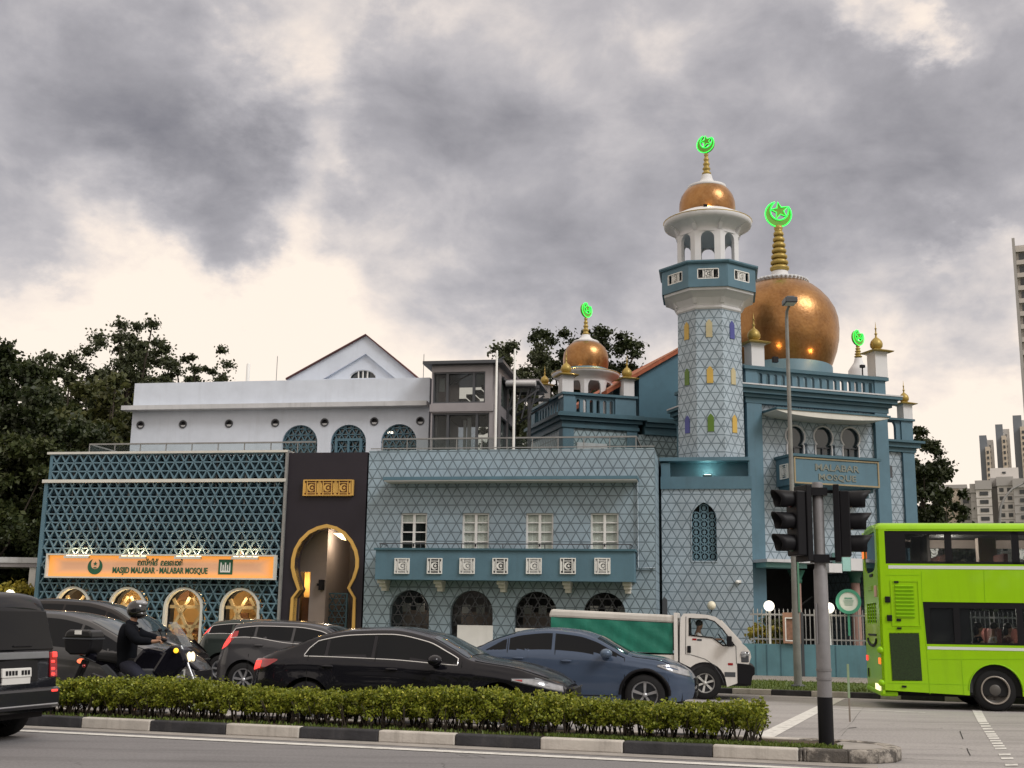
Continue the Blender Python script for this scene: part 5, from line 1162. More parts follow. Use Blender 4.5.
# --- prayer hall with the big dome
def prayer_hall():
    T = B.M; t = fthing(B, 'prayer_hall', 'teal prayer hall tower with balustrade, sign balcony and the biggest gold dome', 'building', 2.5, 3)
    u1 = B.u(888, 0, 440); D = 5.4; zc1 = B.z(387, 0, 752); zpt = B.z(366, 0, 752); zc0 = B.z(404, 0, 765)
    zp = B.z(561, 0, 790)                     # head of the ground-floor porch
    pil = .55
    xi0, xi1 = B.u(763, 0, 470), B.u(877, 0, 470)
    zsill = B.z(458, .12, 822); tre = []
    for px in (794.5, 822.5, 849.5):
        a, zt = B.uz(px, 425.5 + (px - 794)*.035, .12); tre.append((a, zt))
    r = B.u(832, .12, 440) - B.u(822.5, .12, 440)
    def tref(a, zt, rr):
        pts = [(a - rr*.86, zsill), (a + rr*.86, zsill), (a + rr*.86, zt - rr*1.75)]
        for k in range(-3, 16): th = math.pi * k / 12; pts.append((a + rr*math.cos(th), zt - rr + rr*math.sin(th)))
        pts += [(a - rr*.86, zt - rr*1.75)]
        return pts
    holes = [tref(a, zt, r) for a, zt in tre]
    m = MB(T); m.wall([(xi0, zp), (xi1, zp), (xi1, zc0), (xi0, zc0)], holes, .12, .4); m.build('tiled_front', MT['tile2'], t)
    m = MB(T); m.box(0, xi0, -.03, .5, 0, zc0); m.box(xi1, u1, -.03, .5, 0, zc0); m.box(0, .02, .5, D, zp, zc0)
    m.box(-.28, -.02, .15, .65, 0, zc0 - .1)
    m.build('pilaster', MT['teal'], t)
    m = MB(T); m.box(.03, .3, .5, D, 0, zc0); m.box(u1 - .3, u1, .5, D, 0, zc0); m.box(.3, u1 - .3, D - .2, D, 0, zc0); m.build('side_wall', MT['tile'], t)
    m = MB(T); m.box(.3, u1 - .3, .42, D - .3, zsill - .45, zsill - .3); m.box(.3, u1 - .3, .42, D - .3, zc0 - .35, zc0 - .2); m.box(.3, u1 - .3, 1.8, 1.9, zsill - .3, zc0 - .35); m.build('floor_slab', MT['interior'], t)
    for a, zt in tre:
        q = tref(a, zt, r); m = MB(T); m.tube([(p[0], .10, p[1]) for p in q[1:] + q[:1]], .035, 6); f = m.build('trefoil_window', MT['white'], t)
        g = MB(T); g.add([(p[0], .22, p[1]) for p in q], [tuple(range(len(q)))]); g.build('pane', MT['glass'], f)
        g = MB(T); g.box(a - r*.86, a + r*.86, .16, .2, zt - r*2.0, zt - r*1.9); g.box(a - .025, a + .025, .16, .2, zsill, zt - r*2.0); g.build('frame', MT['frame_dark'], f)
    for a in ((tre[0][0] + tre[1][0])/2, (tre[1][0] + tre[2][0])/2):
        m = MB(T); m.box(a - .13, a + .13, .03, .118, zsill, tre[1][1] - r*1.75); m.box(a - .17, a + .17, .0, .118, tre[1][1] - r*1.75, tre[1][1] - r*1.65); m.build('window_pier', MT['tile2'], t)
    # curved canopy
    x0, x1 = B.u(772.5, -.6, 414), B.u(884, -.6, 420); za = B.z(414.5, -.6, 790); m = MB(T)
    pl = [(x0, za + .06)] + [(x0 + (x1-x0)*k/12, za - .15*math.sin(math.pi*k/12) ** .6 + .05) for k in range(1, 12)] + [(x1, za + .06), (x1, za + .10), (x0, za + .10)]
    m.prism(pl, -.9, .10); m.build('canopy', MT['cream'], t); m = MB(T); m.box(x0 - .04, x1 + .04, -.94, .10, za + .102, za + .16); m.build('canopy_edge', MT['teal2'], t)
    # sign balcony
    x0, z1 = B.uz(793, 456, -1.0); x1, z0 = B.uz(880, 488.5, -1.0); z0 = B.z(484, -1.0, 800)
    m = MB(T); m.box(x0, x1, -1.0, -.88, z0, z1); m.box(x0, x0 + .12, -.88, .11, z0, z1); m.box(x1 - .12, x1, -.88, .11, z0, z1); m.box(x0 + .12, x1 - .12, -.88, .11, z0, z0 + .12); bal = m.build('sign_balcony', MT['teal'], t)
    m = MB(T); m.box(x0 - .06, x1 + .06, -1.07, -.82, z1 + .002, z1 + .09); m.box(x0 - .06, x0 + .16, -.82, .11, z1 + .002, z1 + .09); m.box(x1-.16, x1+.06, -.82, .11, z1 + .002, z1 + .09); m.build('coping', MT['teal2'], bal)
    m = MB(T); m.wall([(x0+.02, z0+.02), (x1-.02, z0+.02), (x1-.02, z1-.02), (x0+.02, z1-.02)], [[(x0+.07, z0+.07), (x1-.07, z0+.07), (x1-.07, z1-.07), (x0+.07, z1-.07)]], -1.03, -1.0); m.build('sign_frame', M_('dull_gold', (.30, .24, .14), .5, var=.1), bal)
    dg = M_('letter_gold', (.17, .185, .16), .5, var=.15)
    text_mesh('MALABAR', .31, T @ Matrix.Translation(((x0+x1)/2, -1.012, z0 + (z1-z0)*.64)), sx=1.25, bold=.006).build('lettering', dg, bal); text_mesh('MOSQUE', .29, T @ Matrix.Translation(((x0+x1)/2, -1.012, z0 + (z1-z0)*.29)), sx=1.25, bold=.006).build('lettering', dg, bal)
    T2 = T @ Matrix.Translation((x0, .1, 0)) @ Matrix.Rotation(R(-90), 4, 'Z'); m = MB(T2); b = MB(T2); ornament(m, b, .55, (z0 + z1)/2, .5, -.05, .045); m.build('side_grille', MT['panelw'], bal)
    for x in (x0 + .25, x1 - .25):
        m = MB(T)
        for (w, y, a, c) in ((.16, -.75, .14, 0), (.14, -.5, .3, .14), (.12, -.25, .48, .3)): m.box(x - w, x + w, y, .10, z0 - a, z0 - c - .002)
        m.build('corbel', MT['teal2'], t)
    # cornice and balustrade
    h = zc1 - zc0; m = MB(T)
    for (o, a, b_) in [(.05, 0, h*.35), (.14, h*.35, h*.55), (.28, h*.55, h*.82), (.40, h*.82, h)]: m.box(-o, u1 + o, -o, D, zc0 + a, zc0 + b_)
    m.build('cornice', MT['teal2'], t); m = MB(T); m.box(-.42, u1 + .42, -.42, D, zc1 + .002, zc1 + .05); m.build('cornice_lip', MT['ledge'], t)
    z0, z1 = zc1 + .05, zpt - .12
    m = MB(T); m.box(0, .45, 0, .45, z0, z1); m.box(u1 - .45, u1, 0, .45, z0, z1); balustrade(B, m, .45, u1 - .45, .05, z0, z1, n=16); m.box(0, .45, D - .45, D, z0, z1)
    m.frame(T @ Matrix.Translation((0, D - .45, 0)) @ Matrix.Rotation(R(-90), 4, 'Z')); balustrade(B, m, 0, D - .9, .05, z0, z1, n=14); m.frame(T); m.build('parapet', MT['teal'], t)
    m = MB(T); m.box(-.09, u1 + .09, -.09, .30, z1 + .002, zpt); m.box(-.09, .3, .3, D, z1 + .002, zpt); m.build('coping', MT['teal2'], t)
    m = MB(T); m.box(.1, u1 - .1, .2, D - .1, zc1 - .1, zc1 + .01); m.build('roof_deck', MT['conc'], t)
    # big dome
    wc = 3.35; pxc = 780.5; xc = B.u(pxc, wc, 300)
    _, P = prof(B, wc, pxc, [(50, 380), (50, 374), (49, 373)]); P[0] = (P[1][0], zc1); m = MB(T); m.lathe(P, xc, wc, 40); m.build('drum', MT['teal'], t)
    _, P = prof(B, wc, pxc, [(47, 377), (51, 368), (54.8, 358), (57, 348), (57.6, 337), (56.8, 327), (54, 317.5), (48.5, 308), (41.5, 299.5), (34.5, 293), (28, 288.5), (24, 287)])
    m = MB(T); m.lathe(P, xc, wc, 64); m.build('dome', MT['dome'], t)
    _, P = prof(B, wc, pxc, [(27, 288.5), (28, 286.3), (27, 284.5), (15, 283.4)]); m = MB(T); m.lathe(P, xc, wc, 40)
    for k in range(40): th = 2*math.pi*k/40; m.ball((xc + P[1][0]*math.cos(th), wc + P[1][0]*math.sin(th), P[1][1]), .055, 6)
    m.build('dome_collar', MT['ledge'], t)
    _, P = prof(B, wc, pxc, [(12.5, 284.5), (10.5, 280), (8.6, 275.5), (8.2, 273)])
    P = [(r_, z) for r_, z in P]; m = MB(T); m.lathe(P, xc, wc, 28); m.build('finial_base', MT['white'], t)
    zf = P[-1][1]; zt = B.z(226, wc, 778); m = MB(T); m.lathe(finial_profile(0, zf, zt, .37, 8), xc, wc, 20); m.build('finial', MT['gold'], t)
    crescent(B, t, xc, wc, zt - .04, .50, rot=R(-18))
    for px, py in ((776, 345), (817, 349)): q = B.uz(px, py, wc - 2.1); lamp('dome_lamp', B.M @ Vector((q[0], wc - 2.15, q[1] - .15)), 7, (1, .55, .18), .04)
    for px in (775.5,):
        q = B.uz(px, 359, .8); m = MB(T); m.box(q[0]-.09, q[0]+.09, .75, .9, q[1]-.12, q[1]+.08); m.build('dome_floodlight', MT['black'], t)
    pinnacle(B, 754.5, 362, .25, .50, 'gold-topped white pinnacle in front of the big dome, left corner of the balustrade')
    pinnacle(B, 877.5, 370, .25, .50, 'gold-topped white pinnacle at the right end of the big dome balustrade')
    # far small dome showing only its finial
    t3 = fthing(B, 'roof_turret', 'white cone with gold spire and green crescent behind the right end of the balustrade', 'turret', B.u(858, 7, 360), 7, zc1)
    x, z = B.uz(858.5, 364, 7); m = MB(T); m.lathe([(.46, zc1), (.44, z - .3), (.32, z - .12), (.20, z + .05), (.15, z + .25)], x, 7, 24); m.build('cone', MT['white'], t3)
    zt = B.z(344.5, 7, 858); m = MB(T); m.lathe(finial_profile(0, z + .28, zt, .17, 5), x, 7, 16); m.build('finial', MT['gold'], t3); crescent(B, t3, x, 7, zt - .04, .33, rot=R(15))
    m = MB(T); q = B.uz(862, 366.5, 6.3); m.box(q[0]-.09, q[0]+.09, 6.2, 6.35, q[1]-.06, q[1]+.06); m.bar((q[0], 6.28, zc1), (q[0], 6.28, q[1]), .04); m.build('floodlight', MT['black'], t3)
    # lower right extension
    Wx = 1.6; t4 = fthing(B, 'side_wing', 'narrow lower teal wing at the right end of the mosque, tree behind it', 'building', u1 + .6, Wx + 1)
    xe = B.u(916.5, Wx, 500); xs = B.u(884, Wx, 500); z3 = B.z(441, Wx, 900); z2 = B.z(452, Wx, 900); zt4 = B.z(418.5, Wx, 900); xm = B.u(905, Wx, 500)
    m = MB(T); m.box(u1 + .01, xm, Wx + .08, Wx + 5, 0, z2); m.build('wall', MT['tile2'], t4); m = MB(T); m.box(xm, xe, Wx - .02, Wx + 5, 0, z2); m.box(B.u(889.5, Wx, 500) - .12, B.u(889.5, Wx, 500), Wx, Wx + .079, 0, z2); m.build('pilaster', MT['teal'], t4)
    h = z3 - z2; m = MB(T)
    for (o, a, b_) in [(.06, 0, h*.4), (.18, h*.4, h*.8), (.3, h*.8, h)]: m.box(u1 + .01, xe + o, Wx - o, Wx + 5, z2 + a, z2 + b_)
    m.build('cornice', MT['teal2'], t4)
    m = MB(T); balustrade(B, m, u1 + .02, xm, Wx + .05, z3, zt4 - .08, n=2); m.box(xm, xe, Wx, Wx + .4, z3, zt4 - .08); m.build('parapet', MT['teal'], t4); m = MB(T); m.box(u1 + .02, xe + .07, Wx - .07, Wx + .3, zt4 - .078, zt4); m.build('coping', MT['teal2'], t4)
    pinnacle(B, 905, 418, Wx + .25, .40, 'smallest gold-topped pinnacle, on the low right wing of the mosque')
    m = MB(T); q = B.uz(890, 472, Wx); m.box(q[0]-.12, q[0]+.02, Wx - .12, Wx + .079, q[1]-.22, q[1]+.22); m.build('wall_box', MT['frame_dark'], t4)
    # ground-floor porch
    t5 = fthing(B, 'entrance_porch', 'shaded ground-floor porch with green beams and pink columns below the sign balcony', 'porch', 2.5, 0)
    m = MB(T); xa, xb = B.u(766, -.7, 565), B.u(807, -.7, 565); zq = B.z(567.5, -.7, 780); m.box(xa, xb, -.7, .11, zq, zq + .16); m.build('canopy_beam', M_('beam_green', (.16, .34, .33), .6, var=.1), t5)
    m = MB(T); m.box(xa - .1, xb + .3, -.95, .11, zq + .163, zq + .26); m.build('canopy_slab', MT['ledge'], t5)
    m = MB(T); xw0, xw1 = B.u(829, -.5, 565), B.u(842, -.5, 565); m.box(xw0, xw1, -.5, .11, B.z(572.5, -.5, 835), B.z(563.5, -.5, 835)); m.box(B.u(851, -.5, 565), B.u(880, -.5, 565), -.5, .11, B.z(570.5, -.5, 855), B.z(558.5, -.5, 855)); m.build('white_beam', MT['white'], t5)
    m = MB(T); m.box(B.u(842.5, -.5, 560), B.u(850.5, -.5, 560), -.5, .11, B.z(571, -.5, 846), B.z(552, -.5, 846)); m.build('mint_beam', M_('beam_mint', (.28, .50, .46), .6, var=.1), t5)
    pink = M_('pink_column', (.30, .19, .16), .7, var=.12)
    for px in (797, 856):
        x = B.u(px, .2, 600); m = MB(T); zcap = B.z(583, .2, px); m.lathe([(.17, 0), (.15, zcap)], x, .2, 16); f = m.build('column', pink, t5)
        m = MB(T); m.lathe([(.18, zcap), (.2, zcap + .1), (.17, zcap + .14), (.26, zcap + .34), (.3, zcap + .42)], x, .2, 16); m.build('capital', M_('capital_green', (.02, .09, .06), .5, var=.1), f)
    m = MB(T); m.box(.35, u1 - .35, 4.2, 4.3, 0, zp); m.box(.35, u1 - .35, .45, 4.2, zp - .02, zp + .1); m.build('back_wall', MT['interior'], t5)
    m = MB(T)
    for k in range(9): m.box(1.6 + k*.28, 3.9, 2.6 + k*.12, 4.1, .1 + k*.16, .26 + k*.16)
    m.bar((1.4, 2.5, 1.0), (3.9, 2.5, 2.6), .05); m.build('stair', MT['frame_dark'], t5)
    m = MB(T); x = B.u(775, 1.2, 620); m.box(x, x + .9, 1.2, 1.6, .1, 1.5); m.build('shoe_rack', MT['wood'], t5)
prayer_hall()

# --- boundary wall, railings, gate and small things in front
def frontage():
    Fw = Frame(A.M.translation.x, A.M.translation.y, -10); W = -.25; T = Fw.M
    x0, x1 = Fw.u(744, W, 660), Fw.u(1020, W, 660); zt = Fw.z(644.5, W, 800)
    t = fthing(Fw, 'boundary_wall', 'low teal boundary wall with grey upright railings in front of the porch', 'wall', (x0+x1)/2, W)
    m = MB(T); m.box(x0, x1, W, W + .2, 0, zt); m.build('plinth', M_('plinth_teal', (.085, .19, .225), .6, var=.14, streak=.3), t)
    m = MB(T)
    for px in (756, 767, 781, 803, 819, 836): x = Fw.u(px, W, 660); m.box(x - .012, x + .012, W - .012, W - .002, .13, zt - .02)
    m.build('joint_strip', MT['teal2'], t)
    m = MB(T); ztr = Fw.z(614, W, 800); x = x0 + .3
    while x < x1: m.lathe([(.016, zt), (.016, ztr + .1), (.004, ztr + .15)], x, W + .1, 6); x += .125
    m.box(x0 + .2, x1, W + .085, W + .115, ztr - .05, ztr); m.box(x0 + .2, x1, W + .085, W + .115, zt + .12, zt + .16); m.build('railing', MT['steel'], t)
    m = MB(T); xg = Fw.u(802.5, W, 640); m.box(xg - .04, xg + .04, W - .03, W + .17, 0, ztr + .05); m.build('gate_post', MT['frame_dark'], t)
    for px, py, lab in ((769, 606, 'lit white globe lamp on a thin post at the left end of the railings'), (829, 608, 'lit white globe lamp on a post half hidden by the traffic light pole')):
        x, z = Fw.uz(px, py, W + .1); f = fthing(Fw, 'globe_lamp', lab, 'lamp', x, W + .1, zt, group='globe lamps on the boundary wall'); m = MB(T); m.lathe([(.035, zt), (.03, z - .15), (.06, z - .14)], x, W + .1, 10); m.build('post', MT['panelw'], f); m = MB(T); m.ball((x, W + .1, z), .155, 16); m.build('globe', MT['globe'], f)
        lamp('globe_bulb', Fw.M @ Vector((x, W - .25, z)), 5, (1, .9, .75), .15)
    x, z = A.uz(711.5, 605.5, 2.1); f = fthing(A, 'wall_globe_lamp', 'unlit cream globe lamp fixed to the tiled minaret base', 'lamp', x, 2.1, z); m = MB(A.M); m.ball((x, 2.1, z), .14, 16); m.build('globe', MT['globe_off'], f); m = MB(A.M); m.bar((x, 2.1, z - .14), (x, 2.395, z - .18), .04); m.build('bracket', MT['black'], f)
    x, z = A.uz(737.5, 582, 2.2); f = fthing(A, 'security_camera', 'small white dome camera on the tiled minaret base', 'camera', x, 2.3, z); m = MB(A.M); m.ball((x, 2.25, z), .07, 10, (1, 1, .8)); m.build('dome_housing', MT['panelw'], f); m = MB(A.M); m.box(x - .04, x + .12, 2.28, 2.395, z - .02, z + .06); m.build('bracket', MT['panelw'], f)
    x, z = A.uz(664.2, 600, -.1); f = fthing(A, 'bollard_light', 'dark narrow spike-shaped wall fitting above the white truck', 'light', x + .1, .8, 0); m = MB(A.M); x, z = A.uz(664, 596.5, .8); m.prism([(x - .09, .1), (x + .11, .1), (x + .1, z - .1), (x, z), (x - .05, z - .1)], .75, .85); m.build('spike', MT['frame_dark'], f)
    # framed notice board behind the railings
    a, b = Fw.uz(782, 613, W - .05), Fw.uz(802, 642, W - .05); a, b = Fw.uz(782.5, 612.5, W - .05), Fw.uz(801, 643.5, W - .05)
    f = fthing(Fw, 'notice_board', 'brown framed notice board on the railings behind the street lamp', 'notice board', (a[0]+b[0])/2, W, b[1])
    m = MB(T); m.wall([(a[0], b[1]), (b[0], b[1]), (b[0], a[1]), (a[0], a[1])], [[(a[0]+.06, b[1]+.06), (b[0]-.06, b[1]+.06), (b[0]-.06, a[1]-.14), (a[0]+.06, a[1]-.14)]], W - .10, W - .02); m.build('frame', M_('board_frame', (.32, .18, .12), .6, var=.15), f)
    m = MB(T); m.box(a[0]+.05, b[0]-.05, W - .05, W - .03, b[1]+.05, a[1]-.13); m.build('panel', M_('board_panel', (.22, .12, .08), .5, var=.3, vs=10), f)
    m = MB(T); m.wall([(a[0]+.06, b[1]+.06), (b[0]-.06, b[1]+.06), (b[0]-.06, a[1]-.14), (a[0]+.06, a[1]-.14)], [[(a[0]+.09, b[1]+.09), (b[0]-.09, b[1]+.09), (b[0]-.09, a[1]-.17), (a[0]+.09, a[1]-.17)]], W - .105, W - .06); m.build('inner_trim', MT['panelw'], f)
    # round green sign
    x, z = Fw.uz(848.3, 601.5, W - .02); f = fthing(Fw, 'round_sign', 'round white sign with a green rim above the railings, left of the bus', 'sign', x, W - .02, z - .5)
    circ = lambda r, n=28: [(x + r*math.cos(2*math.pi*k/n), z + r*math.sin(2*math.pi*k/n)) for k in range(n)]
    m = MB(T); m.wall(circ(.36), [circ(.27)], W - .08, W - .0); m.box(x - .03, x + .03, W + .0, W + .06, ztr - .6, z); m.build('rim', M_('sign_rim_green', (.05, .24, .15), .5, var=.08), f); m = MB(T); m.prism(circ(.272), W - .06, W - .01); m.build('face', M_('sign_face_pale', (.52, .56, .50), .5, var=.05), f)
    m = MB(T); gr = M_('sign_ink', (.12, .28, .2), .5, var=0)
    m.box(x - .11, x + .11, W - .068, W - .062, z + .07, z + .11)
    for k in range(5): m.box(x - .15 + .01*k, x + .15 - .01*k, W - .068, W - .062, z + .03 - k*.035, z + .04 - k*.035)
    m.build('printed_lines', gr, f)
    # yellowish shrubs behind the railings and at the far left
    for px, lab in ((762, 'yellow-green shrub behind the left end of the railings'), (775, 'second small shrub behind the railings, right of the lit globe')):
        p = Fw.M @ Vector((Fw.u(px, W + .8, 640), W + .9, 0)); rng = np.random.default_rng(px); f = thing('shrub', lab, 'shrub', tuple(p)); n = 26; cs = [(p.x + rng.uniform(-.3, .3), p.y + rng.uniform(-.25, .25), rng.uniform(.5, 1.75)) for _ in range(n)]
        leaf_obj('foliage', leaves(cs, [.22]*n, 60, .09, rng), LEAF['olive'] if px == 775 else LEAF['yel'], f); m = MB(); m.tube([(p.x, p.y, 0), (p.x, p.y, 1.4)], [.03, .01], 6); m.build('stem', MT['bark'], f)
    # bus shelter at far left
    Fs = Frame(0, 0, 0); Y = 41.5; d = ray(36, 570); xs = d.x / d.y * Y; f = thing('bus_shelter', 'white-roofed shelter at the left edge beside the lattice screen', 'shelter', (xs - 2.5, Y, 0)); z = Fs.z(560, Y, 15)
    m = MB(); m.box(xs - 6, xs + .2, Y - .1, Y + 2.6, z - .1, z + .09); m.build('roof', MT['ledge'], f); m = MB(); m.box(xs - 6, xs + .15, Y - .04, Y + 2.5, z - .24, z - .102); m.build('fascia', MT['alu'], f); m = MB()
    for k in range(3): m.box(xs - .25 - 2.6*k, xs - .02 - 2.6*k, Y + .05, Y + .28, 0, z - .24)
    m.build('post', MT['panelw'], f)
    Y2 = 40.6; x, z = Fs.uz(10, 594, Y2); f = thing('globe_lamp', 'lit white globe lamp on a post under the shelter at the far left', 'lamp', (x, Y2, 0)); m = MB(); m.lathe([(.04, 0), (.03, z - .14)], x, Y2, 8); m.build('post', MT['panelw'], f); m = MB(); m.ball((x, Y2, z), .15, 14); m.build('globe', MT['globe'], f)
    for px, lab in ((12, 'yellow-flowering bush under the shelter roof'), (26, 'yellow-flowering bush beside the shelter post')):
        Yb = 41; d = ray(px, 600); x = d.x/d.y*Yb; rng = np.random.default_rng(px); f = thing('flowering_bush', lab, 'bush', (x, Yb, 0), group='yellow bushes at the shelter'); n = 34; cs = [(x + rng.uniform(-.4, .4), Yb + rng.uniform(-.3, .3), rng.uniform(.3, 2.55)) for _ in range(n)]
        leaf_obj('foliage', leaves(cs, [.25]*n, 70, .09, rng), LEAF['yel'], f); m = MB(); m.tube([(x, Yb, 0), (x, Yb, 2)], [.04, .01], 6); m.build('stem', MT['bark'], f)
frontage()

MT['lamppost'] = M_('lamp_post_grey', (.19, .19, .18), .6, .1, var=.2, vs=3, streak=.2)
# --- street lamp, traffic light, signs
def street():
    F0 = Frame(0, 0, 0); Y = 29.6; x, zb = F0.uz(796, 682, Y); xt, zt = F0.uz(789, 308, Y); x = (x + xt)/2 + .0; xt = F0.u(792.3, Y, 500)
    f = thing('street_lamp', 'tall slim grey street lamp with a flat square head in front of the prayer hall', 'street lamp', (xt, Y, .12))
    m = MB(); m.lathe([(.10, .1), (.095, 1.0), (.09, 2.2), (.075, 3.9), (.062, 3.95), (.045, zt - .25)], xt, Y, 14); m.tube([(xt, Y, zt - .3), (xt + .0, Y - .05, zt - .1), (xt + .03, Y - .15, zt)], [.042, .04, .035], 8); m.build('post', MT['lamppost'], f)
    m = MB(); a = F0.uz(789.5, 300.5, Y - .3); a = (xt + .02, a[1]); m.box(a[0] - .16, a[0] + .15, Y - .55, Y - .1, a[1] - .10, a[1] + .04); m.box(a[0] - .10, a[0] + .10, Y - .45, Y - .15, a[1] + .04, a[1] + .09); m.build('lamp_head', MT['frame_dark'], f, bevel=.02)
    m = MB(); m.box(a[0] - .12, a[0] + .12, Y - .5, Y - .16, a[1] - .112, a[1] - .102); m.build('diffuser', MT['ledge'], f)
    m = MB(); m.box(xt + .045, xt + .09, Y - .10, Y - .06, 1.9, 3.9); m.build('green_strip', M_('strip_green', (.09, .22, .15), .5, var=.1), f)
    m = MB(); m.lathe([(.17, .12), (.17, .15), (.12, .17)], xt, Y, 14); m.build('base_plate', MT['frame_dark'], f)
    # traffic light on the island
    p = ground(826.5, 744.5, .15); Yp = p.y; x = p.x; ztop = F0.z(484, Yp, 818); s = F_PX / Yp
    f = thing('traffic_light_pole', 'thick grey traffic light pole with black painted foot on the island nose', 'traffic light', (x, Yp, .145))
    zb = F0.z(697, Yp, 825); r = .09
    m = MB(); m.lathe([(r + .004, .15), (r + .003, zb)], x, Yp, 28, cap=False); m.build('black_foot', MT['black'], f)
    m = MB(); m.lathe([(r, zb), (r - .004, F0.z(570, Yp, 820)), (r - .02, F0.z(568, Yp, 820)), (r - .022, ztop), (r - .03, ztop + .02)], x, Yp, 28); m.lathe([(r + .006, F0.z(671, Yp, 820)), (r + .008, F0.z(668.5, Yp, 820))], x, Yp, 28); m.lathe([(r + .006, F0.z(680, Yp, 820)), (r + .008, F0.z(678, Yp, 820))], x, Yp, 28); m.build('pole', MT['polepaint'], f)
    m = MB(); m.tube([(x - .085, Yp - .06, F0.z(640, Yp)), (x - .085, Yp - .06, F0.z(600, Yp))], .012, 6); m.build('cable_duct', MT['polepaint'], f)
    for sx, pxa, pxb in ((-1, 772, 811), (1, 831, 863)):
        zt_, zb_ = F0.z(488, Yp, 800 if sx < 0 else 840), F0.z(560, Yp, 800)
        bx0 = F0.u(798 if sx < 0 else 831.5, Yp, 520); bx1 = F0.u(809 if sx < 0 else 842, Yp, 520)
        sig = thing('signal_head', 'black three-lamp signal head on the left of the traffic light pole, hoods pointing left' if sx < 0 else 'black three-lamp signal head on the right of the traffic light pole, hoods pointing right', 'traffic signal', ((bx0+bx1)/2, Yp, zb_), group='signal heads on the pole')
        m = MB(); bA, bB = sorted((bx0, bx1))
        # back board seen edge-on, slightly turned
        T = Matrix.Translation(((bA+bB)/2, Yp, 0)) @ Matrix.Rotation(R(14 * -sx), 4, 'Z'); hw = (bB - bA)/2
        m.frame(T); m.box(-hw*.55, hw*.55, -.17, .17, zb_ - .02, zt_ + .03); m.build('backboard', MT['black'], sig, bevel=.01)
        m = MB(T)
        m.box(sx*hw*.5, sx*(hw*.5 + .13), -.15, .15, zb_ + .05, zt_ - .05); m.build('housing', MT['black'], sig, bevel=.015)
        for k in range(3):
            zc = zt_ - .155 - k * (zt_ - zb_ - .08) / 3; Th = T @ Matrix.Translation((sx*(hw*.5 + .13), 0, zc)) @ Matrix.Rotation(sx * math.pi/2, 4, 'Z')
            # hood: open half tube along local -y
            h = MB(Th); n = 20; vs = []; fs = []
            for i, (rr, y) in enumerate(((.115, 0), (.118, -.13), (.118, -.27), (.110, -.27), (.108, -.02))):
                for j in range(n + 1):
                    th = math.pi * (-.30 + 1.6 * j / n); yy = y * (1 - .0 * j); yy = y if abs(y) < .2 else y * (1.0 - .28 * (1 - math.sin(min(max(th, 0), math.pi))))
                    vs.append((rr * math.cos(th), yy, rr * math.sin(th)))
            for i in range(4):
                for j in range(n): a = i*(n+1) + j; fs.append((a, a+1, a+n+2, a+n+1))
            h.add(vs, fs, True); h.build('hood', MT['black'], sig)
            h = MB(Th); h.disc_lathe([(.102, -.01), (.1, -.03), (.06, -.045), (.001, -.05)], (0, 0, 0), n=20); h.build('lens', M_('lens_dark', ((.10, .01, .01), (.10, .05, .01), (.01, .07, .03))[k], .25, var=0), sig)
        for zz in (zt_ - .05, zb_ + .02):
            m = MB(); m.bar(((bA+bB)/2, Yp, zz), (x, Yp, zz), .04); m.box(x - .10, x + .10, Yp - .1, Yp + .1, zz - .05, zz + .05) if sx < 0 else None
            m.build('mounting_arm', MT['black'], sig)
    # thin marker post behind the pole
    p = ground(850, 722, 0); f = thing('marker_post', 'thin faded green marker post right of the traffic light pole', 'post', (p.x, p.y, 0)); zt = F0.z(664, p.y, 848); zm = F0.z(698, p.y, 848)
    m = MB(); m.box(p.x - .018, p.x + .018, p.y - .01, p.y + .01, zm, zt); m.build('upper_blade', M_('faded_green', (.22, .30, .18), .7, var=.15), f); m = MB(); m.box(p.x - .012, p.x + .012, p.y - .01, p.y + .01, 0, zm); m.build('stem', M_('faded_brown', (.2, .17, .14), .8, var=.2), f)
street()

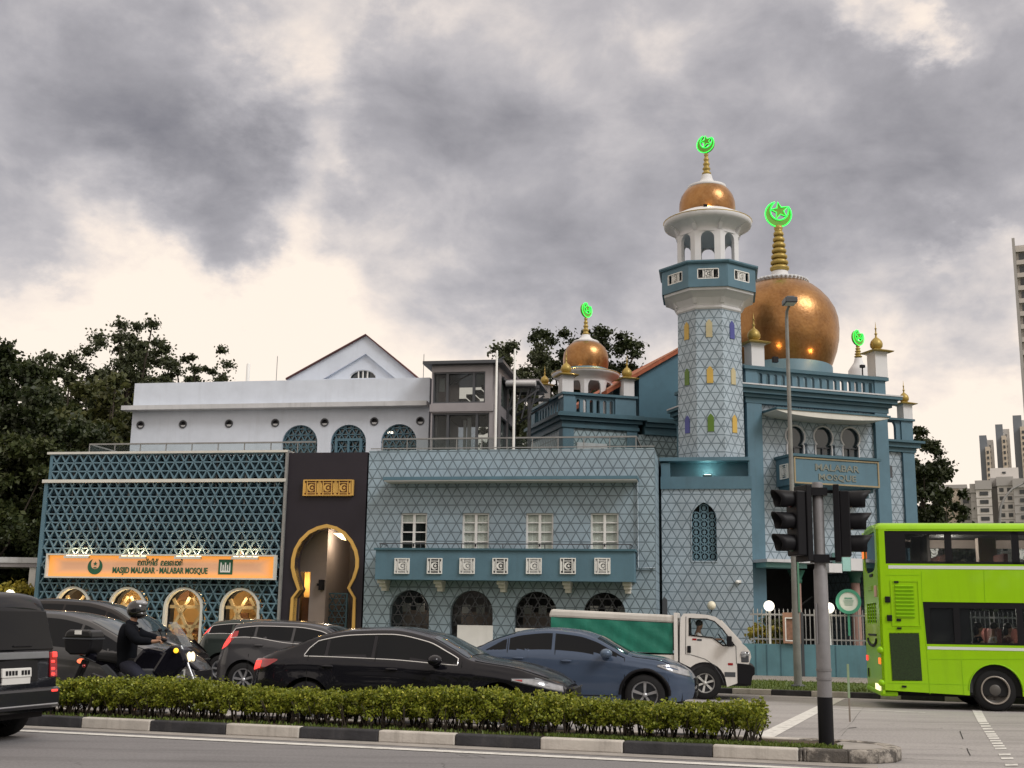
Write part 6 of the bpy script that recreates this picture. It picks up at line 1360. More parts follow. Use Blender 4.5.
# --- housing blocks at right
def blocks():
    F0 = Frame(0, 0, 0); conc = M_('estate_render', (.50, .47, .44), .8, var=.05, vs=.1, streak=.2, vscale=(1,1,.2)); grey = M_('estate_grey', (.17, .19, .22), .8, var=.06, vs=.1); white = M_('estate_white', (.62, .60, .58), .8, var=.05, vs=.1); creamy = M_('estate_cream', (.55, .48, .40), .8, var=.05, vs=.1); win = M_('estate_window', (.05, .055, .06), .3, var=.3, vs=.3); ban = M_('estate_band', (.36, .35, .34), .8, var=.05, vs=.1)
    def fr_at(px, Y, ang): d = ray(px, 560); return Frame(d.x / d.y * Y, Y, ang)
    def wins(t, T, cx, w, y0, y1, ztop, n, pitch, h, name='window'):
        for k in range(n): m = MB(T); z = ztop - pitch*k; m.box(cx - w/2, cx + w/2, y0, y1, z - h/2, z + h/2); m.build(name, win, t)
    Fb = fr_at(960, 420, -22); P = Fb.uz; T = Fb.M
    t = fthing(Fb, 'apartment_block', 'near white and grey apartment block above the bus, with rows of dark windows', 'building', 6, 6, group='apartment blocks'); zt = P(1000, 481)[1]
    segs = [(960, 971, 487, 6, ban, 1), (971, 976.5, 484, 0, ban, 0), (976.5, 992, 481, -1, white, 1), (992, 998, 476.5, 5, ban, 0), (998, 1014, 477, 0, white, 2), (1014, 1040, 480, -4, ban, 1), (1040, 1090, 482, 0, white, 3)]
    for a, b, yt, dy, mt, cols in segs:
        xa, xb = P(a, 500)[0], P(b, 500)[0]; z = P(a, yt)[1]; m = MB(T); m.box(xa, xb - .02, dy, 26, 0, z - 3.2); f = m.build('wall', mt, t); m = MB(T); m.box(xa - .2, xb + .2, dy - .6, 26, z - 3.15, z); m.build('roof_band', ban, f)
        for c in range(cols): wins(t, T, xa + (xb-xa)*(c+.5)/cols, (xb-xa)/cols*.55, dy - .2, dy + .3, z - 4.6, 9, 2.95, 1.35)
        m = MB(T)
        for k in range(12): m.box(xa, xb, dy - .16, dy + .02, z - 6.0 - 2.95*k - .22, z - 6.0 - 2.95*k)
        m.build('floor_band', ban, f)
    m = MB(T); xa, xb = P(990, 470)[0], P(1019, 470)[0]; m.box(xa, xb, 8, 22, zt - 4, P(1005, 465)[1]); m.build('roof_tank_room', white, t)
    m = MB(T); xa = P(1004, 469)[0]; m.box(xa - .6, xa + .6, 7.8, 8.1, P(1004, 471)[1], P(1004, 469)[1]); m.build('vent', win, t)
    Fb = fr_at(938, 440, -22); P = Fb.uz; T = Fb.M; t = fthing(Fb, 'apartment_block', 'low cream windowless end wall between the dark tree and the grey block', 'building', 3, 5, group='apartment blocks')
    m = MB(T); a, b = P(938, 489), P(966, 489); m.box(a[0], b[0], 0, 25, 0, a[1]); m.build('wall', creamy, t); m = MB(T); m.box(a[0] - .4, b[0] + .4, -.6, 25.4, a[1], a[1] + 1.4); m.build('parapet', ban, t); m = MB(T); q = P(954.3, 507); m.disc_lathe([(.001, -.3), (1.0, -.3), (1.0, .1)], (q[0], 0, q[1]), n=20); m.build('round_window', win, t)
    for i, (px, yt, w, lab) in enumerate(((979, 435.5, 14, 'shortest of three stepped grey towers on the skyline'), (995, 424.5, 15, 'middle of three stepped grey towers on the skyline'), (1012.5, 415.5, 18, 'tallest of three stepped grey towers, at the right edge'))):
        Fb = fr_at(px, 600, -23); T = Fb.M; a, z = Fb.uz(px, yt); b = Fb.u(px + w, 0, 450); t = fthing(Fb, 'tower_block', lab, 'tower', a + 3, 5, group='stepped towers'); c = a + (b-a)*.56
        m = MB(T); m.box(a, c, 0, 18, 0, z); m.build('dark_shaft', grey, t); m = MB(T); m.box(a + (b-a)*.42, a + (b-a)*.78, -3.5, 14, 0, Fb.z(yt + 12.5, 0, px)); m.build('pale_bay', creamy, t)
        m = MB(T); m.box(c + .05, b + .3, 5, 18, 0, Fb.z(yt + 3.5, 0, px)); m.build('rear_shaft', white, t)
        wins(t, T, a + (b-a)*.60, (b-a)*.16, -3.75, -3.2, Fb.z(yt + 18, 0, px), 12, 2.9, 1.5); wins(t, T, c + (b-c)*.5, (b-c)*.2, 4.8, 5.2, Fb.z(yt + 10, 0, px), 12, 2.9, 1.2)
    Fb = fr_at(1018, 250, -24); T = Fb.M; a, z = Fb.uz(1012.5, 238); t = fthing(Fb, 'tower_block', 'very tall apartment slab cut by the right edge of the view', 'tower', a + 6, 4); a = Fb.u(1018, 0, 330)
    m = MB(T); m.box(a, a + .6, 0, 16, 0, z); m.build('end_fin', ban, t); m = MB(T); m.box(a + .6, a + 18, .8, 16, 0, z - 1.6); m.build('wall', conc, t); m = MB(T)
    for k in range(int(z / 2.9)): m.box(a + .62, a + 17.5, .1, .79, 1.5 + 2.9*k, 2.5 + 2.9*k)
    m.build('balcony_band', conc, t)
    for c in range(2): wins(t, T, a + 2.3 + c*3.6, 2.2, .5, .84, z - 2.6 - ((z - 2.6 - 3.35) % 2.9), 24, 2.9, 1.6)
    # curved street lamp arm far behind the bus
    Y = 60; f = thing('street_lamp', 'distant street lamp with a long curved arm in front of the apartment block', 'street lamp', (F0.u(1000, Y, 520), Y, 0)); pts = [F0.uz(px, py, Y) for px, py in ((999.5, 640), (999.5, 520), (1000.5, 507), (1005, 497), (1012, 489), (1024, 483))]
    m = MB(); m.tube([(p[0], Y, max(0, p[1])) for p in pts], [.09, .08, .07, .06, .05, .045], 8); m.build('post', MT['steel'], f); m = MB(); p = pts[-1]; m.box(p[0], p[0] + .7, Y - .15, Y + .15, p[1] - .03, p[1] + .08); m.build('lamp_head', MT['steel'], f)
blocks()
# ---------------------------------------------------------------- vehicles
def pchip(pts):
    n = len(pts); h = [pts[i+1][0]-pts[i][0] for i in range(n-1)]; d = [(pts[i+1][1]-pts[i][1])/h[i] for i in range(n-1)]
    m = [d[0]] + [0 if d[i-1]*d[i] <= 0 else 2*d[i-1]*d[i]/(d[i-1]+d[i]) for i in range(1, n-1)] + [d[-1]]
    def f(x):
        if x <= pts[0][0]: return pts[0][1]
        if x >= pts[-1][0]: return pts[-1][1]
        i = max(j for j in range(n-1) if pts[j][0] <= x); t = (x-pts[i][0])/h[i]
        return (2*t**3-3*t*t+1)*pts[i][1] + (t**3-2*t*t+t)*h[i]*m[i] + (-2*t**3+3*t*t)*pts[i+1][1] + (t**3-t*t)*h[i]*m[i+1]
    return f
def paint(name, c, metal=.2, rough=.25): return M_(name, c, rough, metal, var=.03, coat=.5, spec=.08)
MT['lens_clear'] = M_('headlamp_lens', (.36, .37, .39), .12, .5, var=.25, vs=14)
MT['red_lens'] = M_('tail_lens', (.30, .008, .012), .15, var=.1, coat=1)
MT['red_lit'] = emit('tail_lit', (1.0, .06, .05), .85)
MT['amber'] = emit('indicator_lit', (1.0, .55, .03), 1.2)
MT['head_lit'] = emit('headlamp_lit', (1.0, .82, .5), 1.1)
MT['plate'] = M_('number_plate', (.62, .62, .60), .5, var=.05)
MT['skin'] = M_('skin', (.36, .20, .13), .55, var=.08, vs=10)
MT['cloth_black'] = M_('cloth_black', (.008, .009, .012), .9, var=.2, vs=6, spec=.05)
MT['cloth_white'] = M_('cloth_white', (.55, .53, .52), .85, var=.1, vs=6)
MT['hair'] = M_('hair', (.012, .010, .009), .6, var=.2)
MT['seat'] = M_('seat_fabric', (.16, .05, .04), .8, var=.2, vs=5)

def wheel(parent, T, x, y, r, w=.2, side=-1, spokes=7, rim=None, rr=.66, name='wheel'):
    """wheel with its axle along local y; side = outward direction"""
    m = MB(T); m.disc_lathe([(r*rr, side*w/2), (r*.90, side*w*.5), (r*.98, side*w*.36), (r, side*w*.15), (r, -side*w*.2), (r*.96, -side*w/2), (r*rr, -side*w/2)], (x, y, r), n=32); t = m.build(name, MT['rubber'], parent)
    m = MB(T); m.disc_lathe([(r*rr, -side*w*.3), (r*rr, side*w*.40), (r*(rr-.04), side*w*.45), (r*(rr-.07), side*w*.28), (r*(rr-.09), side*w*.0), (.02, -side*.01)], (x, y, r), n=32); m.build('rim_well', MT['frame_dark'], t)
    m = MB(T); m.disc_lathe([(r*rr*1.01, side*w*.40), (r*rr*.98, side*w*.46), (r*rr*.90, side*w*.40)], (x, y, r), n=32)
    for k in range(spokes):
        a = 2*math.pi*k/spokes + .3; c, s = math.cos(a), math.sin(a); b = r*rr; wd = .11 * r
        vs = []
        for (q, wf, yy) in ((.10*b, .9, .30), (.95*b, 1.35, .36)):
            for sg in (-1, 1): vs += [(x + c*q - s*wd*wf*sg*.5, y + side*w*yy, r + s*q + c*wd*wf*sg*.5), (x + c*q - s*wd*wf*sg*.5, y + side*w*(yy - .16), r + s*q + c*wd*wf*sg*.5)]
        m.add(vs, [(0,2,6,4), (0,4,5,1), (2,3,7,6)])
    m.disc_lathe([(r*.13, side*w*.2), (r*.13, side*w*.36), (.001, side*w*.40)], (x, y, r), n=12); m.build('rim', rim or MT['alloy'], t)
    return t

def car(name, label, cat, T, L, sp, group='vehicles in traffic'):
    H, hw = sp['H'], sp['W']/2; F = lambda k: [(a*L, b) for a, b in sp[k]]
    top = pchip(F('top')); belt = pchip(F('belt')); tum = sp.get('tum', .52); fr_, rr_ = sp.get('fr', .34), sp.get('rr', .18); rw = sp.get('rw', .33); ra = rw * 1.17
    wx = [sp['wheels'][0]*L, sp['wheels'][1]*L]; clr = sp.get('clr', .22)
    def Wd(x):
        t = 2*x/L - 1; w = hw * (1 - .07*abs(t)**4); s = max(0, (t - .74)/.26) if t > 0 else max(0, (-t - .8)/.2)
        return w * (1 - (fr_ if t > 0 else rr_) * s**2.4)
    def Y(x, z):
        b = belt(x); zz = min(z, b); w = Wd(x); q = (zz - .58)/.5; y = w * (1 - .05*q*q) + .016*math.exp(-((zz - b + .10)/.045)**2) - .014*math.exp(-((zz - .42)/.09)**2)
        for c in wx: y += .022 * math.exp(-((x - c)/(ra*1.02))**6) * math.exp(-((zz - rw)/(ra*1.1))**4)
        if z > b: y -= .015 + (z - b)*tum
        return y
    def X(x, z):
        f = max(0, (x/L - .86)/.14); r = max(0, (.10 - x/L)/.10); return x - sp.get('rake', .16)*f*max(0, (z - .52)/.4)**2 - .06*f*max(0, (.42 - z)/.2) + sp.get('rrake', .08)*r*max(0, (z - .6)/.5)**1.5
    ze_ = lambda x: max(top(x) - .055, clr + .12)
    def zb(x):
        z = clr + .06*max(0, abs(2*x/L-1) - .85)/.15
        for c in wx:
            if abs(x - c) < ra: z = max(z, rw + math.sqrt(max(0, ra*ra - (x-c)**2)))
        return min(z, ze_(x) - .06)
    xs = sorted(set([round(L*i/110, 4) for i in range(111)] + [round(c + s*ra*k, 4) for c in wx for s in (-1, 1) for k in (1.0, 1.001, .97, .9)])); xs = [x for x in xs if 0 <= x <= L]
    def topz(x, f): ze = ze_(x); return ze + (top(x) - ze)*(1 - f**3.0)
    def section(x):
        a, e = zb(x), ze_(x); side = [a + (e - a)*k/16 for k in range(17)]; b = belt(x)
        if a < b < e: i = min(range(1, 16), key=lambda k: abs(side[k] - b)); side[i] = b
        P = [(X(x, z), -Y(x, z), z) for z in side]; ye = Y(x, e)
        P += [(X(x, e), -ye*f, topz(x, f)) for f in (.97, .9, .8, .6, .3, 0)]; return P + [(p[0], -p[1], p[2]) for p in P[-2::-1]]
    t = thing(name, label, cat, M=T, group=group)
    rows = [section(x) for x in xs]; m = MB(T); m.grid(rows, flip=True); m.add(rows[0], [tuple(range(len(rows[0])))]); m.add(rows[-1], [tuple(range(len(rows[-1])-1, -1, -1))]); body = m.build('body', sp['paint'], t)
    m = MB(T); m.box(.12, L - .2, -hw*.8, hw*.8, clr - .02, .5); 
    for c in wx: m.box(c - ra*1.05, c + ra*1.05, -hw*.84, hw*.84, .3, .72)
    m.build('underbody', MT['under'], t)
    def patch(pname, x0, x1, lo, hi, mat, off=.006, nx=24, nz=6, both=True, parent=None):
        out = []
        for n_, sg in enumerate((-1, 1)):
            m = MB(T); rows = []
            for i in range(nx + 1):
                x = x0 + (x1 - x0)*i/nx; a, b = lo(x), max(lo(x) + .001, hi(x)); rows.append([(X(x, z), sg*(Y(x, z) + off), z) for z in [a + (b-a)*k/nz for k in range(nz+1)]])
            m.grid(rows, flip=sg < 0); out.append(m.build(pname, mat, (parent[n_] if isinstance(parent, list) else parent) or t))
        return out
    def seam(pts, r=.006, mat=None, nm='panel_seam', off=.002, parent=None, both=True):
        for sg in (-1, 1): m = MB(T); m.tube([(X(x, z), sg*(Y(x, z) + off), z) for x, z in pts], r, 5); m.build(nm, mat or MT['under'], parent or t)
    wa, wb = sp['glass']; wa *= L; wb *= L; lo = lambda x: belt(x) + .02; gap = sp.get('gap', .075)
    hi = lambda x: ze_(x) - gap + (0 if x < wb - .3 else 0)
    def hi2(x):
        e = sp.get('round', .18); h = hi(x)
        if x < wa + e: h = lo(x) + (h - lo(x))*max(0, (x - wa)/e)**.5
        return h
    cuts = [wa] + [c*L for c in sp['cuts']] + [wb]
    for i in range(len(cuts) - 1): patch('side_window', cuts[i] + (.028 if i else 0), cuts[i+1] - (.028 if i < len(cuts)-2 else 0), lo, hi2, MT['cglass'], nx=20)
    if sp.get('trim'):
        pts = [(wa + (wb-wa)*k/30, lo(wa + (wb-wa)*k/30) - .006) for k in range(31)] + [(wb - (wb-wa)*k/40, max(lo(wb - (wb-wa)*k/40), hi2(wb - (wb-wa)*k/40)) + .010) for k in range(41)]
        seam(pts, .011, MT['chrome'], 'window_trim', .006)
    def tpatch(nm, a, b, f1, mat, off=.006):
        m = MB(T); rows = []
        for i in range(17):
            x = a*L + (b - a)*L*i/16; rows.append([(X(x, ze_(x)), -Y(x, ze_(x))*f, topz(x, abs(f)) + off) for f in [-f1 + 2*f1*k/14 for k in range(15)]])
        m.grid(rows); return m.build(nm, mat, t)
    tpatch('windscreen', *sp['ws'], .9, MT['cglass'] if not sp.get('wslight') else MT['glass'])
    if sp.get('rw_'): tpatch('rear_window', *sp['rw_'], .86, MT['cglass'])
    for k, dx in enumerate(sp['doors']):
        x = dx*L; seam([(x, zb(x) + .12), (x, .5), (x, belt(x)), (x - (0 if k else 0), min(hi(x), belt(x) + .5))], .006)
    seam([(cuts[0] - .1, clr + .10)] + [(wx[0] + ra + .05 + (wx[1] - wx[0] - 2*ra - .1)*k/10, clr + .09) for k in range(11)], .008)
    if sp.get('bonnet'):
        m = MB(T); a, b = sp['bonnet']; 
        for sg in (-1, 1): m.tube([(X(x, ze_(x)), sg*Y(x, ze_(x))*.93, topz(x, .93) + .003) for x in [a*L + (b-a)*L*k/12 for k in range(13)]], .006, 5)
        m.build('bonnet_seam', MT['under'], t)
    for hx in sp['handles']:
        x = hx*L; z = belt(x) - .12
        for sg in (-1, 1): m = MB(T); m.ball((x, sg*(Y(x, z) + .012), z), .1, 10, (1.05, .22, .22)); m.build('door_handle', sp['paint'], t)
    mx = sp['mirror']*L; z = belt(mx) + .07
    for sg in (-1, 1): m = MB(T); m.ball((mx - .02, sg*(Y(mx, belt(mx)) + .14), z), .13, 14, (.85, .95, .62)); m.bar((mx, sg*(Y(mx, belt(mx)) - .05), z - .07), (mx, sg*(Y(mx, belt(mx)) + .1), z - .05), .05); m.build('wing_mirror', sp.get('mmat', sp['paint']), t)
    P4 = lambda k, i: pchip([(a*L, b) for a, b in sp[k][i]])
    if 'head' in sp:
        (a, b) = sp['head'][0]; f = patch('headlight', a*L, b*L, P4('head', 1), P4('head', 2), MT['lens_clear'], .008)
        patch('headlight_bezel', a*L - .01, b*L, lambda x: P4('head', 1)(x) - .015, lambda x: P4('head', 2)(x) + .012, MT['frame_dark'], .004, parent=f)
        if sp.get('amber'): patch('side_reflector', a*L + .02, a*L + (b-a)*L*.22, lambda x: P4('head', 1)(x) + .015, lambda x: P4('head', 2)(x) - .01, MT['red_lens'], .011, parent=f)
    if 'tail' in sp:
        (a, b) = sp['tail'][0]; f = patch('taillight', a*L, b*L, P4('tail', 1), P4('tail', 2), MT['red_lens'], .008)
        (a, b) = sp.get('lit', (a, a + (b-a)*.4)); patch('lit_segment', a*L, b*L, lambda x: P4('tail', 1)(x) + .02, lambda x: P4('tail', 2)(x) - .03, MT['red_lit'], .012, parent=f)
    xe = X(L, .45); ye = Y(L, .5)
    m = MB(T); m.box(xe - .1, xe + .03, -ye*.86, ye*.86, .30, .42); m.box(X(L, .58) - .1, X(L, .6) + .035, -ye*.8, ye*.8, .50, .64); f = m.build('grille', MT['black'], t, bevel=.02)
    m = MB(T); m.box(xe + .031, xe + .045, -.26, .26, .43, .53); m.build('number_plate', MT['black'], t)
    m = MB(T); m.box(X(L, .6) + .036, X(L, .6) + .05, -ye*.8, ye*.8, .635, .655); m.disc_lathe; m.build('grille_bar', MT['chrome'], f)
    m = MB(T); xr = X(0, .75); m.box(xr - .02, xr + .01, -.26, .26, .72, .84); m.build('rear_number_plate', MT['plate'], t)
    if sp.get('cladding'):
        for c in wx: seam([(c + ra*1.04*math.cos(a), rw + ra*1.04*math.sin(a)) for a in [math.pi*k/18 for k in range(19)]], .03, sp['cladding'], 'wheel_arch_trim', -.01)
    for c, nm in ((wx[0], 'r'), (wx[1], 'f')):
        for sg in (-1, 1): wheel(t, T, c, sg*(hw - .115), rw, .21, sg, sp.get('spokes', 7), sp.get('rim'))
    if sp.get('rails'):
        m = MB(T)
        for sg in (-1, 1): m.tube([(x, sg*Y(x, ze_(x))*.9, topz(x, .9) + (.035 if k not in (0, 12) else 0)) for k, x in enumerate([sp['rails'][0]*L + (sp['rails'][1]-sp['rails'][0])*L*k/12 for k in range(13)])], .014, 5)
        m.build('roof_rail', MT['steel'], t)
    t['L'] = L; del t['L']
    return t, dict(X=X, Y=Y, topz=topz, ze=ze_, belt=belt, patch=patch, seam=seam)
def lane(px0, px1, d0, ang, W):
    a, b = on_line(px0, d0, ang), on_line(px1, d0, ang); L = (b - a).length; R_ = Matrix.Rotation(R(ang), 4, 'Z')
    return Matrix.Translation(a) @ R_ @ Matrix.Translation((0, W/2, 0)), L
SED = dict(H=1.46, W=1.84, paint=paint('black_paint', (.010, .010, .014)), wheels=(.20, .80), rw=.335, clr=.2,
    top=[(0, .90), (.02, 1.02), (.06, 1.09), (.13, 1.19), (.22, 1.36), (.33, 1.455), (.45, 1.475), (.57, 1.38), (.645, 1.22), (.715, 1.06), (.84, .97), (.93, .86), (.98, .74), (1, .62)],
    belt=[(0, .95), (.19, 1.01), (.45, .99), (.66, .93), (.72, .92), (1, .72)], glass=(.185, .672), cuts=(.255, .405), ws=(.585, .70), rw_=(.075, .20), wslight=True, trim=True, doors=(.20, .415, .685), handles=(.265, .47), mirror=.615, bonnet=(.72, .95),
    head=[(.84, .985), [(.84, .755), (.93, .665), (.985, .60)], [(.84, .775), (.90, .78), (.985, .68)]], tail=[(.0, .10), [(0, .78), (.06, .86), (.10, .955)], [(0, .97), (.06, .985), (.10, .975)]], amber=True, fr=.42, rr=.25, lit=(.0, .035), gap=.07, spokes=10)
T_, L_ = lane(247, 566, 17.35, -12, 1.84); car('black_sedan', 'glossy black sedan with chrome window trim, nearest car behind the hedge', 'car', T_, L_, SED)
BLU = dict(H=1.46, W=1.86, paint=paint('slate_blue_paint', (.06, .085, .135)), wheels=(.19, .795), rw=.355, clr=.24,
    top=[(0, .95), (.02, 1.10), (.06, 1.15), (.16, 1.32), (.27, 1.44), (.38, 1.48), (.50, 1.44), (.58, 1.35), (.66, 1.19), (.735, 1.05), (.85, .99), (.94, .88), (.985, .76), (1, .64)],
    belt=[(0, 1.0), (.2, 1.06), (.5, 1.02), (.68, .97), (1, .75)], glass=(.10, .71), cuts=(.20, .40), ws=(.59, .72), rw_=(.04, .22), doors=(.2, .41, .71), handles=(.25, .46), mirror=.64, bonnet=(.74, .96), cladding=MT['black'], mmat=paint('slate_blue_mirror', (.09, .13, .19)),
    head=[(.85, .99), [(.85, .85), (.93, .745), (.99, .68)], [(.85, .87), (.92, .875), (.99, .78)]], tail=[(.0, .10), [(0, .85), (.10, .95)], [(0, 1.0), (.10, 1.0)]], fr=.42, rr=.25, gap=.045, spokes=5, round=.32)
T_, L_ = lane(462, 693, 21.6, -11, 1.86); car('blue_crossover', 'slate-blue coupe crossover between the black sedan and the white truck', 'car', T_, L_, BLU)
HAT = dict(H=1.54, W=1.8, paint=paint('grey_paint', (.055, .055, .06)), wheels=(.175, .80), rw=.34, clr=.24,
    top=[(0, 1.02), (.02, 1.2), (.05, 1.33), (.10, 1.46), (.25, 1.52), (.42, 1.51), (.56, 1.44), (.65, 1.27), (.72, 1.09), (.85, 1.00), (.95, .9), (1, .66)],
    belt=[(0, 1.12), (.18, 1.16), (.4, 1.06), (.68, 1.0), (1, .78)], glass=(.075, .69), cuts=(.22, .42), ws=(.585, .70), rw_=(.01, .06), trim=True, doors=(.2, .43, .70), handles=(.25, .47), mirror=.63, bonnet=(.73, .95),
    head=[(.86, .98), [(.86, .86), (.98, .70)], [(.86, .90), (.98, .84)]], tail=[(.0, .125), [(0, .90), (.06, .97), (.125, 1.20)], [(0, 1.14), (.06, 1.27), (.125, 1.30)]], rr=.3, lit=(.0, .09), gap=.075, rrake=.16, round=.12)
T_, L_ = lane(212, 402, 23.4, -11, 1.8); car('grey_hatchback', 'dark grey hatchback with lit red tail lights, half hidden by the black sedan', 'car', T_, L_, HAT)
ES = dict(HAT); ES.update(H=1.62, paint=paint('dark_green_grey_paint', (.035, .045, .042)), tail=[(.0, .09), [(0, 1.10), (.09, 1.22)], [(0, 1.20), (.09, 1.36)]], top=[(a, b + .01) for a, b in HAT['top']], trim=True, lit=(0, .085))
T_, L_ = lane(190, 375, 27.6, -11, 1.8); car('dark_estate_car', 'dark green-grey car farthest back, its roof showing above the grey hatchback', 'car', T_, L_, ES)
MPV = dict(H=1.72, W=1.76, paint=paint('silver_grey_paint', (.06, .06, .063), .3), wheels=(.17, .80), rw=.32, clr=.2,
    top=[(0, 1.1), (.01, 1.35), (.04, 1.56), (.12, 1.63), (.3, 1.66), (.48, 1.63), (.60, 1.53), (.70, 1.34), (.80, 1.12), (.88, 1.0), (.95, .88), (.985, .76), (1, .62)],
    belt=[(0, 1.0), (.3, 1.0), (.6, .96), (.82, .92), (1, .72)], glass=(.06, .765), cuts=(.20, .39, .60), ws=(.62, .80), rw_=(.005, .035), doors=(.2, .40, .66), handles=(.24, .46), mirror=.665, bonnet=(.82, .96), wslight=True,
    head=[(.86, .99), [(.86, .80), (.93, .68), (.99, .62)], [(.86, .84), (.93, .84), (.99, .74)]], tail=[(.0, .04), [(0, .8), (.04, .9)], [(0, 1.1), (.04, 1.1)]], rr=.12, fr=.46, rake=.22, gap=.07)
T_, L_ = lane(-78, 181, 19.6, -12, 1.76); car('grey_minivan', 'silver-grey minivan behind the motorcycle, front end with chrome badge showing', 'car', T_, L_, MPV)
BMP = dict(MPV); BMP.update(H=1.95, W=1.85, paint=paint('black_brown_paint', (.016, .014, .015)), top=[(a, b * 1.16 if b > 1.2 else b * 1.10) for a, b in MPV['top']], belt=[(a, b*1.12) for a, b in MPV['belt']], head=[(.87, .99), [(.87, .90), (.99, .78)], [(.87, 1.02), (.93, 1.04), (.99, .93)]], rw=.35)
T_, L_ = lane(-30, 184, 24.6, -11, 1.85); car('tall_black_van', 'tall black people carrier behind the grey minivan, sloping windscreen and bright headlights', 'van', T_, L_, BMP)
# black van in the near lane, rear towards us, driving left
def near_van():
    sp = dict(H=1.86, W=1.8, paint=paint('black_van_paint', (.009, .010, .014)), wheels=(.16, .78), rw=.33, clr=.3, top=[(0, 1.66), (.012, 1.80), (.05, 1.85), (.3, 1.87), (.6, 1.86), (.72, 1.76), (.82, 1.42), (.90, 1.12), (.97, .95), (1, .7)],
        belt=[(0, 1.02), (.5, 1.02), (.85, 1.0), (1, .75)], glass=(.03, .80), cuts=(.25, .48, .66), ws=(.74, .88), doors=(.25, .48, .7), handles=(.28, .52), mirror=.76, bonnet=(.9, .97), rr=.05, tum=.22, gap=.09, rrake=.05, round=.06)
    d = ray(63, 640); Y0 = 16.0; far = Vector((d.x/d.y*Y0, Y0, 0)); ang = 180 - 16.5; M0 = Matrix.Translation(far) @ Matrix.Rotation(R(ang), 4, 'Z') @ Matrix.Translation((0, .9 * .95, 0))
    # heading local +x ; the car's right side is local -y and lies away from the camera
    t, q = car('black_van', 'black van at the left edge, seen from behind with plate and red lights', 'van', M0, 4.6, sp)
    X, Y = q['X'], q['Y']
    def rear(nm, y0, y1, z0, z1, mat, o=.02, parent=None, bev=.01, k=1.0):
        m = MB(M0)
        m.add([(X(0, z0) - o, y0, z0), (X(0, z0) - o, y1, z0), (X(0, z1) - o, y1*k, z1), (X(0, z1) - o, y0*k, z1), (X(0, z0) + .05, y0, z0), (X(0, z0) + .05, y1, z0), (X(0, z1) + .05, y1*k, z1), (X(0, z1) + .05, y0*k, z1)], [(0,1,2,3), (0,3,7,4), (1,5,6,2), (3,2,6,7), (0,4,5,1)])
        return m.build(nm, mat, parent or t, bevel=bev)
    rear('rear_window', -.74, .74, 1.13, 1.62, MT['cglass'], .012, k=.86); rear('chrome_strip', -.62, .62, 1.02, 1.11, M_('strip_satin', (.22, .23, .25), .25, .6), .035)
    rear('plate_recess', -.42, .42, .74, 1.0, MT['under'], .012)
    f = rear('rear_plate', -.27, .27, .80, .915, MT['plate'], .035)
    for k in range(8):
        if k != 3: rear('plate_character', -.23 + k*.058, -.19 + k*.058, .83, .885, MT['black'], .040, f, 0)
    for sg in (-1, 1):
        f = rear('tail_lamp', sg*.66, sg*.80, .78, 1.10, MT['red_lens'], .02); rear('lit_lamp', sg*.70, sg*.79, 1.03, 1.10, MT['red_lit'], .03, f)
        for z in (.96, .87, .80): rear('lit_lamp', sg*.67, sg*.74, z, z + .035, MT['red_lit'], .03, f)
    rear('bumper', -.82, .82, .40, .66, M_('van_bumper', (.012, .013, .017), .3, var=.03, coat=.6), .07, bev=.04); rear('bumper_trim', -.76, .76, .44, .46, MT['alloy'], .085)
    rear('bumper_reflector', -.74, -.62, .60, .63, MT['red_lit'], .08); rear('bumper_reflector', .62, .74, .60, .63, MT['red_lit'], .08)
    rear('wiper', -.3, .05, 1.17, 1.19, MT['black'], .03)
near_van()

# --- people
def skin_obj(name, chains, mat, parent, T, sub=2):
    """chains: list of [(x,y,z,r), ...]; the first point of later chains may repeat an existing point"""
    vs, es, rs, idx = [], [], [], {}
    for ch in chains:
        prev = None
        for p in ch:
            k = tuple(round(c, 4) for c in p[:3])
            if k not in idx: idx[k] = len(vs); vs.append(p[:3]); rs.append(p[3] if isinstance(p[3], tuple) else (p[3], p[3]))
            if prev is not None and prev != idx[k] and (prev, idx[k]) not in es: es.append((prev, idx[k]))
            prev = idx[k]
    W = WM[parent.name]; L = W.inverted() @ T; me = bpy.data.meshes.new(name); me.from_pydata([tuple(L @ Vector(v)) for v in vs], es, []); o = bpy.data.objects.new(name, me); COL.objects.link(o); o.parent = parent; WM[o.name] = W.copy(); me.materials.append(mat)
    sk = o.modifiers.new('skin', 'SKIN'); sk.use_smooth_shade = True; sv = me.skin_vertices
    if not sv: pass
    for i, r in enumerate(rs): me.skin_vertices[0].data[i].radius = r
    me.skin_vertices[0].data[0].use_root = True
    s = o.modifiers.new('sub', 'SUBSURF'); s.levels = sub; s.render_levels = sub
    return o
def add_skin_layer(me): pass
def face_parts(T, parent, c, r, hair=True, fwd=1):
    """simple facial features on a head at c looking along +x"""
    m = MB(T)
    for sg in (-1, 1): m.ball((c[0] + r*.80, c[1] + sg*r*.34, c[2] + r*.05), r*.10, 8)
    m.build('eyes', MT['black'], parent)
    if hair:
        m = MB(T); m.ball((c[0] - r*.12, c[1], c[2] + r*.28), r*1.02, 16, (1.0, .90, .95)); m.build('hair', MT['hair'], parent)
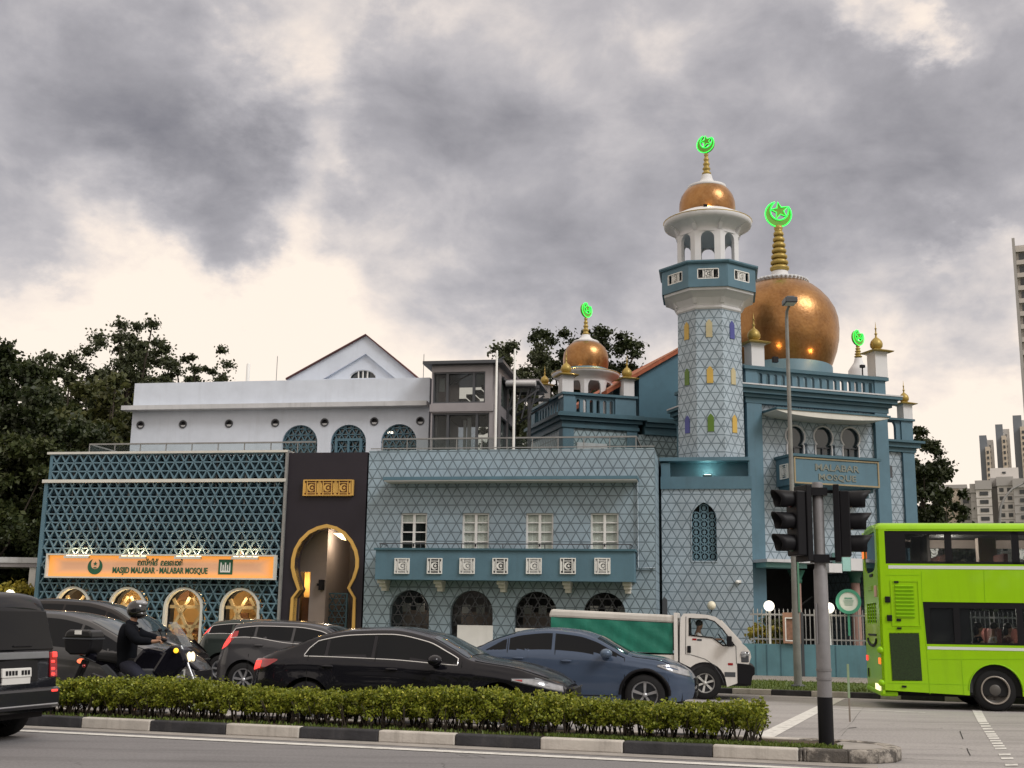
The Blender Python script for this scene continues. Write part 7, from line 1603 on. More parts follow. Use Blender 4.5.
def seated(name, label, T, s, shirt, hands, group=None, lean=.05, hairy=True, longhair=False):
    """seated figure looking along +x; hips at the origin of T; s = scale; hands = two (x,y,z) targets"""
    t = thing(name, label, 'person', M=T, group=group); V = lambda x, y, z, r: (x*s, y*s, z*s, tuple(q*s for q in r) if isinstance(r, tuple) else r*s)
    hip = V(0, 0, .08, (.15, .12)); ch = [[hip, V(.01, 0, .25, (.14, .11)), V(lean*.6, 0, .42, (.16, .115)), V(lean, 0, .52, (.10, .08)), V(lean + .01, 0, .59, .055), V(lean + .03, 0, .66, (.075, .08)), V(lean + .035, 0, .74, (.085, .095)), V(lean + .03, 0, .80, (.06, .07))], [V(lean + .035, 0, .74, (.085, .095)), V(lean + .12, 0, .72, .018)]]
    top = V(lean*.6, 0, .42, (.16, .115))
    sleeves = []
    for sg, h in zip((-1, 1), hands):
        sh = V(lean*.8, sg*.19, .47, .055); el = V(h[0]*.42 + .02, sg*.25, .22 + h[2]*.25, .042); wr = V(h[0]*.9, h[1]*.95, h[2], .028); palm = V(h[0] + .05, h[1], h[2], (.042, .022))
        ch.append([top, sh, el, wr, palm])
        for q in range(4): ch.append([palm, V(h[0] + .10, h[1] + (q - 1.5)*.021, h[2] + .004, .0095), V(h[0] + .135, h[1] + (q-1.5)*.021, h[2] - .02, .0085), V(h[0] + .13, h[1] + (q-1.5)*.02, h[2] - .05, .008)])
        ch.append([palm, V(h[0] + .05, h[1] - sg*.045, h[2] + .0, .011), V(h[0] + .09, h[1] - sg*.055, h[2] - .02, .009)])
        sleeves.append([V(lean*.6, 0, .42, (.17, .125)), V(lean*.8, sg*.19, .47, .068), V(*( (h[0]*.42 + .02 + lean*.8)/2, sg*.225, .36 + h[2]*.12), .06)])
    for sg in (-1, 1): ch.append([hip, V(.08, sg*.10, .06, .095), V(.44, sg*.13, .08, .065), V(.46, sg*.13, -.30, .045), V(.45, sg*.13, -.42, .04), V(.56, sg*.13, -.45, .035)])
    skin_obj('body', ch, MT['skin'], t, T)
    skin_obj('shirt', [[V(0, 0, .06, (.165, .135)), V(.01, 0, .25, (.155, .125)), V(lean*.6, 0, .42, (.17, .125)), V(lean*.9, 0, .50, (.115, .09))]] + sleeves, shirt, t, T)
    skin_obj('trousers', [[V(0, 0, .04, (.165, .13)), V(.08, sg*.10, .055, .108), V(.44, sg*.13, .08, .078), V(.46, sg*.13, -.34, .06)] for sg in (-1, 1)], MT['cloth_black'], t, T)
    face_parts(T, t, ((lean + .035)*s, 0, .735*s), .095*s, hairy)
    if longhair:
        m = MB(T); m.ball(((lean - .03)*s, 0, .64*s), .10*s, 12, (.7, .95, 1.3)); m.build('long_hair', MT['hair'], t)
    return t

# --- white truck with green tarpaulin
def truck():
    ang = -10; a = on_line(547, 26.6 - 0, ang); Fr = Frame(a.x, a.y, ang); T = Fr.M; D = 1.72; Z = lambda px, py, w=0: Fr.uz(px, py, w)
    t = fthing(Fr, 'delivery_truck', 'small white truck with a green tarpaulin side, driver at the wheel', 'truck', 2.3, D/2)
    body = M_('truck_white', (.66, .64, .61), .35, var=.04, coat=.3, streak=.18, streakcol=(.3, .26, .22)); dirty = M_('truck_bed_white', (.55, .53, .49), .5, var=.1, streak=.35, streakcol=(.25, .22, .18)); tarp = M_('green_tarp', (.012, .155, .105), .55, var=.18, vs=2.0, bump=.7, bs=5)
    wr = Z(705, 693)[0]; rad = (Z(705, 666.5)[1])/2 ; wz = rad; cx = Z(705, 680)[0]
    arch = [(cx + .44*math.cos(a_), wz + .44*math.sin(a_)) for a_ in [math.pi*(1 - k/14) for k in range(15)]]
    zb = Z(722, 684.5)[1]; zb = .28
    out = [(Z(679.7, 668)[0], Z(680, 668)[1]), (cx - .50, Z(680, 668)[1] - .02)] + [p for p in arch if p[1] > wz + .0] + [(cx + .46, zb), Z(737, 683.5), Z(749, 664), Z(751.2, 657), Z(750, 651.5), Z(746.4, 647), Z(741.3, 643), Z(730.5, 630.5), Z(720.5, 620.5), Z(715.5, 616.8), Z(707, 614.8), Z(693, 613.5), Z(683.5, 613.6), Z(680.6, 617.5), Z(679.9, 630)]
    win = [Z(689, 618.3), Z(689, 635.2), Z(712.5, 637.8), Z(716.4, 640.4), Z(723, 645.6), Z(733.2, 646.2), Z(728, 636.5), Z(722.5, 629), Z(714.5, 621.5), Z(707, 619)]
    m = MB(T)
    for y0, y1 in ((0, .05), (D, D - .05)): m.wall(out, [win], y0, y1, back=True)
    i0 = 2 + len([p for p in arch if p[1] > wz]) ; n = len(out)
    def strip(pts, mm, y0=.03, y1=D - .03): mm.add([(p[0], y0, p[1]) for p in pts] + [(p[0], y1, p[1]) for p in pts], [(i, i+1, len(pts)+i+1, len(pts)+i) for i in range(len(pts)-1)])
    k741 = i0 + 6; strip(out[i0:k741+1], m); strip([out[i0+8]] + out[i0+9:] + out[:2], m); cab = m.build('cab', body, t)
    m = MB(T); strip([out[k741], out[k741+1], out[k741+2]], m, .10, D - .10); m.build('windscreen', MT['clear'], t)
    m = MB(T)
    for y0, y1 in ((.03, .12), (D - .12, D - .03)): m.bar((out[k741][0], (y0+y1)/2, out[k741][1]), (out[k741+2][0], (y0+y1)/2, out[k741+2][1]), .05, .09)
    m.build('windscreen_pillar', body, cab)
    for y in (.025, D - .025): m = MB(T); m.add([(p[0], y, p[1]) for p in win], [tuple(range(len(win)))]); m.build('door_window', MT['clear'], t)
    m = MB(T); m.tube([(p[0], -.004, p[1]) for p in win], .014, 5, closed=True); m.build('window_rubber', MT['black'], t)
    m = MB(T); dl = [Z(686, 616.5), Z(685.6, 654), Z(692, 655), Z(705, 659), Z(714, 665), Z(721, 676), Z(724, 683)]; m.tube([(p[0], -.003, p[1]) for p in dl], .006, 4); dl = [Z(731, 641), Z(736, 646.5), Z(736.5, 664)]; m.tube([(p[0], -.003, p[1]) for p in dl], .006, 4); m.build('door_seam', MT['frame_dark'], t)
    m = MB(T); p, q = Z(687.2, 645.8), Z(691, 652.8); m.box(p[0], q[0], -.02, .0, q[1], p[1]); m.build('door_handle', MT['black'], t, bevel=.01)
    m = MB(T); p, q = Z(726.5, 636), Z(732, 646.5, -.1); m.box(p[0], q[0], -.22, -.05, q[1], p[1]); m.bar((q[0], -.06, q[1] + .1), (q[0] + .05, .0, q[1] + .02), .03); m.build('wing_mirror', MT['black'], t, bevel=.03)
    p, q = Z(740.8, 651.5), Z(747.6, 662.6); m = MB(T); m.box(p[0], q[0] + .03, -.012, .25, q[1], p[1]); m.box(p[0], q[0] + .03, D - .25, D + .012, q[1], p[1]); f = m.build('headlight', MT['frame_dark'], t, bevel=.02); m = MB(T); c = Z(743.7, 654.5); m.ball((c[0], -.012, c[1]), .07, 12, (1, .35, 1)); m.ball((c[0] + .08, .05, c[1]), .07, 12); m.build('lamp', MT['lens_clear'], f)
    p, q = Z(737, 663), Z(754.5, 684); m = MB(T); m.prism([(p[0], Z(737, 684)[1]), (Z(751, 685)[0], Z(751, 686)[1]), (Z(752.5, 676)[0], Z(752.5, 676)[1]), Z(755, 674.5), Z(754.8, 667), Z(750.5, 664.5), (p[0], p[1])], -.015, D + .015); m.build('bumper', MT['black'], t, bevel=.02)
    p, q = Z(724.5, 672), Z(735.5, 677); m = MB(T); m.box(p[0], q[0], -.006, .004, q[1], p[1]); m.build('step_recess', MT['frame_dark'], t); p, q = Z(728, 663), Z(733, 665.2); m = MB(T); m.box(p[0], q[0], -.008, .0, q[1], p[1]); m.build('side_marker', MT['red_lens'], t)
    m = MB(T); c = Z(692.3, 639.3); m.box(c[0], c[0] + .09, -.005, .0, c[1] - .02, c[1] + .02); m.build('red_decal', MT['red_lens'], t); m = MB(T); m.box(c[0] + .10, c[0] + .20, -.005, 0, c[1] - .03, c[1] + .01); m.build('dark_decal', MT['frame_dark'], t)
    m = MB(T); x0 = Z(680, 640)[0]; m.box(x0 + .1, cx + .9, .1, D - .1, .3, Z(690, 668)[1]); m.box(x0 + .05, x0 + .12, .06, D - .06, .3, Z(690, 617)[1]); m.box(cx - .45, cx + .5, .06, D - .06, .45, .80); m.box(Z(735, 650)[0] - .1, Z(744, 650)[0], .1, D - .1, .8, Z(740, 647)[1]); m.build('cab_interior', MT['interior'], t)
    m = MB(T); sc = Z(724, 640, .45); wv = Matrix.Translation((sc[0] - .02, .45, sc[1] - .02)) @ Matrix.Rotation(R(55), 4, 'Y'); m.frame(T @ wv); m.tube([(.17*math.cos(2*math.pi*k/20), .17*math.sin(2*math.pi*k/20), 0) for k in range(20)], .014, 6, closed=True); m.bar((-.16, 0, 0), (.16, 0, 0), .02); m.bar((0, 0, 0), (0, 0, -.3), .03); m.build('steering_wheel', MT['black'], t)
    # driver
    hd = Z(700.3, 624.2, .30); s_ = .84; Td = T @ Matrix.Translation((hd[0] - .09, .33, hd[1] - .74*s_)); tgt = ((sc[0] - hd[0] + .09 - .12)/s_)
    seated('person', 'truck driver in a pale shirt looking ahead, hands on the wheel', Td, s_, MT['cloth_white'], ((tgt, -.14, .36), (tgt, .14, .36)), lean=.05)
    m = MB(T); m.box(hd[0] - .32, hd[0] - .2, .2, .7, .6, hd[1] + .02); m.build('driver_seat', MT['interior'], t)
    # cargo body
    A0, A1 = Z(548.5, 609), Z(675, 614.2); B0, B1 = Z(549, 617), Z(673.5, 623.3); C0, C1 = Z(549, 648), Z(673.5, 653.6); zf = Z(640, 671)[1]
    m = MB(T); m.prism([(A0[0], B0[1]), (A1[0] - .02, B1[1]), (A1[0] - .02, A1[1] - .02), (A0[0] + .05, A0[1])], .0, D); rf = m.build('canopy_roof', dirty, t, bevel=.05)
    m = MB(T); n = 40; rows = []
    for i in range(n + 1):
        f = i/n; x = B0[0] + .04 + (B1[0] - B0[0] - .06)*f; zt_, z_ = B0[1] + (B1[1]-B0[1])*f, C0[1] + (C1[1]-C0[1])*f
        rows.append([(x, .015 + .018*math.sin(i*1.9 + k*.9) * math.sin(math.pi*k/8) + .012*math.sin(i*.63 - k*1.4), zt_ - (zt_ - z_)*k/8) for k in range(9)])
    m.grid(rows); m.build('tarpaulin', tarp, t); m = MB(T); m.box(B0[0] + .03, B1[0], .05, D - .02, C0[1], B1[1]); m.build('tarpaulin_back', MT['interior'], t)
    m = MB(T); zz = C1[1]; m.box(B0[0], B1[0], .0, .05, zf, zz - .03); m.box(B0[0], B1[0], D - .05, D, zf, zz - .03); m.box(B0[0], B0[0] + .05, .05, D - .05, zf, zz); m.build('drop_side', dirty, t); m = MB(T); m.box(B0[0], B1[0], -.012, .0, (zf + zz)/2 - .015, (zf + zz)/2 + .01); m.box(B0[0], B1[0], .06, D - .06, zf, zf + .05); m.build('bed_rail', MT['steel'], t)
    m = MB(T); x = Z(674, 640)[0]; m.box(x, x + .08, -.03, .06, Z(675, 672)[1], Z(675, 612.7)[1]); m.box(x, x + .08, D - .06, D + .03, Z(675, 672)[1], Z(675, 612.7)[1]); m.box(x, x + .08, .06, D - .06, Z(675, 618)[1], Z(675, 612.7)[1]); m.build('front_frame', body, t)
    m = MB(T); m.box(.2, Z(745, 680)[0], .4, D - .4, .42, .58); m.box(Z(650, 680)[0], Z(670, 680)[0], .1, .4, .35, .6); m.build('chassis', MT['under'], t)
    hub = M_('hub_white', (.50, .50, .48), .4, .2, var=.15)
    for x in (cx, Z(575, 680)[0]):
        for y, sg in ((.10, -1), (D - .10, 1)): wheel(t, T, x, y, rad, .18, sg, 6, hub, rr=.60)
truck()

# --- green double-deck bus
def bus():
    a = on_line(880.5, 25.25, -10); Fr = Frame(a.x, a.y, -10); T = Fr.M; Z = lambda px, py, w=0: Fr.uz(px, py, w); D = 2.45; LB = 11.6
    FR = Frame(a.x, a.y, -100); ZR = lambda px, py, w=0: FR.uz(px, py, w); TR = FR.M
    t = fthing(Fr, 'double_deck_bus', 'lime green double-deck bus at the right edge, with louvred engine doors and dark windows', 'bus', LB/2, D/2)
    lime = M_('lime_paint', (.27, .53, .003), .35, var=.09, vs=.6, spec=.25, coat=.35, streak=.22, streakcol=(.12, .22, .01)); lime2 = M_('lime_shade_paint', (.24, .50, .004), .4, var=.04, spec=.25)
    zt = Z(900, 524)[1]; zk = .30; wx = Z(996, 688)[0]; rw = .405; U = lambda px, py=560: Z(px, py)[0]
    zu0, zu1 = Z(950, 564)[1], Z(950, 531)[1]; zl0, zl1 = Z(980, 645)[1], Z(980, 602.5)[1]
    # window pitches: repeat beyond the frame
    g = [(U(906), U(945.5)), (U(952.5), U(1012.5))]; x = g[-1][1] + .14
    while x < LB - 1.5: g.append((x, x + 1.25)); x += 1.40
    ub = [[(U(885.5), zu0), (LB - .4, zu0), (LB - .4, zu1), (U(885.5), zu1)]]
    lb = [[(U(926.5, 640), zl0), (LB - .3, zl0), (LB - .3, zl1), (U(922.8, 605), zl1)]]
    def archh(c): return [(c - .49, zk), *[(c + .49*math.cos(math.pi*(1-k/14)), rw + .49*math.sin(math.pi*(1-k/14))) for k in range(15)], (c + .49, zk)]
    outer = [(0, zk + .06)] + [p for c in (wx, LB - 2.6) for p in archh(c)] + [(LB, zk), (LB, zt - .1), (0, zt - .1)]
    m = MB(T)
    for y0, y1 in ((0, .05), (D, D - .05)): m.wall(outer, ub + lb, y0, y1, back=True)
    m.box(LB - .06, LB, .05, D - .05, zk, zt - .1); side = m.build('side_panel', lime, t)
    m = MB(T); rows = []          # rounded roof
    for x in [0, .04, .12, .3] + [LB*k/10 for k in range(1, 11)]:
        e = (.10 if x < .01 else .03 if x < .05 else 0); pr = [(0 + e, zt - .105), (.012 + e, zt - .05), (.05 + e, zt - .01 - e*.5), (.14 + e, zt + .03 - e), (.5, zt + .06 - e), (D/2, zt + .07 - e), (D - .5, zt + .06 - e), (D - .14, zt + .03 - e), (D - .05, zt - .01), (D, zt - .105)]; rows.append([(x, y, z) for y, z in pr])
    m.grid(rows); m.add(rows[0], [tuple(range(len(rows[0])))]); m.build('roof', lime, t)
    # upper glazing
    m = MB(T); m.box(ub[0][0][0], g[0][0], .012, .04, zu0, zu1)
    for i in range(len(g) - 1): m.box(g[i][1], g[i+1][0], .012, .04, zu0, zu1)
    m.box(g[0][0], LB - .4, .012, .035, zu1 - .07, zu1); m.box(g[0][0], LB - .4, .012, .035, zu0, zu0 + .05); m.build('window_mask', MT['black'], t)
    for i, (a_, b_) in enumerate(g): m = MB(T); m.box(a_, b_, .020, .03, zu0 + .05, zu1 - .07); m.build('upper_window', MT['tint'], t); m = MB(T); m.box(a_, b_, D - .03, D - .02, zu0 + .05, zu1 - .07); m.build('upper_window', MT['tint'], t)
    lw = [U(927, 620), U(957, 620), U(1020, 620)]; x = lw[-1] + 1.3
    while x < LB - .4: lw.append(x); x += 1.3
    for i in range(len(lw) - 1): m = MB(T); m.box(lw[i] + .06, lw[i+1] - .06, .02, .03, zl0 + .04, zl1 - .12); m.build('lower_window', MT['tint'], t); m = MB(T); m.box(lw[i] + .06, lw[i+1] - .06, D - .03, D - .02, zl0 + .04, zl1 - .12); m.build('lower_window', MT['tint'], t)
    m = MB(T)
    for x in lw: m.box(x - .06, x + .06, .012, .04, zl0, zl1)
    m.box(U(923), LB - .3, .0125, .035, zl1 - .12, zl1); m.box(U(926), LB - .3, .0125, .035, zl0, zl0 + .04); m.build('lower_window_mask', MT['black'], t)
    st = M_('stripe_white', (.60, .64, .60), .4, var=.03); m = MB(T); m.box(U(888), LB, -.006, .0, zu0 - .10, zu0 - .035); m.box(U(927.5, 648), LB, -.006, .0, zl0 - .10, zl0 - .045); m.build('stripe', st, t)
    # engine door with louvres
    p, q = Z(890, 580), Z(921.5, 626.5); m = MB(T); m.wall([(p[0], q[1]), (q[0], q[1]), (q[0], p[1]), (p[0], p[1])], [[(p[0]+.03, q[1]+.03), (q[0]-.03, q[1]+.03), (q[0]-.03, p[1]-.03), (p[0]+.03, p[1]-.03)]], -.012, .0); d = m.build('engine_door', lime, t, bevel=.004)
    p, q = Z(894.8, 584.5), Z(914.6, 618.6); m = MB(T); m.box(p[0], q[0], -.004, -.001, q[1], p[1]); m.build('louvre_back', lime2, d); m = MB(T); n = 9
    for k in range(n): z = q[1] + (p[1] - q[1])*(k + .5)/n; h = (p[1]-q[1])/n; m.add([(p[0], -.006, z - h*.45), (q[0], -.006, z - h*.45), (q[0], -.035, z + .1*h), (p[0], -.035, z + .1*h), (p[0], -.006, z + h*.3), (q[0], -.006, z + h*.3)], [(0,1,2,3), (3,2,5,4)])
    m.build('louvre', lime2, d)
    for (pa, pb) in (((894, 581), (898.5, 583)), ((896.5, 618.8), (901, 621.2)), ((897, 627.3), (901.5, 629.2)), ((902, 685.5), (906.5, 687.5))):
        p, q = Z(*pa), Z(*pb); m = MB(T); m.box(p[0], q[0], -.02, .0, q[1], p[1]); m.build('latch', MT['black'], d)
    for (px, py) in ((887.5, 599.5), (889.5, 618)): p = Z(px, py); m = MB(T); m.box(p[0]-.05, p[0]+.05, -.03, 0, p[1]-.06, p[1]+.06); m.build('marker_block', MT['black'], t, bevel=.01)
    mesh = M_('radiator_mesh', (.012, .03, .004), .7, var=.5, vs=30, bump=.6, bs=80); m = MB(T); m.add([(Z(*c)[0], -.012, Z(*c)[1]) for c in ((892.5, 680), (921.8, 680), (918.5, 633.5), (889.5, 633.5))], [(0,1,2,3)]); m.add([(Z(*c)[0], -.0, Z(*c)[1]) for c in ((892, 681), (922.4, 681), (919, 632.8), (889, 632.8))], [(0,1,2,3)]); m.build('radiator_panel', mesh, t)
    m = MB(T)
    for pts in ([(922.5, 604), (926.5, 648), (930, 694)], [(888, 628.5), (922, 628.5)], [(886, 683.5), (LB, 0)], [(961.5, 659), (964, 694)], [(929, 659), (1024, 659)], [(921.5, 571), (922.5, 603)], [(886, 575), (921, 575)], [(984, 570), (985, 601)], [(886.5, 529), (1024, 529)]):
        if pts[1][1] == 0: m.bar((.1, -.002, Z(900, 683)[1]), (wx - .52, -.002, Z(900, 683)[1]), .012, .006); m.bar((wx + .52, -.002, Z(900, 683)[1]), (LB - 3.3, -.002, Z(900, 683)[1]), .012, .006); continue
        q = [Z(*c) for c in pts]; [m.bar((q[i][0], -.002, q[i][1]), (q[i+1][0], -.002, q[i+1][1]), .010, .006) for i in range(len(q)-1)]
    m.build('panel_seam', lime2, t)
    # rear face
    zr = [Z(881, y)[1] for y in (524,)]; hw_ = D
    RP = lambda px, py: (ZR(px, py))
    w1 = RP(875.8, 550)[0]; w0 = RP(864, 550)[0]; zw1, zw0 = RP(870, 525.5)[1], RP(870, 573)[1]
    oval = []; cxw, hx, czw, hz = -D/2, D/2*.80, (zw0 + zw1)/2, (zw1 - zw0)/2
    for k in range(24): a_ = 2*math.pi*k/24; c, s = math.cos(a_), math.sin(a_); oval.append((cxw + hx*abs(c)**.45*(1 if c > 0 else -1), czw + hz*abs(s)**.6*(1 if s > 0 else -1)))
    zl_ = [RP(870, 603.5)[1], RP(870, 623.5)[1]]; louv = [(-D*.82, zl_[1]), (-D*.18, zl_[1]), (-D*.18, zl_[0]), (-D*.82, zl_[0])]
    m = MB(TR); m.wall([(-D, zk - .02), (0, zk - .02), (0, zt - .1), (-D, zt - .1)], [oval, louv], -.0, .05, back=True); rear = m.build('rear_panel', lime, t)
    m = MB(TR); m.add([(p[0], .02, p[1]) for p in oval], [tuple(range(24))]); m.build('rear_window', MT['cglass'], t)
    m = MB(TR); m.box(-D*.83, -D*.17, .03, .05, zl_[1] - .02, zl_[0] + .02); m.build('rear_mesh', mesh, rear); m = MB(TR)
    for k in range(5): x = -D*.82 + D*.64*(k + .0)/4; m.box(x - .012, x + .012, .0, .03, zl_[1], zl_[0])
    for k in range(6): z = zl_[1] + (zl_[0] - zl_[1])*k/6; m.box(-D*.82, -D*.18, .015, .028, z, z + .02)
    m.build('rear_grille', lime2, rear)
    def rb(nm, xa, xb, ya, yb, mat, px=870, o=.02): z1, z0 = RP(px, ya)[1], RP(px, yb)[1]; m = MB(TR); m.box(xa*D, xb*D, -o, -.001, z0, z1); return m.build(nm, mat, t, bevel=.01)
    rb('high_lamp', -.97, -.86, 544, 556, emit('orange_marker', (1, .25, .05), .6)); rb('tail_lamp', -.13, -.03, 655.5, 661.5, emit('tail_orange', (1, .2, .03), .8)); rb('tail_lamp', -.97, -.88, 655.5, 661, MT['red_lit']); rb('indicator', -.10, -.03, 648, 652, MT['red_lens'])
    rb('reversing_lamp', -.40, -.12, 680.5, 686.5, MT['head_lit']); rb('handle_bar', -.75, -.22, 633.5, 635.5, MT['black']); rb('plate', -.62, -.38, 586, 591, M_('bus_plate', (.2, .35, .05), .5, var=.1)); rb('advert_sticker', -.22, -.08, 587, 598, M_('sticker_pink', (.50, .33, .25), .6, var=.2)); rb('service_badge', -.5, -.3, 574.5, 577.5, MT['black']); rb('side_latch', -.88, -.84, 668, 677, MT['black'])
    z1 = RP(872, 640)[1]; m = MB(TR); m.tube([(-D*.5 + D*.28*math.cos(a_), -.01, z1 + .03 + .14*math.sin(a_)) for a_ in [math.pi*(1 + k/10) for k in range(11)]], .03, 6); m.build('curved_badge', MT['black'], t)
    m = MB(TR); m.box(-D + .05, -.05, -.03, .3, zk - .06, zk + .04); m.build('rear_bumper', lime2, t, bevel=.03)
    for x, z in ((-.05, Z(884, 650)[1]), (-.05, Z(885, 683)[1])): m = MB(TR); m.ball((x + .02, -.01, z), .07, 8, (1, 1, 1)); m.build('corner_lamp', lime2, t)
    # floors, seats, passengers, wheels
    m = MB(T); m.box(.1, LB - .1, .1, D - .1, zk + .3, zk + .36); m.box(.1, LB - .1, .06, D - .06, zu0 - .55, zu0 - .45); m.box(.1, LB - .1, .06, D - .06, zt - .16, zt - .12); m.box(.1, 1.75, .2, D - .2, .4, zl1 - .2); m.box(.4, 1.7, .06, D - .06, .35, zu0 - .5); m.build('floor', MT['interior'], t)
    m = MB(T); m.box(1.0, 1.05, .1, D - .1, zu0 - .45, zt - .2); m.box(.6, LB - .6, D - .12, D - .10, zu1 - .2, zu1 - .02); m.box(g[0][0] + .3, g[0][0] + .55, 1.0, 1.3, zu0 - .4, zu1 - .05); m.box(g[1][0] + .75, g[1][0] + 1.1, 1.2, 1.5, zu0 - .4, zu1 - .05); m.build('interior_panel', MT['beige'], t)
    zs = zl0 - .30; zf_ = zl0 - .74
    for i in range(8):
        x = U(942, 630) + .72*i
        if x > LB - 1.6: break
        m = MB(T)
        for y in (.15, 1.35): m.box(x - .32, x + .12, y, y + .9, zs - .1, zs); m.box(x - .38, x - .30, y, y + .9, zs - .1, zs + .62)
        m.build('seat', MT['seat'], t)
    for i in range(9):
        x = 1.4 + 1.05*i; m = MB(T)
        for y in (.15, 1.35): m.box(x, x + .08, y, y + .9, zu0 - .5, zu0 + .22)
        m.build('upper_seat', MT['seat'], t)
    for i in range(4): m = MB(T); x = U(950) + 1.1*i; m.box(x, x + .8, 1.0, 1.12, zl1 - .09, zl1 - .04); m.build('ceiling_light', emit('bus_strip', (1, .95, .85), 2.5) if i == 0 else bpy.data.materials['bus_strip'], t)
    for i, (px, sh, lab, lg) in enumerate(((985, MT['cloth_black'], 'bus passenger with dark hair in dark clothes, leftmost lower-deck window seat', True), (1001, MT['cloth_white'], 'bus passenger in a white top, second lower-deck window seat', False), (1015, MT['seat'], 'bus passenger with long hair at the right edge of the lower deck windows', True))):
        x = U(px, 630); seated('person', lab, T @ Matrix.Translation((x - .08, .42, zs + .02)), .85, sh, ((.3, -.1, .12), (.3, .1, .12)), lean=.03, longhair=lg, group='bus passengers')
    for x, z, e in ((2.0, zl1 - .15, 50), (4.2, zl1 - .15, 40), (1.6, zt - .3, 34), (3.6, zt - .3, 34)): lamp('bus_lamp', T @ Vector((x, D*.55, z)), e, (1, .9, .78), .2)
    m = MB(T); m.box(.3, LB - .3, .3, D - .3, .25, .5)
    for c in (wx, LB - 2.6): m.box(c - .6, c + .6, .08, D - .08, .3, 1.1)
    m.build('underframe', MT['under'], t); m = MB(T); m.tube([(wx + .50*math.cos(math.pi*(1-k/16)), -.004, rw + .50*math.sin(math.pi*(1-k/16))) for k in range(17)], .012, 5); m.build('arch_trim', lime2, t)
    steel = M_('hub_steel', (.09, .085, .08), .5, .4, var=.2); ringm = M_('rim_ring', (.30, .27, .24), .4, .5, var=.1)
    for c in (wx, LB - 2.6):
        for y, sg in ((.19, -1), (D - .19, 1)):
            m = MB(T); m.disc_lathe([(.25, sg*.13), (.36, sg*.15), (.395, sg*.11), (rw, sg*.05), (rw, -sg*.1), (.38, -sg*.14), (.25, -sg*.14)], (c, y, rw), n=36); w = m.build('wheel', MT['rubber'], t)
            m = MB(T); m.disc_lathe([(.275, sg*.10), (.27, sg*.155), (.245, sg*.15), (.235, sg*.06)], (c, y, rw), n=36); m.build('rim_ring', ringm, w)
            m = MB(T); m.disc_lathe([(.237, sg*.06), (.18, sg*.02), (.13, sg*.02), (.12, sg*.10), (.09, sg*.12), (.001, sg*.12)], (c, y, rw), n=30)
            for k in range(8): a_ = 2*math.pi*k/8; m.ball((c + .165*math.cos(a_), y + sg*.03, rw + .165*math.sin(a_)), .018, 6)
            m.build('hub', steel, w)
bus()

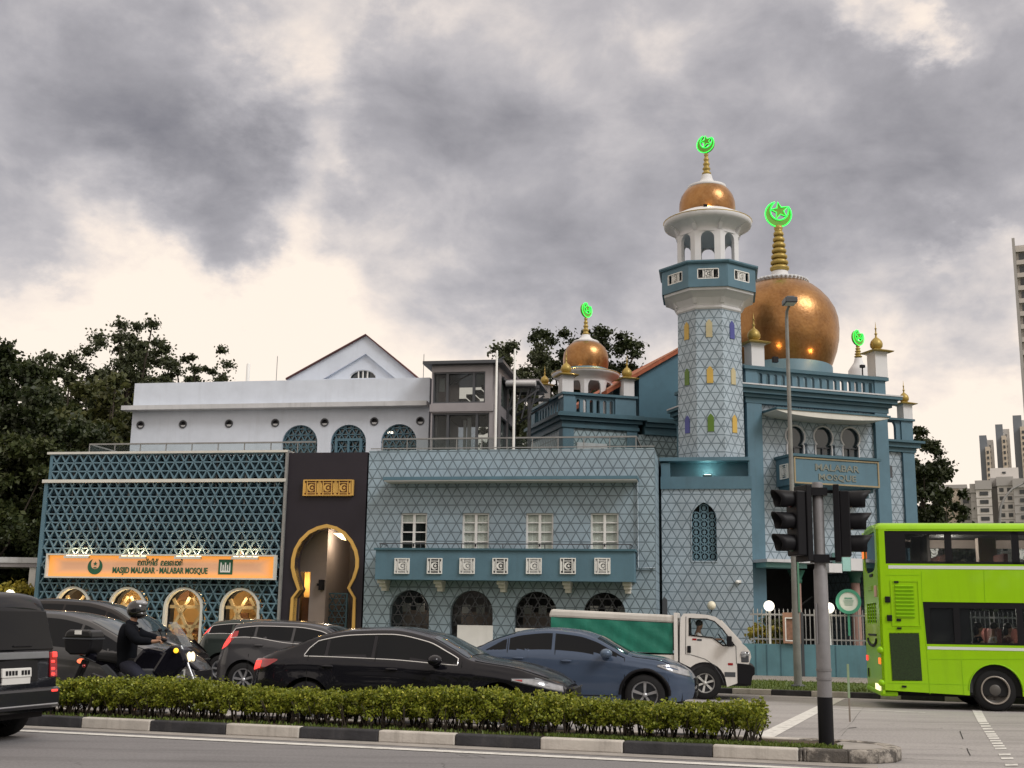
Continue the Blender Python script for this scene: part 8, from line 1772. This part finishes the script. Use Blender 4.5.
# --- motorcycle and rider
def motorbike():
    a = on_line(140, 18.35 - .3, -12); Fr = Frame(a.x, a.y, -12); T = Fr.M; Z = lambda px, py, w=0: Fr.uz(px, py, w)
    t = fthing(Fr, 'motorcycle', 'black adventure motorcycle with a top box and lit headlamp, rider on it', 'motorcycle', 0, 0); P = lambda px, py, y=0: (*[Z(px, py, y)[0]], y, Z(px, py, y)[1])
    pb = paint('bike_black', (.010, .010, .016), .2, .25); r = .31; xf, xr = Z(203, 700)[0], Z(92, 700)[0]
    for x in (xf, xr):
        m = MB(T); m.disc_lathe([(r*.80, -.05), (r*.93, -.055), (r, 0), (r*.93, .055), (r*.80, .05), (r*.78, 0), (r*.80, -.05)], (x, 0, r), n=36); w = m.build('wheel', MT['rubber'], t); m = MB(T); m.disc_lathe([(r*.80, -.03), (r*.74, -.02), (r*.74, .02), (r*.80, .03)], (x, 0, r), n=36)
        for k in range(10): q = 2*math.pi*k/10; m.bar((x, 0, r), (x + r*.76*math.cos(q), 0, r + r*.76*math.sin(q)), .016)
        m.disc_lathe([(.13, -.05), (.13, -.045), (.05, -.06), (.001, -.06)], (x, 0, r), n=20); m.build('rim', MT['alloy'], w)
    m = MB(T)
    for y in (-.09, .09): m.tube([(xf, y, r), P(187, 662, y), P(181, 646, y)], [.03, .03, .024], 8)
    m.build('fork', MT['alloy'], t)
    m = MB(T); m.tube([(xr, -.1, r), (Z(118, 690)[0], -.12, .42)], .03, 6); m.tube([(xr, .1, r), (Z(118, 690)[0], .12, .42)], .03, 6); m.build('swing_arm', MT['frame_dark'], t)
    def blob(nm, lst, mat, hw, bev=.03): m = MB(T); m.prism([Z(*p) for p in lst], -hw, hw); o = m.build(nm, mat, t, bevel=bev); return o
    blob('engine', [(128, 702), (160, 702), (166, 680), (160, 668), (132, 668), (124, 690)], MT['frame_dark'], .17)
    blob('fuel_tank', [(133, 671), (160, 672), (172, 664), (173, 655), (166, 650), (154, 647.5), (146, 649), (138, 658)], pb, .15, .06)
    blob('side_fairing', [(156, 672), (170, 684), (180, 676), (190, 666), (192, 660), (188, 650), (178, 644), (170, 650)], pb, .19, .05)
    blob('front_beak', [(178, 660), (190, 668), (199, 671), (203, 670), (192, 661), (184, 655)], pb, .10, .03)
    blob('front_fender', [(191, 681), (199, 677.5), (207, 679.5), (211, 684), (208, 686), (200, 681.5), (193, 685)], paint('fender_blue', (.03, .035, .07), .2, .25), .07, .02)
    blob('seat', [(100, 660), (122, 664), (140, 665), (142, 660), (128, 656), (114, 653.5), (101, 652)], MT['rubber'], .14, .04)
    blob('tail_unit', [(86, 658), (100, 664), (122, 672), (138, 672), (130, 665), (108, 658), (90, 652)], pb, .09, .02)
    blob('plate_holder', [(84, 659), (88, 661), (80, 679), (75, 681), (76, 677)], MT['black'], .06, .01)
    blob('side_guard', [(104, 666), (112, 676), (126, 690), (131, 688), (118, 672), (110, 664)], MT['frame_dark'], .12, .01)
    blob('top_box', [(71, 650), (76, 654.5), (92, 654.5), (96.5, 650), (98, 638.5), (70, 638.5)], MT['black'], .19, .03)
    blob('box_lid', [(70.3, 638), (98, 638), (97.5, 632), (95, 630), (76, 629.5), (72, 632)], M_('lid_black', (.018, .018, .019), .3, var=.1), .195, .03)
    m = MB(T); p, q = Z(73.5, 629, -.24), Z(80, 634.5, -.24); m.box(p[0], q[0], -.200, -.196, q[1], p[1] - .02); m.build('box_label', MT['panelw'], t)
    m = MB(T); m.box(Z(69.6, 638)[0], Z(98.4, 638)[0], -.2, .2, Z(80, 639)[1], Z(80, 637.6)[1]); m.build('box_seam', MT['frame_dark'], t)
    m = MB(T); m.tube([P(98, 655, -.1), P(112, 659, -.1)], .014, 5); m.tube([P(80, 655, -.08), P(96, 662, -.08)], .014, 5); m.build('rack', MT['frame_dark'], t)
    m = MB(T); c = P(81, 661); m.ball(c, .05, 10, (1.3, 1.2, .8)); m.build('tail_lamp', emit('tail_glow', (1, .18, .08), 1.3), t)
    m = MB(T)
    for y in (-.11, .11): c = P(84, 666, y); m.ball(c, .03, 8)
    m.build('rear_indicator', MT['red_lens'], t)
    m = MB(T); n = 8; rows = []
    for k in range(n + 1):
        y = -.15 + .30*k/n; b = .06 * (1 - (y/.15)**2); rows.append([(Z(172.5, 622)[0] + b, y*.8, Z(173, 622)[1]), (Z(180, 634)[0] + b*1.2, y, Z(180, 634)[1]), (Z(187.5, 646.5)[0] + b, y, Z(187, 646.5)[1])])
    m.grid(rows); m.build('windscreen', glass('bike_screen', (.30, .32, .34), .15, alpha=.28), t)
    m = MB(T); c = P(189, 657.5); m.ball((c[0] + .03, -.06, c[2]), .07, 14, (.5, .85, 1.3)); m.ball((c[0] + .03, .06, c[2]), .07, 14, (.5, .85, 1.3)); m.build('headlamp', MT['head_lit'], t)
    m = MB(T)
    for y in (-.24, .24): c = P(176, 650.6, y); m.ball(c, .04, 10); 
    m.build('indicator', MT['amber'], t)
    m = MB(T); p, q = Z(177.5, 669, -.12), Z(184.5, 677.5, -.12); m.box(p[0], q[0], -.125, -.11, q[1], p[1]); f = m.build('front_plate', MT['plate'], t); m = MB(T); m.box(p[0] + .02, q[0] - .02, -.13, -.126, q[1] + .03, p[1] - .03); m.build('plate_face', MT['frame_dark'], f)
    hg = [P(160.5, 640.5, -.36), P(163, 641, -.25), P(171, 645, -.06), P(171, 645, .06), P(163, 639, .25), P(160.5, 637, .36)]
    m = MB(T); m.tube(hg, .014, 6); m.build('handlebar', MT['frame_dark'], t); m = MB(T)
    for y in (-.33, .33): m.ball(P(164, 640, y), .06, 10, (.9, .8, .5))
    m.build('hand_guard', MT['black'], t); m = MB(T); m.tube([P(163, 640, -.28), P(160, 632, -.30)], .008, 5); m.ball(P(160, 630, -.31), .05, 10, (.5, 1.2, .6)); m.tube([P(166, 639, .28), P(166, 631, .30)], .008, 5); m.ball(P(166.5, 630, .31), .05, 10, (.5, 1.2, .6)); m.build('mirror', MT['black'], t)
    m = MB(T); m.tube([P(150, 690, .14), P(120, 686, .16), P(92, 676, .17)], [.03, .04, .05], 10); m.build('exhaust', MT['frame_dark'], t)
    # rider
    rd = fthing(Fr, 'person', 'motorcycle rider in black long sleeves and a black full-face helmet', 'person', Z(130, 660)[0], 0, 0)
    def J(px, py, y, r): p = P(px, py, y); return (p[0], p[1], p[2], r)
    hip = J(126, 664, 0, (.10, .09)); chest = J(129.5, 633, 0, (.12, .09)); ch = [[hip, J(127.5, 650, 0, (.10, .08)), chest, J(131.5, 625.5, 0, (.08, .065)), J(133.5, 620, 0, .055), J(136, 613.5, 0, (.075, .085)), J(137, 607, 0, (.08, .09))]]
    chest2 = J(129.5, 633, 0, (.20, .165)); slv = [[J(126, 671, 0, (.19, .17)), J(126.5, 662, 0, (.19, .165)), J(127.5, 650, 0, (.18, .155)), chest2, J(131, 625, 0, (.165, .13)), J(133, 619.5, 0, (.10, .085))]]
    for sg, el, wr, hd in ((-1, (137, 641), (152, 641.6), (157.5, 641.5)), (1, (146, 636), (157, 638.3), (161, 638.4))):
        sh = J(129.5, 629, sg*.20, .05); e = J(*el, sg*.33, .04); w = J(*wr, sg*.34, .033); pm = J(*hd, sg*.35, (.045, .028)); ch.append([chest, sh, e, w, pm]); hx, hy, hz = pm[:3]
        for q in range(4): yy = hy + (q - 1.5)*.023; ch.append([pm, (hx + .055, yy, hz + .018, .0105), (hx + .085, yy, hz - .004, .0095), (hx + .07, yy, hz - .035, .009)])
        ch.append([pm, (hx + .02, hy - sg*.05, hz - .01, .012), (hx + .055, hy - sg*.06, hz - .03, .010)])
        slv.append([chest2, J(129.5, 629.5, sg*.21, .105), J(*el, sg*.33, .08), J(wr[0] + 1, wr[1], sg*.34, .055)])
    legs = []
    for sg in (-1, 1):
        kn = J(144, 680, sg*.26, .05); an = J(134, 712, sg*.30, .035); ch.append([hip, J(129, 668, sg*.12, .07), kn, an, J(141, 719, sg*.31, .045)])
        legs.append([J(126, 657, 0, (.17, .15)), J(126, 666, 0, (.19, .16)), J(129, 667, sg*.12, .13), J(144, 680, sg*.26, .10), J(135, 709, sg*.30, .07)])
    skin_obj('body', ch, MT['skin'], rd, T); skin_obj('long_sleeve_top', slv, MT['cloth_black'], rd, T); skin_obj('trousers', legs, M_('trouser_navy', (.012, .014, .028), .85, var=.15), rd, T)
    for sg in (-1, 1): m = MB(T); p = P(139, 719, sg*.31); m.ball((p[0], p[1], .055), .055, 12, (2.4, .95, 1.0)); m.build('boot', MT['rubber'], rd)
    c = P(136.5, 609.5); m = MB(T); m.ball(c, .150, 24, (1.05, .88, 1.0)); m.ball((c[0] + .07, 0, c[2] - .075), .10, 18, (1.05, 1.0, .72)); he = m.build('helmet', M_('helmet_black', (.012, .012, .013), .2, var=.05, coat=.8), rd)
    m = MB(T); n = 12; rows = []
    for k in range(n + 1):
        a_ = -1.15 + 2.3*k/n; rows.append([(c[0] + .165*math.cos(a_)*math.cos(b), .138*math.sin(a_)*math.cos(b)*1.02, c[2] + .153*math.sin(b)) for b in (-.12, .08, .28, .48)])
    m.grid(rows); m.build('visor', glass('visor_smoke', (.02, .022, .025), .05), he)
    m = MB(T); m.ball((c[0] + .06, 0, c[2] + .10), .10, 14, (1.2, .9, .5)); m.build('raised_visor', glass('visor_raised', (.30, .31, .33), .1), he)
motorbike()
